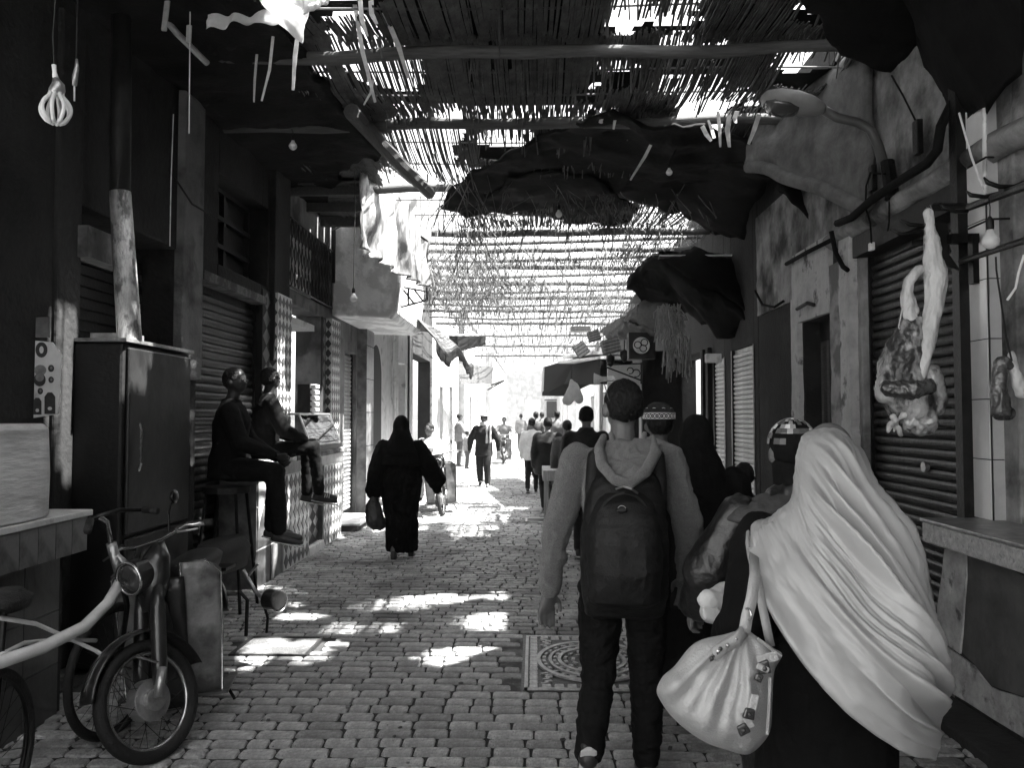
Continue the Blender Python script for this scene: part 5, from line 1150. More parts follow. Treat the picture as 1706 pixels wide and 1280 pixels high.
        for s in 'LR': L_.chain([(G['sh' + s], (.036 + e * .7) * H), (G['el' + s], (.034 + e * .8) * H), (G['wr' + s] + (G['el' + s] - G['wr' + s]) * .08, (wear.get('cuff', .03) + e * .3) * H)], 14)
        skin(L_, 'robe', wear['robe'], t, vox, 3, wr * 1.4, 7, (1.4, 1.4, .35))
    if 'top' in wear:
        L_ = MB(); e = wear.get('fit', .013); hem = wear.get('hem', .47)
        lowp = G['pelvis'] + V((0, 0, (hem - D['pelvis'][2]) * H)); torso(L_, e, (lowp, .094 * fat + e, .072 * fat + e))
        cw = wear.get('cuff', .022)
        for s in 'LR': L_.chain([(G['sh' + s], (.034 + e * .7) * H), (G['el' + s], (.029 + e * .7) * H), (G['wr' + s] + (G['el' + s] - G['wr' + s]) * .05, (cw + e * .3) * H)], 14)
        if wear.get('collar'): L_.loft([(G['neck'] - Z_ * .03, X_ * .062, Y_ * .055), (G['neck'] + Z_ * .005, X_ * .055, Y_ * .05), (G['neck'] + Z_ * wear['collar'], X_ * .046, Y_ * .046)], 16)
        skin(L_, 'jacket', wear['top'], t, vox, 3, wr, 8, (1, 1, 1.3))
    # shoes
    if wear.get('shoes', True):
        for s in 'LR':
            a = G['an' + s]; d = fs(s); d = (R3 @ V(d)).normalized() if d else (Y_ * .09 - Z_ * .02).normalized()
            upv = V((0, 0, 1)); upv = (upv - d * upv.dot(d)).normalized(); lt = d.cross(upv); b0 = a - upv * .028 * H if d.z > -.6 else a
            F_ = MB(); F_.loft([(b0 + d * (q - .03) * H + upv * h_ * .35 * H, lt * w_ * H, upv * h_ * H) for q, w_, h_ in ((-.004, .012, .012), (.006, .019, .026), (.035, .021, .027), (.075, .023, .021), (.11, .024, .015), (.135, .019, .012), (.146, .008, .006))], 16)
            F_.cap(a + upv * .012 * H, .022 * H, a - upv * .01 * H, .024 * H)
            skin(F_, 'shoe', wear.get('shoe_m', m_shoe), t, max(vox * .7, .007), 2)
            S_ = MB(); S_.loft([(b0 + d * (q - .03) * H - upv * .0155 * H, lt * w_ * H, upv * .0045 * H) for q, w_ in ((-.008, .008), (.0, .018), (.035, .020), (.075, .023), (.11, .025), (.135, .020), (.15, .008))], 16); S_.build('sole', wear.get('sole_m', m_sole), t, smooth=False)
    if hair == 'short':
        h = MB(); h.ball(hc - hy * .008 + Z_ * .008, (.0475 * H, .056 * H, .056 * H), 20, 16, Rh); h.ball(hc - hy * .020 - Z_ * .006, (.0455 * H, .037 * H, .040 * H), 16, 12, Rh)
        skin(h, 'hair', m_hair, t, max(.005, vox * .5), 1, .006, 70, fine=.004)
    elif hair == 'beanie':
        h = MB(); h.ball(hc + Z_ * .012 - hy * .006, (.050 * H, .058 * H, .058 * H), 20, 16, Rh); h.ball(hc - hy * .012 - Z_ * .012, (.047 * H, .046 * H, .03 * H), 16, 12, Rh)
        skin(h, 'beanie', wear.get('hat', m_black), t, vox * .7, 1, .003, 20)
    if abs(rot) > 50 or headturn:
        for s in (-1, 1):
            MB().ball(hc + hx * (.017 * s) + hy * .051 - Z_ * .001, .0068 * H, 8, 6).build('eye', m_eye, t, smooth=True)
    r = Person(); r.t = t; r.G = G; r.X, r.Y, r.Z, r.H, r.W, r.hc, r.hx, r.hy, r.Rh = X_, Y_, Z_, H, W, hc, hx, hy, Rh
    return r

# 1 --- backpack wearer
YP = 3.5; xp = P(1036, 700, Y=YP).x
bp = person('young person seen from behind in a grey hooded sweatshirt with a large black backpack', xp, YP, 1.765, 0,
            dict(top=m_hood, fit=.011, hem=.455, cuff=.024, legs=m_jean, legfit=.008),
            dict(shL=(-.112, 0, .797), shR=(.112, 0, .797), elL=(-.158, .0, .635), wrL=(-.180, .03, .47), elR=(.162, .01, .64), wrR=(.17, .07, .5),
                 head=(.004, .016, .926), hiL=(-.052, 0, .50), hiR=(.058, 0, .50), knL=(-.062, -.01, .27), anL=(-.095, -.13, .135), knR=(.06, .03, .275), anR=(.062, .04, .05), neck=(0, 0, .83)),
            vox=.0075, wr=.014, handrot=55, headturn=14, toes={'L': (0.0, .045, -.085)}, hold={'L': .18, 'R': .4})
t = bp.t; s35 = YP / F
# sweatshirt hood lying in a deep fold on the back, ribbed collar loop
hd = MB()
loop = [P(x_, y_, Y=YP + d) for x_, y_, d in ((1006, 728, .0), (998, 748, -.14), (1003, 775, -.25), (1024, 800, -.31), (1050, 806, -.32), (1076, 786, -.28), (1092, 755, -.16), (1086, 730, .0))]
hd.tube(loop, [.016, .022, .024, .022, .022, .024, .024, .016], 12)
skin(hd, 'hood_rim', m_hood, t, .007, 2, .004, 30)
hb2 = MB(); c_ = P(1046, 752, Y=YP - .045)
hb2.loft([(P(1045, 808, Y=YP - .28), V((.04, 0, 0)), V((0, .03, 0))), (P(1045, 786, Y=YP - .235), V((.095, 0, 0)), V((0, .05, 0))), (P(1046, 756, Y=YP - .12), V((.122, 0, 0)), V((0, .07, 0))), (P(1046, 735, Y=YP - .03), V((.10, 0, 0)), V((0, .07, 0)))], 18)
skin(hb2, 'hood', m_hood, t, .008, 3, .022, 12, (1, .6, 1.6))
inner = [P(x_, y_, Y=YP + d) for x_, y_, d in ((1018, 722, .0), (1022, 742, -.08), (1040, 760, -.115), (1056, 760, -.12), (1070, 745, -.1), (1074, 722, .0))]
skin(MB().tube(inner, [.012, .014, .014, .014, .014, .012], 10), 'collar', m_hood, t, .006, 2, .002, 30)
for sx in (-1, 1):    # glasses temple worn on the head
    pass
gl = MB(); gl.tube([P(1006, 636, Y=YP - .08), P(1009, 648, Y=YP - .1), P(1015, 668, Y=YP - .09)], .0022, 5); gl.tube([P(1006, 637, Y=YP - .07), P(1022, 634, Y=YP - .02)], .0022, 5); gl.build('glasses_temple', m_chrome, t)
# backpack
t = thing('backpack', 'large rounded black backpack with curved zip and small oval badges worn by the walker', 'backpack', P(1043, 900, Y=3.25))
q = lambda x, y, d=0.0: P(x, y, Y=3.27 + d)
s = 3.27 / F
bk = MB(); bk.loft([(q(1040, y_, .10 - d_ * .6), V((w_ * s, 0, 0)), V((0, d_, 0))) for y_, w_, d_ in ((1030, 50, .03), (1022, 64, .08), (990, 70, .13), (930, 72, .14), (870, 70, .13), (830, 64, .11), (800, 56, .08), (785, 48, .05), (775, 36, .03))], 30, .75)
skin(bk, 'body', m_pack, t, .009, 3, .010, 7, (1, 1, 1.4))
fp = MB(); fp.loft([(q(1040, y_, .02 - d_ * .5 - .03), V((w_ * s, 0, 0)), V((0, d_, 0))) for y_, w_, d_ in ((1010, 40, .05), (1000, 56, .09), (950, 60, .12), (900, 60, .12), (860, 54, .1), (835, 44, .07), (822, 30, .04))], 26, .75)
skin(fp, 'front_pocket', m_pack, t, .008, 3, .008, 8, (1, 1, 1.4))
# zip arc and handle
zp = [q(1040 + 46 * math.cos(a), 880 - 58 * math.sin(a), -.135 + .03 * abs(math.cos(a))) for a in [math.pi * k / 14 for k in range(15)]]
MB().tube(zp, .006, 6).build('zip', m_dark, t)
MB().tube([q(1026, 815, -.07), q(1038, 811, -.1), q(1052, 815, -.1), q(1062, 822, -.07)], .005, 6).build('top_handle', m_alu, t)
m_badge = mat('badge_grey', .3, .4, 10, .2, .1)
for x_, y_ in ((1036, 850), (1039, 916)):
    MB().loft([(q(x_, y_, -.150), V((9 * s, 0, 0)), V((0, 0, 4.5 * s))), (q(x_, y_, -.162), V((7 * s, 0, 0)), V((0, 0, 3.2 * s)))], 20).build('badge', m_dark, t); MB().torus(q(x_, y_, -.162), 6.5 * s, .0016, (0, 1, 0), 24, 5, 20, 160).build('badge_rim', m_badge, t)
for sx in (-1, 1):
    w0 = [P(1043 + sx * 38, 748, Y=YP - .02), P(1043 + sx * 52, 762, Y=YP - .13), P(1043 + sx * 55, 800, Y=YP - .17), P(1043 + sx * 55, 850, Y=YP - .17)]
    st_ = MB(); st_.tube(w0, .034, 10, sx=1.0); skin(st_, 'shoulder_strap', m_pack, t, .009, 2, .003, 20)
# 2 --- woman in the pale shawl
YH = 2.42; xh = P(1378, 700, Y=YH).x
hw = person('woman seen from behind in a black robe under the long pale grey shawl', xh - .02, YH, 1.60, 0,
            dict(robe=m_abaya, fit=.018, hem=.02, hemw=.15, cuff=.035, hemc=(.0, .0)),
            dict(head=(.02, .012, .922), elR=(.125, -.02, .60), wrR=(.11, .0, .5), shL=(-.115, 0, .77), shR=(.10, 0, .77), elL=(-.15, -.04, .63), wrL=(-.15, .08, .56)), vox=.013, wr=.012, hair=None)
CV = [
 [(1275, 880, 2.55), (1247, 888, 2.36), (1256, 955, 2.24), (1296, 1038, 2.14), (1352, 1118, 2.09), (1420, 1190, 2.05), (1500, 1245, 2.06), (1558, 1264, 2.14)],
 [(1285, 866, 2.55), (1262, 874, 2.33), (1288, 945, 2.20), (1335, 1015, 2.12), (1395, 1090, 2.05), (1455, 1150, 2.01), (1518, 1205, 2.02), (1566, 1236, 2.12)],
 [(1305, 850, 2.55), (1288, 862, 2.31), (1322, 925, 2.19), (1372, 995, 2.10), (1430, 1060, 2.03), (1487, 1118, 1.99), (1534, 1165, 2.0), (1566, 1205, 2.12)],
 [(1330, 828, 2.54), (1316, 840, 2.30), (1350, 905, 2.19), (1404, 975, 2.11), (1460, 1040, 2.04), (1507, 1092, 2.01), (1540, 1138, 2.03), (1561, 1180, 2.14)],
 [(1338, 790, 2.53), (1325, 795, 2.34), (1352, 858, 2.21), (1415, 932, 2.13), (1470, 1000, 2.08), (1513, 1055, 2.05), (1543, 1108, 2.07), (1557, 1160, 2.16)],
 [(1342, 755, 2.53), (1330, 752, 2.38), (1362, 800, 2.26), (1405, 868, 2.19), (1462, 955, 2.13), (1500, 1022, 2.11), (1531, 1086, 2.12), (1549, 1144, 2.20)],
 [(1352, 730, 2.54), (1345, 724, 2.40), (1390, 755, 2.28), (1425, 838, 2.24), (1480, 925, 2.20), (1508, 1000, 2.19), (1532, 1068, 2.2), (1546, 1132, 2.26)],
 [(1380, 717, 2.54), (1383, 711, 2.42), (1418, 740, 2.34), (1438, 825, 2.33), (1494, 905, 2.30), (1513, 985, 2.29), (1533, 1058, 2.3), (1545, 1126, 2.34)],
 [(1400, 722, 2.56), (1408, 721, 2.48), (1434, 768, 2.46), (1443, 822, 2.43), (1498, 898, 2.40), (1517, 978, 2.40), (1535, 1055, 2.4), (1546, 1125, 2.42)],
 [(1402, 735, 2.60), (1410, 738, 2.58), (1428, 780, 2.58), (1434, 835, 2.56), (1482, 912, 2.56), (1505, 990, 2.56), (1525, 1062, 2.54), (1540, 1120, 2.52)]]
for row in CV: row.append((row[-1][0] - 14, row[-1][1] + 2, row[-1][2] + .14))
CVW = [[P(a, b_, Y=c) for a, b_, c in row] for row in CV]
def cr4(p0, p1, p2, p3, t_): return 0.5 * ((2 * p1) + (p2 - p0) * t_ + (2 * p0 - 5 * p1 + 4 * p2 - p3) * t_ * t_ + (3 * p1 - p0 - 3 * p2 + p3) * t_ ** 3)
def crs(pts, u):
    n = len(pts) - 1; x_ = min(u * n, n - 1e-6); i = int(x_); f_ = x_ - i
    g_ = lambda k: pts[max(0, min(n, k))]
    return cr4(g_(i - 1), g_(i), g_(i + 1), g_(i + 2), f_)
def shawl(u, v):
    return crs([crs(row, u) for row in CVW], v)
def ridge(p, sh=1.6): return (1 - 2 * abs((p % 1.0) - .5)) ** sh
def sst(a, b_, x_): x_ = max(0, min(1, (x_ - a) / (b_ - a))); return x_ * x_ * (3 - 2 * x_)
def fold(u, v):
    w2 = sst(.16, .42, u); w1 = sst(.2, .3, v); hi = sst(.5, .62, v)
    n1 = noise.noise(V((v * 3, u * 1.6, 0))); n2 = noise.noise(V((v * 5, u * 2.2, 5)))
    h = w2 * w1 * (1 - hi) * (.062 * ridge(v * 6 + 1.5 * n1 + .6 * u, 2.0) + .009 * ridge(v * 19 + n2, 2))
    h += w2 * hi * (.052 * ridge(v * 10 + 1.4 * n1, 2.0) + .012 * ridge(v * 27 + 1.2 * n2, 2))
    h += (1 - w1) * (.007 * math.sin(v * 38 + u * 3) * w2 + .006 * noise.noise(V((v * 8, u * 4, 9))))
    h += .012 * math.exp(-((v - .02) / .03) ** 2) + .024 * math.exp(-((v - .235) / .02) ** 2) * w2
    sw = sst(.5, .85, u) * (1 - sst(.55, .75, v)) * sst(.04, .12, v)
    h += sw * .055 * (ridge(v * 10 + .4 * noise.noise(V((u * 2, v * 3, 2))) - .8 * (u - .5), 2.6) - .3)
    h -= .016 * math.exp(-(((u - .42) / .12) ** 2 + ((v - .42) / .09) ** 2))
    h += w2 * w1 * .0035 * ridge(v * 41 + 2 * n2 + u, 1.5) + .0025 * noise.noise(V((u * 30, v * 45, 3)))
    return h * (1 - sst(.74, .93, u)) + .006 * noise.noise(V((u * 7, v * 9, 1)))
NU, NV = 170, 260
t = thing('shawl', 'long pale grey satin shawl falling in folds from the head of the nearest woman', 'shawl', (xh, 2.3, 1.2))
pts = [[shawl(i / NU, j / NV) for i in range(NU + 1)] for j in range(NV + 1)]
mb = MB()
for j in range(NV + 1):
    for i in range(NU + 1):
        a = pts[j][min(i + 1, NU)] - pts[j][max(i - 1, 0)]; b_ = pts[min(j + 1, NV)][i] - pts[max(j - 1, 0)][i]
        n = b_.cross(a); n = n.normalized() if n.length > 1e-9 else V((0, -1, 0))
        if n.y > 0 and j < NV * .9: n = -n if n.y > .3 else n
        mb.v.append(pts[j][i] + n * fold(i / NU, j / NV))
mb.f = [(j * (NU + 1) + i, j * (NU + 1) + i + 1, (j + 1) * (NU + 1) + i + 1, (j + 1) * (NU + 1) + i) for j in range(NV) for i in range(NU)]
mb.build('cloth', m_shawl, t, smooth=True, solid=.003)
# fall over the left shoulder to the front and under the elbow
hemr = [shawl(k / 24, 0) for k in range(25)]
MB().tube([p + V((0, .004, 0)) for p in hemr], .006, 8).build('hem', m_shawl, t, smooth=True)
# 3 --- handbag
t = thing('handbag', 'slouchy pale leather handbag with round studs and dark angular buckles', 'handbag', P(1200, 1150, Y=2.12))
m_bag = mat('pale_soft_leather', .30, .30, 5, .12, .25, spec=.5, bscale=160)
q = lambda x, y, d=0.0: P(x, y, Y=2.12 + d)
OUT = [(1240, 1050), (1262, 1062), (1288, 1080), (1303, 1092), (1290, 1120), (1287, 1170), (1284, 1215), (1270, 1240), (1246, 1258), (1215, 1252), (1180, 1240), (1150, 1222), (1120, 1196), (1100, 1168), (1094, 1150), (1104, 1128), (1124, 1110), (1148, 1080), (1170, 1066), (1205, 1058)]
def smooth_closed(o_, n):
    r_ = []
    for k in range(n):
        x_ = k / n * len(o_); i = int(x_); f_ = x_ - i; g_ = lambda m_: V((*o_[m_ % len(o_)], 0)); r_.append(cr4(g_(i - 1), g_(i), g_(i + 1), g_(i + 2), f_))
    return r_
oc = smooth_closed(OUT, 120); cxb, cyb = 1205, 1160
mb = MB(); NR = 26
def bagdepth(x_, y_, r_, side):
    dx, dy = x_ - 1240, y_ - 1040; an = math.atan2(dx, dy); L_ = math.hypot(dx, dy) / 200
    pl = math.sin(an * 13 + 1.2 * noise.noise(V((an * 2, L_ * 2, 0)))) * .5 + .5
    pl2 = math.sin(an * 29 + 3 * noise.noise(V((an * 3, L_ * 3, 4))))
    base = .105 * math.sqrt(max(0, 1 - r_ ** 2.4)) * (.35 + .75 * min(1, L_ * 1.1))
    return (base + (1 - r_ ** 6) * ((pl ** 2) * .020 * (1.1 - .5 * L_) + .004 * pl2 + .018 * noise.noise(V((x_ * .022, y_ * .022, 3))))) * side
for side in (-1, 1):
    base = len(mb.v)
    for r_i in range(NR + 1):
        r_ = r_i / NR
        for p in oc:
            x_, y_ = cxb + (p.x - cxb) * r_, cyb + (p.y - cyb) * r_
            mb.v.append(q(x_, y_, bagdepth(x_, y_, r_, side)))
    for r_i in range(NR):
        for k in range(120): mb.f.append((base + r_i * 120 + k, base + r_i * 120 + (k + 1) % 120, base + (r_i + 1) * 120 + (k + 1) % 120, base + (r_i + 1) * 120 + k))
mb.build('bag_body', m_bag, t, smooth=True)
def on_bag(x_, y_, off=.004):
    r_ = max(abs(x_ - cxb) / 100, abs(y_ - cyb) / 100) * .8; return q(x_, y_, bagdepth(x_, y_, min(r_, .95), -1) - off)
def band(name, pts, w_, m, parent, th=.004):
    p3 = [V(p) for p in pts]; mb = MB(); n = len(p3); vs = []
    for i, p in enumerate(p3):
        d = (p3[min(i + 1, n - 1)] - p3[max(i - 1, 0)]).normalized(); sd_ = d.cross(V((0, 1, 0))).normalized(); vs += [p - sd_ * w_ / 2, p + sd_ * w_ / 2]
    mb.add(vs, [(2 * i, 2 * i + 1, 2 * i + 3, 2 * i + 2) for i in range(n - 1)]); o = mb.build(name, m, parent, smooth=True, solid=th); return o
band('strap', [q(1256, 925, .12), q(1258, 960, .02), q(1252, 1000, -.01), q(1244, 1030, -.03), q(1240, 1055, -.035)], .030, m_bag, t)
band('strap', [q(1262, 960, .05), q(1268, 1000, .04), q(1276, 1040, .03), q(1284, 1078, .02)], .022, m_bag, t)
band('strap_tab', [on_bag(1240, 1052, .01), on_bag(1226, 1068, .012), on_bag(1208, 1078, .012), on_bag(1190, 1092, .012)], .03, m_bag, t, .006)
MB().torus(q(1246, 1024, -.03), .014, .003, (1, .4, 0)).build('ring', m_chrome, t, smooth=True)
MB().tube([on_bag(1262, 1064, 0), on_bag(1284, 1082, .0), on_bag(1302, 1094, 0)], .004, 6).build('top_edge', m_bag, t)
m_bw = mat('smoked_metal', .08, .3, 10, .3, .1, metal=.8)
for x_, y_ in ((1226, 1065), (1212, 1076)): MB().ball(on_bag(x_, y_, .016), .0055, 10, 8).build('stud', m_chrome, t, smooth=True)
for x_, y_, r_ in ((1272, 1113, 13), (1248, 1190, 11), (1238, 1216, 11), (1264, 1130, 8)):
    c_ = on_bag(x_, y_, .012); f = MB()
    q_ = 2.12 / F; ro = Matrix.Rotation(x_ * .7, 3, 'Y')
    f.box(c_, (r_ * 1.7 * q_, .012, r_ * 1.5 * q_), ro, .8); f.ball(c_ + V((0, -.008, 0)), r_ * .35 * q_, 10, 8); f.build('buckle', m_bw, t, bevel=.004)
    MB().box(c_ + V((.012, .006, .022)), (r_ * 1.2 * q_, .006, r_ * 2.6 * q_), ro).build('buckle_strap', m_bag, t, bevel=.003)
for k in range(5): c_ = on_bag(1186 + k * 3.5, 1098 - k * 4, .012); MB().ball(c_, (.006, .004, .006), 8, 6).build('bead', m_chrome if k % 2 else m_bw, t, smooth=True)
MB().tube([on_bag(1184, 1102, .008), on_bag(1188, 1094, .012), on_bag(1204, 1086, .012)], .0025, 5).build('charm_chain', m_bw, t)
MB().tube([on_bag(1283, 1240, 0) if False else on_bag(1283, 1130, .004), on_bag(1281, 1180, .006), on_bag(1278, 1225, .002)], .004, 6).build('seam', m_bag, t)

# 4 --- person in the check cap just ahead of the shawl
YK = 2.95; xk = P(1322, 760, Y=YK).x
ck = person('person in a chequered cap and dark glossy coat walking just ahead of the shawl', xk, YK, 1.60, 0,
            dict(robe=m_gloss, fit=.022, hem=.2, hemw=.12, cuff=.034), dict(elL=(-.20, .0, .64), wrL=(-.215, .06, .55), shL=(-.12, 0, .77), head=(.0, .012, .915)), vox=.012, wr=.014, hair='beanie', skinm=m_skin, hold={'L': .8})
t = ck.t
cb = MB(); hc = ck.hc
def cap_patch(a0, a1, b0, b1, r=1.04):
    pts = [(a0, b0), (a1, b0), (a1, b1), (a0, b1)]
    return [hc + V((0, -.008, .012)) + V((.086 * r * math.cos(b_) * math.sin(a), -.096 * r * math.cos(b_) * math.cos(a), .098 * r * math.sin(b_))) for a, b_ in pts]
m_pt = [m_black, mat('dark_grey_sequin', .08, .3, 6, .2, 0, spec=.7), mat('grey_sequin', .25, .3, 6, .2, 0, spec=.7), mat('pale_sequin', .6, .3, 6, .1, 0, spec=.7)]
pr = random.Random(3)
for i in range(22):
    for j in range(7):
        a0 = -math.pi + i * 2 * math.pi / 22 + (j % 2) * .14; b0 = .08 + j * .2; 
        k = pr.choice((0, 0, 1, 1, 2, 3) if b0 > .35 else (0, 0, 0, 1))
        if k: MB().prism(cap_patch(a0, a0 + .27, b0, b0 + .19), (0, 0, .003)).build('cap_patch', m_pt[k], t)
skin(MB().cap(ck.G['neck'] - V((0, 0, .03)), .075, hc - V((0, 0, .04)), .075), 'neck_scarf', m_black, t, .012, 2)
# broad flat collar of the coat
cl2 = MB(); cl2.loft([(P(1290, 868, Y=2.92), V((.20, 0, -.0)), V((0, .12, 0))), (P(1295, 848, Y=2.92), V((.17, 0, 0)), V((0, .11, 0))), (P(1318, 820, Y=2.93), V((.07, 0, 0)), V((0, .07, 0)))], 20)
skin(cl2, 'collar', m_gcoat, t, .01, 3, .01, 12)
# pale turned-back cuff and small closed hand
w0 = P(1186, 998, Y=2.78)
skin(MB().cap(P(1212, 990, Y=2.83), .045, P(1188, 1004, Y=2.76), .042).cap(P(1196, 1004, Y=2.76), .038, P(1180, 1000, Y=2.74), .036), 'cuff', m_lcoat, t, .008, 3, .005, 30, (1, 1, 1))
hnd = MB(); h0 = P(1180, 1020, Y=2.73); hnd.ball(h0, (.030, .024, .034))
for k in range(4): a = h0 + V((-.018 + .010 * k, -.020, .010 - .002 * k)); hnd.chain([(a, .0085), (a + V((.002, -.012, -.022)), .008), (a + V((.008, .0, -.036)), .007)], 8)
hnd.chain([(h0 + V((.024, -.01, .012)), .01), (h0 + V((.034, -.022, -.006)), .009), (h0 + V((.03, -.026, -.022)), .0075)], 8)
skin(hnd, 'hand', m_skinl, t, .0055, 1)
# 5 --- embroidered cap
YE = 4.9; xe = P(1099, 760, Y=YE).x
kf = person('man in a round cap with white embroidered band beside the backpack wearer', xe, YE, 1.66, 0, dict(top=m_gcoat, fit=.024, hem=.42, legs=m_black, collar=.02), dict(shL=(-.13, 0, .78), shR=(.13, 0, .78), elR=(.19, 0, .64), wrR=(.2, .05, .5)), vox=.015, wr=.012, fat=1.1, hair='short')
t = kf.t; hc = kf.hc
m_cap = mat('black_knit_cap', .015, .9, 20, .4, .3)
cp = MB(); cp.loft([(hc + V((0, -.005, z_)), V((r_, 0, 0)), V((0, r_ * 1.1, 0))) for z_, r_ in ((.02, .093), (.06, .096), (.09, .085), (.115, .06), (.13, .03))], 28); cp.build('cap', m_cap, t, smooth=True)
em = MB(); c0 = hc + V((0, -.005, 0))
for k in range(22):
    a = 2 * math.pi * k / 22
    for dr in (0,):
        ce = c0 + V((.0975 * math.sin(a), -.107 * math.cos(a), .045)); ax = V((math.sin(a), -math.cos(a), 0)); em.torus(ce, .0125, .0022, ax, 12, 5); em.ball(ce, .003, 6, 5)
for zz_ in (.028, .064): em.tube([c0 + V((.0985 * math.sin(a), -.108 * math.cos(a), zz_)) for a in [2 * math.pi * k / 30 for k in range(31)]], .002, 5)
em.tube([c0 + V((.082 * math.sin(a), -.09 * math.cos(a), .088 + .006 * math.sin(a * 9))) for a in [2 * math.pi * k / 60 for k in range(61)]], .002, 5)
em.build('embroidery', m_pale, t)
# folded pale collar/hood edge
skin(MB().tube([P(1075, 736, Y=4.8), P(1095, 742, Y=4.72), P(1120, 752, Y=4.7), P(1132, 766, Y=4.75)], [.035, .04, .04, .03], 10).cap(P(1122, 760, Y=4.75), .045, P(1130, 775, Y=4.78), .04), 'collar', mat('grey_fleece_collar', .2, .9, 30, .3, .4), t, .01, 2, .008, 20)
# 6 --- hooded dark figure right of it
pb_ = person('person wrapped in black with covered head close to the ribbed shutters on the right', P(1165, 760, Y=4.3).x, 4.35, 1.60, 0, dict(robe=m_black, fit=.03, hem=.04, hemw=.14, hat=m_black), dict(shL=(-.115, 0, .77), shR=(.115, 0, .77)), vox=.018, wr=.016, hair='beanie', fat=1.15)
skin(MB().ball(pb_.hc - V((0, 0, .02)), (.095, .105, .13)).loft([(pb_.G['neck'] - V((0, 0, .2)), V((.23, 0, 0)), V((0, .17, 0))), (pb_.G['neck'] - V((0, 0, .04)), V((.15, 0, 0)), V((0, .13, 0))), (pb_.hc - V((0, 0, .06)), V((.09, 0, 0)), V((0, .1, 0)))], 20), 'headscarf', m_black, pb_.t, .012, 3, .012, 10)
person('small dark figure low beside the ribbed shutters on the right', P(1240, 800, Y=5.2).x, 5.2, 1.30, -10, dict(top=m_gloss, fit=.02, legs=m_black), None, vox=.018, wr=.012, hair='short')
# 7 --- woman in black with bag
WY = 8.95; wx = P(668, 800, Y=WY).x
wb = person('woman in a long black robe walking away with a carrier bag in hand', wx, WY, 1.62, 4, dict(robe=m_abaya, fit=.030, hem=.06, hemw=.105, hemc=(.01, 0), cuff=.05, hat=m_abaya),
            dict(shL=(-.115, 0, .765), shR=(.115, 0, .765), elL=(-.16, -.02, .62), wrL=(-.185, 0, .46), elR=(.19, -.03, .65), wrR=(.235, .05, .53), anL=(-.04, -.07, .045), anR=(.07, .03, .05), knR=(.06, .0, .28), head=(0, .012, .915)), vox=.014, wr=.02, fat=1.2, hair='beanie')
t = wb.t
skin(MB().ball(wb.hc - V((0, 0, .02)), (.095, .105, .13)).loft([(wb.G['neck'] - V((0, 0, .30)), V((.27, 0, 0)), V((0, .2, 0))), (wb.G['neck'] - V((0, 0, .14)), V((.225, 0, 0)), V((0, .17, 0))), (wb.G['neck'] - V((0, 0, .04)), V((.15, 0, 0)), V((0, .13, 0))), (wb.G['neck'] + V((0, 0, .03)), V((.11, 0, 0)), V((0, .11, 0))), (wb.hc - V((0, 0, .05)), V((.09, 0, 0)), V((0, .1, 0)))], 20), 'headscarf', m_abaya, t, .012, 3, .008, 10)
skin(MB().cap(wb.G['elR'], .085, wb.G['wrR'] + V((.02, 0, .02)), .10).cap(wb.G['wrR'], .09, wb.G['wrR'] + V((.02, 0, -.09)), .05), 'wide_sleeve', m_abaya, t, .012, 3, .016, 9)
t = thing('carrier_bag', 'thin dark plastic carrier bag hanging from the hand of the woman in black', 'carrier bag', P(626, 850, Y=8.9)); q = lambda x, y: P(x, y, Y=8.9)
m_pb = mat('thin_grey_plastic', .045, .3, 8, .5, .4, spec=.6, trans=.25)
skin(MB().chain([(q(624, 824), .03), (q(622, 845), .085), (q(625, 868), .10), (q(632, 872), .08)]), 'bag', m_pb, t, .012, 2, .018, 14, (1, 1, .4))
band('handle', [q(620, 818), q(622, 822), q(624, 830)], .03, m_pb, t); 
# 8 --- man walking to the camera with scarf
MY = 18.0; mx_ = P(806, 800, Y=MY).x
mw = person('man in dark clothes and cap walking towards the camera with a pale scarf', mx_, MY, 1.66, 180, dict(top=m_coat, fit=.024, hem=.42, legs=m_coat, legfit=.018, shoe_m=m_shoe, sole_m=m_pale), dict(elL=(-.19, 0, .64), wrL=(-.20, 0, .5), elR=(.18, 0, .64), wrR=(.19, .03, .5), anL=(-.06, .09, .05), knL=(-.05, .07, .28), anR=(.05, -.08, .08)), vox=.02, fat=1.1, hair='beanie')
t = mw.t
MB().loft([(mw.G['neck'] + V((0, -.02, -.01)), V((.085, 0, 0)), V((0, .08, 0))), (mw.G['neck'] + V((0, -.02, .05)), V((.10, 0, 0)), V((0, .09, 0))), (mw.G['neck'] + V((0, -.02, .08)), V((.07, 0, 0)), V((0, .07, 0)))], 16).build('scarf', m_lcoat, t, smooth=True)
MB().grid(lambda u, v: mw.G['neck'] + V((.05 + .12 * u, -.14 - .03 * math.sin(u * 9), .02 - .42 * v)), 8, 10).build('towel', m_lcoat, t, smooth=True, solid=.015)
MB().loft([(mw.hc + V((0, 0, .03)), V((.09, 0, 0)), V((0, .1, 0))), (mw.hc + V((.01, -.0, .035)), V((.115, 0, 0)), V((0, .12, 0))), (mw.hc + V((0, 0, .05)), V((.088, 0, 0)), V((0, .1, 0))), (mw.hc + V((0, 0, .11)), V((.05, 0, 0)), V((0, .06, 0)))], 18).build('cap', m_mcoat, t, smooth=True)
# 9 --- standing man far left
person('man in mid-grey clothes standing in profile by the sunlit left wall', P(765, 740, Y=25).x, 25, 1.68, -70, dict(top=m_mcoat, fit=.02, legs=m_gcoat), dict(elR=(.16, .06, .66), wrR=(.12, .15, .6)), vox=.028)
person('small bent figure crouching beside the standing man by the left wall', P(778, 760, Y=24).x, 24, 1.15, -60, dict(top=m_mcoat, fit=.025, legs=m_gcoat), None, vox=.028)
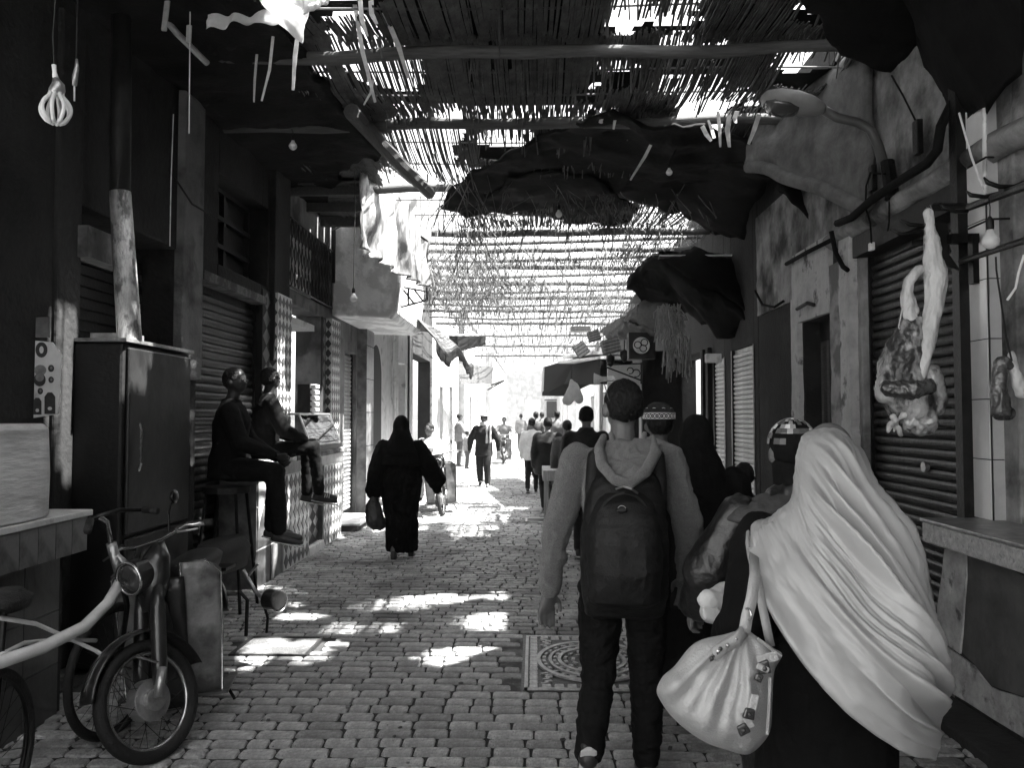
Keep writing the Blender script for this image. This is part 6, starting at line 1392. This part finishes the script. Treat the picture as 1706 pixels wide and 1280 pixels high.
# 10 --- group on the right, far
for lab, x_, Y, H, kw in (('man in a pale shirt and dark trousers walking away with the far group', 886, 16.5, 1.62, dict(top=m_lcoat, fit=.018, hem=.44, legs=m_coat)),
                          ('broad man in a dark jacket walking away, leftmost dark back before the pushcart', 913, 13.2, 1.60, dict(top=m_coat, fit=.035, hem=.40, legs=m_coat)),
                          ('person in a grey coat seen over the dark jacketed shoulder', 945, 12.4, 1.60, dict(top=m_gcoat, fit=.02, legs=m_coat)),
                          ('person in a dark beanie and hooded coat just left of the backpack wearer', 977, 9.0, 1.64, dict(top=m_coat, fit=.034, hem=.40, legs=m_coat, collar=.03)),
                          ('distant walker with dark hair at the back of the right-hand group', 893, 24, 1.66, dict(top=m_gcoat, legs=m_coat)),
                          ('distant walker in faded clothes behind the pale-shirted man', 903, 28, 1.66, dict(top=m_mcoat, legs=m_gcoat)),
                          ('very distant walker near the bright end of the street', 868, 36, 1.66, dict(top=m_mcoat, legs=m_gcoat)),
                          ('distant walker partly hidden between two dark jackets', 928, 21, 1.68, dict(top=m_mcoat, legs=m_coat))):
    person(lab, P(x_, 740, Y=Y).x, Y, H * U(.95, 1.05), U(-14, 14), kw, dict(anL=(-.05, -.08, .07), anR=(.05, .06, .05)) if 'very' not in lab else None, vox=.02 if Y < 14 else .03, hair='beanie' if 'beanie' in lab else 'short', fat=1.15 if 'broad' in lab or 'beanie' in lab else 1.0)
# 11 --- seated pair on the left counter
SIT = dict(pelvis=(0, -.02, .53), waist=(0, -.01, .62), hiL=(-.05, 0, .525), hiR=(.05, 0, .525), knL=(-.06, .24, .535), knR=(.06, .25, .54), anL=(-.06, .24, .25), anR=(.05, .29, .26), elL=(-.14, .06, .64), elR=(.14, .06, .64), wrL=(-.08, .2, .56), wrR=(.07, .2, .58))
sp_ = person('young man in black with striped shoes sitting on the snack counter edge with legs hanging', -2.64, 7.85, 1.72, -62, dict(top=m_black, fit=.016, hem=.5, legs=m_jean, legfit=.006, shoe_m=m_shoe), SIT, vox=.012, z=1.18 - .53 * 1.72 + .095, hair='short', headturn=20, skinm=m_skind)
for s_, an_ in (('L', sp_.G['anL']), ('R', sp_.G['anR'])):
    d = (sp_.Y * .09).normalized(); sd_ = d.cross(V((0, 0, 1)))
    for k in range(3):
        for sg in (-1, 1): MB().box(an_ + d * (.045 + .022 * k) + sd_ * .036 * sg + V((0, 0, -.022)), (.007, .007, .05), Euler((.0, .4, -.9))).build('shoe_stripe', m_pale, sp_.t)
SIT2 = dict(SIT); SIT2.update(knR=(.1, .21, .50), anR=(.14, .24, .22), knL=(-.06, .2, .49), anL=(-.08, .18, .21))
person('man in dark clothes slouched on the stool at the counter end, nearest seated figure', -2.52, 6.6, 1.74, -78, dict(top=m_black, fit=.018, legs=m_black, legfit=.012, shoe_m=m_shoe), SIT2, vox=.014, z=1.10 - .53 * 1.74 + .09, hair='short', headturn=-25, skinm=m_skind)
t = thing('stool', 'tall dark stool under the slouched man at the end of the snack counter', 'stool', (-2.55, 6.6, 0)); MB().cyl((-2.55, 6.58, .99), .19, .05).build('seat', m_dark, t)
for a in (-1, 1):
    for b_ in (-1, 1): MB().tube([(-2.55 + a * .12, 6.58 + b_ * .12, .97), (-2.55 + a * .2, 6.58 + b_ * .2, 0)], .014, 6).build('leg', m_steel_d, t)
# 12 --- person in white by the far motorbike
person('person in white clothes sitting on a parked motorbike beyond the woman in black', P(716, 770, Y=13.5).x, 13.5, 1.6, 150, dict(top=m_lcoat, fit=.03, hem=.42, legs=m_lcoat, legfit=.02), dict(SIT, elL=(-.16, .1, .66), wrL=(-.14, .25, .6)), vox=.02, z=-.12, fat=1.2)
# ------------------------------------------------------------------ two-wheelers
def frame_of(loc, fwd, lean=0.0):
    f_ = V((fwd[0], fwd[1], 0)).normalized(); l_ = V((0, 0, 1)).cross(f_)
    R = Matrix((f_, l_, V((0, 0, 1)))).transposed() @ Matrix.Rotation(lean, 3, 'X')
    return lambda x, y, z: V(loc) + R @ V((x, y, z)), R
def wheel(t, c, axis, r, tyre, spokes=28, drum=.06, rimm=None):
    ax = V(axis).normalized(); q_ = ax.to_track_quat('Z', 'Y')
    wh = MB().torus(c, r - tyre, tyre, ax, 56, 12).build('wheel', m_rub, t, smooth=True)
    MB().torus(c, r - tyre * 2.0, tyre * .42, ax, 56, 8).build('rim', rimm or m_chrome, wh, smooth=True)
    hb_ = MB(); hb_.cyl(c, drum, .07, ax, 28); hb_.cyl(c + ax * .045, drum * .55, .03, ax, 20); hb_.cyl(c - ax * .045, drum * .55, .03, ax, 20); hb_.build('hub', m_alu, wh, smooth=False, bevel=.004)
    s_ = MB()
    for k in range(spokes):
        a = 2 * math.pi * k / spokes; b_ = a + (.5 if k % 2 else -.5); o_ = ax * (.03 if k % 4 < 2 else -.03)
        s_.tube([c + o_ + q_ @ V((math.cos(b_) * drum * .9, math.sin(b_) * drum * .9, 0)), c + q_ @ V((math.cos(a) * (r - tyre * 2), math.sin(a) * (r - tyre * 2), 0))], .0016, 4)
    o = s_.build('spokes', m_steel_d, wh); o['kind'] = 'stuff'
    return wh
m_rub = mat('tyre_rubber', .008, .7, 30, .4, .4)
m_mop = mat('dark_moped_paint', .015, .3, 6, .5, .15, spec=.5, coat=.3, v2=.08, pscale=8, mid=.66)
m_shl = mat('worn_leg_shield_metal', .24, .4, 4, .5, .3, metal=.35, v2=.09, pscale=2.5, streak=.3)
def moped(label, loc, fwd, steer, full=True, lean=0.06, axle=None):
    Q, R = frame_of(loc, fwd, lean)
    if axle is not None:
        S = Matrix.Rotation(steer, 3, R @ V((.42, 0, -.9)).normalized()); HP = Q(.50, 0, .62); d_ = V(axle) - (HP + S @ (Q(.66, 0, .275) - HP))
        loc = (loc[0] + d_.x, loc[1] + d_.y, 0); Q, R = frame_of(loc, fwd, lean)
    t = thing('moped', label, 'moped', loc)
    S = Matrix.Rotation(steer, 3, R @ V((.42, 0, -.9)).normalized())
    HP = Q(.50, 0, .62)                      # steering pivot
    def QS(x, y, z): return HP + S @ (Q(x, y, z) - HP)
    lat = R @ V((0, 1, 0)); latS = S @ lat
    wheel(t, QS(.66, 0, .275), latS, .275, .030, drum=.095)
    wheel(t, Q(-.52, 0, .275), lat, .275, .032, drum=.07)
    # fork with leading link and cover, mudguard
    for s in (-1, 1):
        MB().tube([QS(.47, .055 * s, .80), QS(.52, .06 * s, .66), QS(.60, .065 * s, .42), QS(.63, .07 * s, .33)], [.026, .034, .036, .030], 10).build('fork_leg', m_mop, t, smooth=True)
        MB().tube([QS(.61, .085 * s, .40), QS(.67, .085 * s, .28)], .022, 8).build('link_arm', m_alu, t, smooth=True)
        MB().tube([QS(.63, .095 * s, .43), QS(.73, .095 * s, .50)], .007, 6).build('stay_rod', m_chrome, t)
    def mg(u, v):
        a = math.radians(20 + 150 * u); b_ = (v - .5) * 2.4; rr = .30 + .02 * math.cos(b_); 
        return QS(.66 + rr * math.cos(a), .052 * math.sin(b_), .275 + rr * math.sin(a))
    MB().grid(mg, 24, 8).build('mudguard', m_mop, t, smooth=True, solid=.003)
    MB().tube([QS(.66 + .325 * math.cos(math.radians(a)), .0, .275 + .325 * math.sin(math.radians(a))) for a in range(30, 170, 10)], .004, 5).build('mudguard_trim', m_chrome, t)
    # head, lamp, bars
    MB().loft([(QS(.50, 0, .66), latS * .04, (S @ R @ V((.05, 0, 0)))), (QS(.46, 0, .78), latS * .095, (S @ R @ V((.07, 0, 0)))), (QS(.44, 0, .88), latS * .11, (S @ R @ V((.08, 0, 0)))), (QS(.41, 0, .97), latS * .07, (S @ R @ V((.06, 0, 0))))], 20).build('nacelle', m_mop, t, smooth=True)
    fd = (S @ R @ V((1, 0, -.05))).normalized(); lc = QS(.53, 0, .84)
    hl = MB().cyl(lc, .078, .10, fd, 28, r2=.086).build('headlight', m_mop, t, smooth=False, bevel=.01)
    MB().torus(lc + fd * .05, .078, .008, fd, 28, 8).build('bezel', m_chrome, hl, smooth=True)
    MB().ball(lc + fd * .045, (.072, .072, .02), 20, 10, fd.to_track_quat('Z', 'Y').to_matrix()).build('lens', mat('lamp_lens', .04, .1, 20, .3, .1, spec=.8), hl, smooth=True)
    MB().tube([QS(.36, .34, .98), QS(.39, .26, 1.0), QS(.42, .10, .97), QS(.42, -.10, .97), QS(.39, -.26, 1.0), QS(.36, -.34, .98)], .011, 8).build('handlebar', m_chrome, t, smooth=True)
    for s in (-1, 1):
        MB().tube([QS(.37, .25 * s, 1.0), QS(.345, .37 * s, .975)], .017, 10).build('grip', m_rub, t, smooth=True)
        MB().tube([QS(.41, .2 * s, .995), QS(.44, .24 * s, .98), QS(.42, .35 * s, .965)], .006, 6).build('lever', m_alu, t, smooth=True)
    MB().tube([QS(.42, .16, 1.0), QS(.40, .17, 1.08), QS(.40, .21, 1.13)], .005, 6).build('mirror_stem', m_steel_d, t)
    MB().ball(QS(.40, .24, 1.15), (.05, .015, .035), 14, 8, R).build('mirror', m_steel_d, t, smooth=True)
    for k in range(3): MB().tube([QS(.46, .06 - .05 * k, .96), QS(.60, .02 - .03 * k, .84), QS(.52, .0, .70), Q(.42, .02, .55)], .005, 6).build('cable', m_rub, t, smooth=True)
    # leg shields: two tall worn panels either side of the head
    for s in (-1, 1):
        def ls(u, v, s=s):
            yy = (.08 + .19 * u) * s; z_ = .15 + .70 * v; x_ = .33 - .05 * u + .05 * (v - .5) ** 2 * 4 * .2 - .05 * (1 - v)
            return Q(x_ + (.08 * (u - 1) * (0 if u < 1 else 1)), yy * (1 - .12 * (1 - v)), z_ - (.05 * u ** 4 if v > .9 else 0))
        MB().grid(ls, 8, 16).build('leg_shield', m_shl, t, smooth=True, solid=.004)
        MB().tube([ls(0, 0), ls(0, 1), ls(.6, 1) + V((0, 0, .004)), ls(1, .97), ls(1, .5), ls(1, 0), ls(0, 0)], .006, 6).build('shield_rim', m_chrome, t, smooth=True)
    MB().grid(lambda u, v: Q(.35 - .04 * abs(u - .5) + .03 * (v - .5), (u - .5) * .2, .12 + .66 * v), 6, 10).build('centre_web', m_mop, t, smooth=True, solid=.004)
    for s in (-1, 1): MB().prism([Q(.29, .08 * s, .15), Q(.27, .27 * s, .15), Q(.02, .27 * s, .17), Q(.0, .08 * s, .17)], (0, 0, .012)).build('footboard', m_shl, t)
    for s in (-1, 1): MB().grid(lambda u, v: Q(.10 - .42 * u, .125 * s * (1 - .3 * u), .30 + .34 * v * (1 - .15 * u)), 8, 8).build('side_cover', m_mop, t, smooth=True, solid=.01)
    MB().tube([Q(.44, 0, .66), Q(.30, 0, .42), Q(.12, 0, .32), Q(-.15, 0, .34)], .04, 10).build('frame_tube', m_mop, t, smooth=True)
    e_ = MB(); e_.box(Q(-.02, 0, .27), (.26, .20, .17), R); e_.cyl(Q(.13, 0, .30), .06, .16, R @ V((1, 0, 0)), 16); e_.build('engine', m_alu, t, bevel=.012)
    f_ = MB()
    for k in range(7): f_.cyl(Q(.08 + k * .018, 0, .30), .075, .005, R @ V((1, 0, 0)), 16)
    o = f_.build('cooling_fins', m_steel_d, t); o['kind'] = 'stuff'
    MB().loft([(Q(-.05, 0, .48), R @ V((.26, 0, 0)), lat * .05), (Q(-.05, 0, .6), R @ V((.28, 0, 0)), lat * .10), (Q(-.1, 0, .68), R @ V((.24, 0, 0)), lat * .09)], 20, .7).build('fuel_tank', m_mop, t, smooth=True)
    MB().loft([(Q(-.28, 0, .70), R @ V((.30, 0, 0)), lat * .10), (Q(-.28, 0, .76), R @ V((.31, 0, 0)), lat * .12), (Q(-.28, 0, .79), R @ V((.27, 0, 0)), lat * .09)], 24, .6).build('seat', m_rub, t, smooth=True)
    MB().grid(lambda u, v: Q(-.52 + .31 * math.cos(math.radians(30 + 140 * u)), .06 * math.sin((v - .5) * 2.4), .275 + .31 * math.sin(math.radians(30 + 140 * u))), 20, 6).build('mudguard', m_mop, t, smooth=True, solid=.003)
    MB().tube([Q(.05, -.14, .22), Q(-.2, -.16, .2), Q(-.62, -.17, .24)], [.014, .022, .03], 10).build('exhaust', m_chrome, t, smooth=True)
    MB().tube([Q(.0, .12, .24), Q(-.02, .2, .1), Q(-.02, .24, .02)], .009, 6).build('side_stand', m_steel_d, t)
    for s in (-1, 1): MB().tube([Q(.0, .10 * s, .24), Q(.09 * s, .14 * s, .20), Q(.09 * s, .24 * s, .20)], .009, 6).build('pedal', m_alu, t)
    MB().b2(Q(-.75, 0, .62) - V((.1, .08, 0)), Q(-.75, 0, .64) + V((.1, .08, 0))).build('rack', m_steel_d, t)
    if full: MB().prism([Q(.545, .07, .02), Q(.545, -.07, .02), Q(.50, -.10, .03), Q(.46, .10, .03)], (0, 0, .05)).build('mudflap', m_rub, t) if False else None
    return t
wc = P(247, 1163, Y=3.72)
fw = V((.16, -.98, 0)).normalized()
STEER = math.radians(36)
# place so that the (steered) front axle lands on the photographed wheel
moped('old dark moped in the left foreground with worn metal leg shields', (0, 0, 0), (fw.x, fw.y), STEER, axle=(wc.x, wc.y, 0))
moped('dark moped parked in front of the seated person in white clothes', (P(735, 800, Y=13.2).x, 13.4, 0), (.1, -1), math.radians(10))
# silencer and lamp end of the second bike that juts out at the right
t = thing('motorbike', 'small low motorbike mostly hidden behind the foreground moped, dark round lamp jutting out', 'motorbike', P(455, 1000, Y=5.1)); q = lambda x, y, d=0: P(x, y, Y=5.1 + d)
MB().cyl(q(455, 1000), .065, .10, (1, -.5, 0), 24).build('lamp_body', m_mop, t, bevel=.01); MB().torus(q(466, 1003), .064, .006, (1, -.5, 0)).build('rim', m_chrome, t, smooth=True)
MB().tube([q(405, 950), q(425, 985), q(440, 1000)], .014, 8).build('bar', m_alu, t, smooth=True); MB().tube([q(412, 962), q(430, 940)], .009, 6).build('bar', m_alu, t); MB().tube([q(440, 1010), q(446, 1030), q(444, 1055)], .009, 6).build('stand', m_steel_d, t); MB().tube([q(398, 985), q(412, 1000), q(410, 1060)], .012, 8).build('strut', m_steel_d, t)

MB().loft([(q(370, 950, .7), V((.12, .1, 0)), V((0, .3, 0))), (q(370, 920, .7), V((.14, .1, 0)), V((0, .35, 0))), (q(370, 900, .7), V((.1, .05, 0)), V((0, .3, 0)))], 16).build('seat', m_rub, t, smooth=True)
# step-through bicycle at the far left
t = thing('bicycle', 'step-through bicycle with a thick pale curved frame tube at the left edge', 'bicycle', (-2.1, 3.4, 0))
fa, ra = V((-2.10, 3.98, .33)), V((-2.02, 2.92, .33)); fdir = (fa - ra).normalized(); lt = V((0, 0, 1)).cross(fdir)
wheel(t, fa, lt + fdir * .25, .33, .02, 30, .03, m_steel_d); wheel(t, ra, lt, .33, .02, 30, .04, m_steel_d)
hd0, hd1 = P(185, 905, Y=3.85), P(205, 975, Y=3.9)
MB().tube([hd0, hd1], .024, 10).build('head_tube', m_alu, t, smooth=True)
MB().tube([hd1, P(212, 1010, Y=3.95), fa + V((.03, 0, 0))], [.016, .014, .010], 8).build('fork', m_steel_d, t, smooth=True)
MB().tube([P(203, 965, Y=3.88), P(180, 1005, Y=3.75), P(140, 1045, Y=3.5), P(70, 1080, Y=3.2), P(0, 1104, Y=2.95), P(-120, 1110, Y=2.7)], .026, 12).build('frame_tube', mat('pale_frame_paint', .62, .25, 8, .15, .05, spec=.6), t, smooth=True)
MB().tube([P(192, 925, Y=3.86), P(225, 955, Y=3.95), P(242, 975, Y=4.0)], .018, 10).build('carrier_tube', m_alu, t, smooth=True)
for pts in ([(0, 1030, 2.95), (60, 1040, 3.2), (110, 1062, 3.4), (160, 1085, 3.6), (170, 1092, 3.6)], [(0, 1092, 3.0), (40, 1072, 3.2), (100, 1066, 3.4), (160, 1068, 3.6)]):
    MB().tube([P(a, b_, Y=c) for a, b_, c in pts], .009, 8).build('mudguard_stay', m_pale, t, smooth=True)
MB().tube([hd0, P(178, 870, Y=3.83), P(165, 862, Y=3.75)], .012, 8).build('stem', m_chrome, t, smooth=True)
MB().tube([P(150, 868, Y=3.5), P(165, 860, Y=3.75), P(200, 850, Y=3.95), P(240, 850, Y=4.0)], .011, 8).build('handlebar', m_steel_d, t, smooth=True)
for a, b_ in (((150, 868, 3.5), (146, 885, 3.35)), ((240, 850, 4.0), (262, 852, 3.95))): MB().tube([P(*a[:2], Y=a[2]), P(*b_[:2], Y=b_[2])], .017, 8).build('grip', m_rub, t, smooth=True)
MB().tube([ra + V((0, .05, 0)), V((-2.04, 3.05, .85))], .014, 8).build('seat_tube', m_steel_d, t)
MB().loft([(V((-2.04, 3.02, .86)), V((.09, 0, 0)), V((0, .13, 0))), (V((-2.04, 3.02, .90)), V((.10, 0, 0)), V((0, .14, 0))), (V((-2.04, 3.02, .93)), V((.06, 0, 0)), V((0, .1, 0)))], 16).build('saddle', m_rub, t, smooth=True)
# scooter rider far off
RY = 27.0; rx = P(840, 760, Y=RY).x
person('rider in a striped hooded robe coming down the street on a scooter', rx, RY, 1.62, 180, dict(robe=m_mcoat, fit=.02, hem=.2, hemw=.17), dict(SIT, elL=(-.19, .08, .68), elR=(.19, .08, .68), wrL=(-.17, .26, .62), wrR=(.17, .26, .62), knL=(-.1, .22, .5), knR=(.1, .22, .5)), vox=.03, z=-.05, hair='short')
moped('scooter under the robed rider far down the sunlit street', (rx, RY - .1, 0), (0, -1), 0.0, lean=0.0)
# ------------------------------------------------------------------ dusty air
hz = MB().b2((-152, -62, -1), (152, 302, 6.4)).build('haze', None); hz['kind'] = 'stuff'
mh = bpy.data.materials.new('dusty_air'); mh.use_nodes = True; N = mh.node_tree.nodes; N.remove(N['Principled BSDF'])
pv = N.new('ShaderNodeVolumePrincipled'); pv.inputs['Color'].default_value = (.95, .95, .95, 1); pv.inputs['Density'].default_value = .0010; pv.inputs['Anisotropy'].default_value = .5
mh.node_tree.links.new(pv.outputs[0], N['Material Output'].inputs['Volume']); hz.data.materials.append(mh)
SC.cycles.volume_step_rate = 4; SC.cycles.volume_bounces = 0
bpy.data.scenes.remove(SCR)
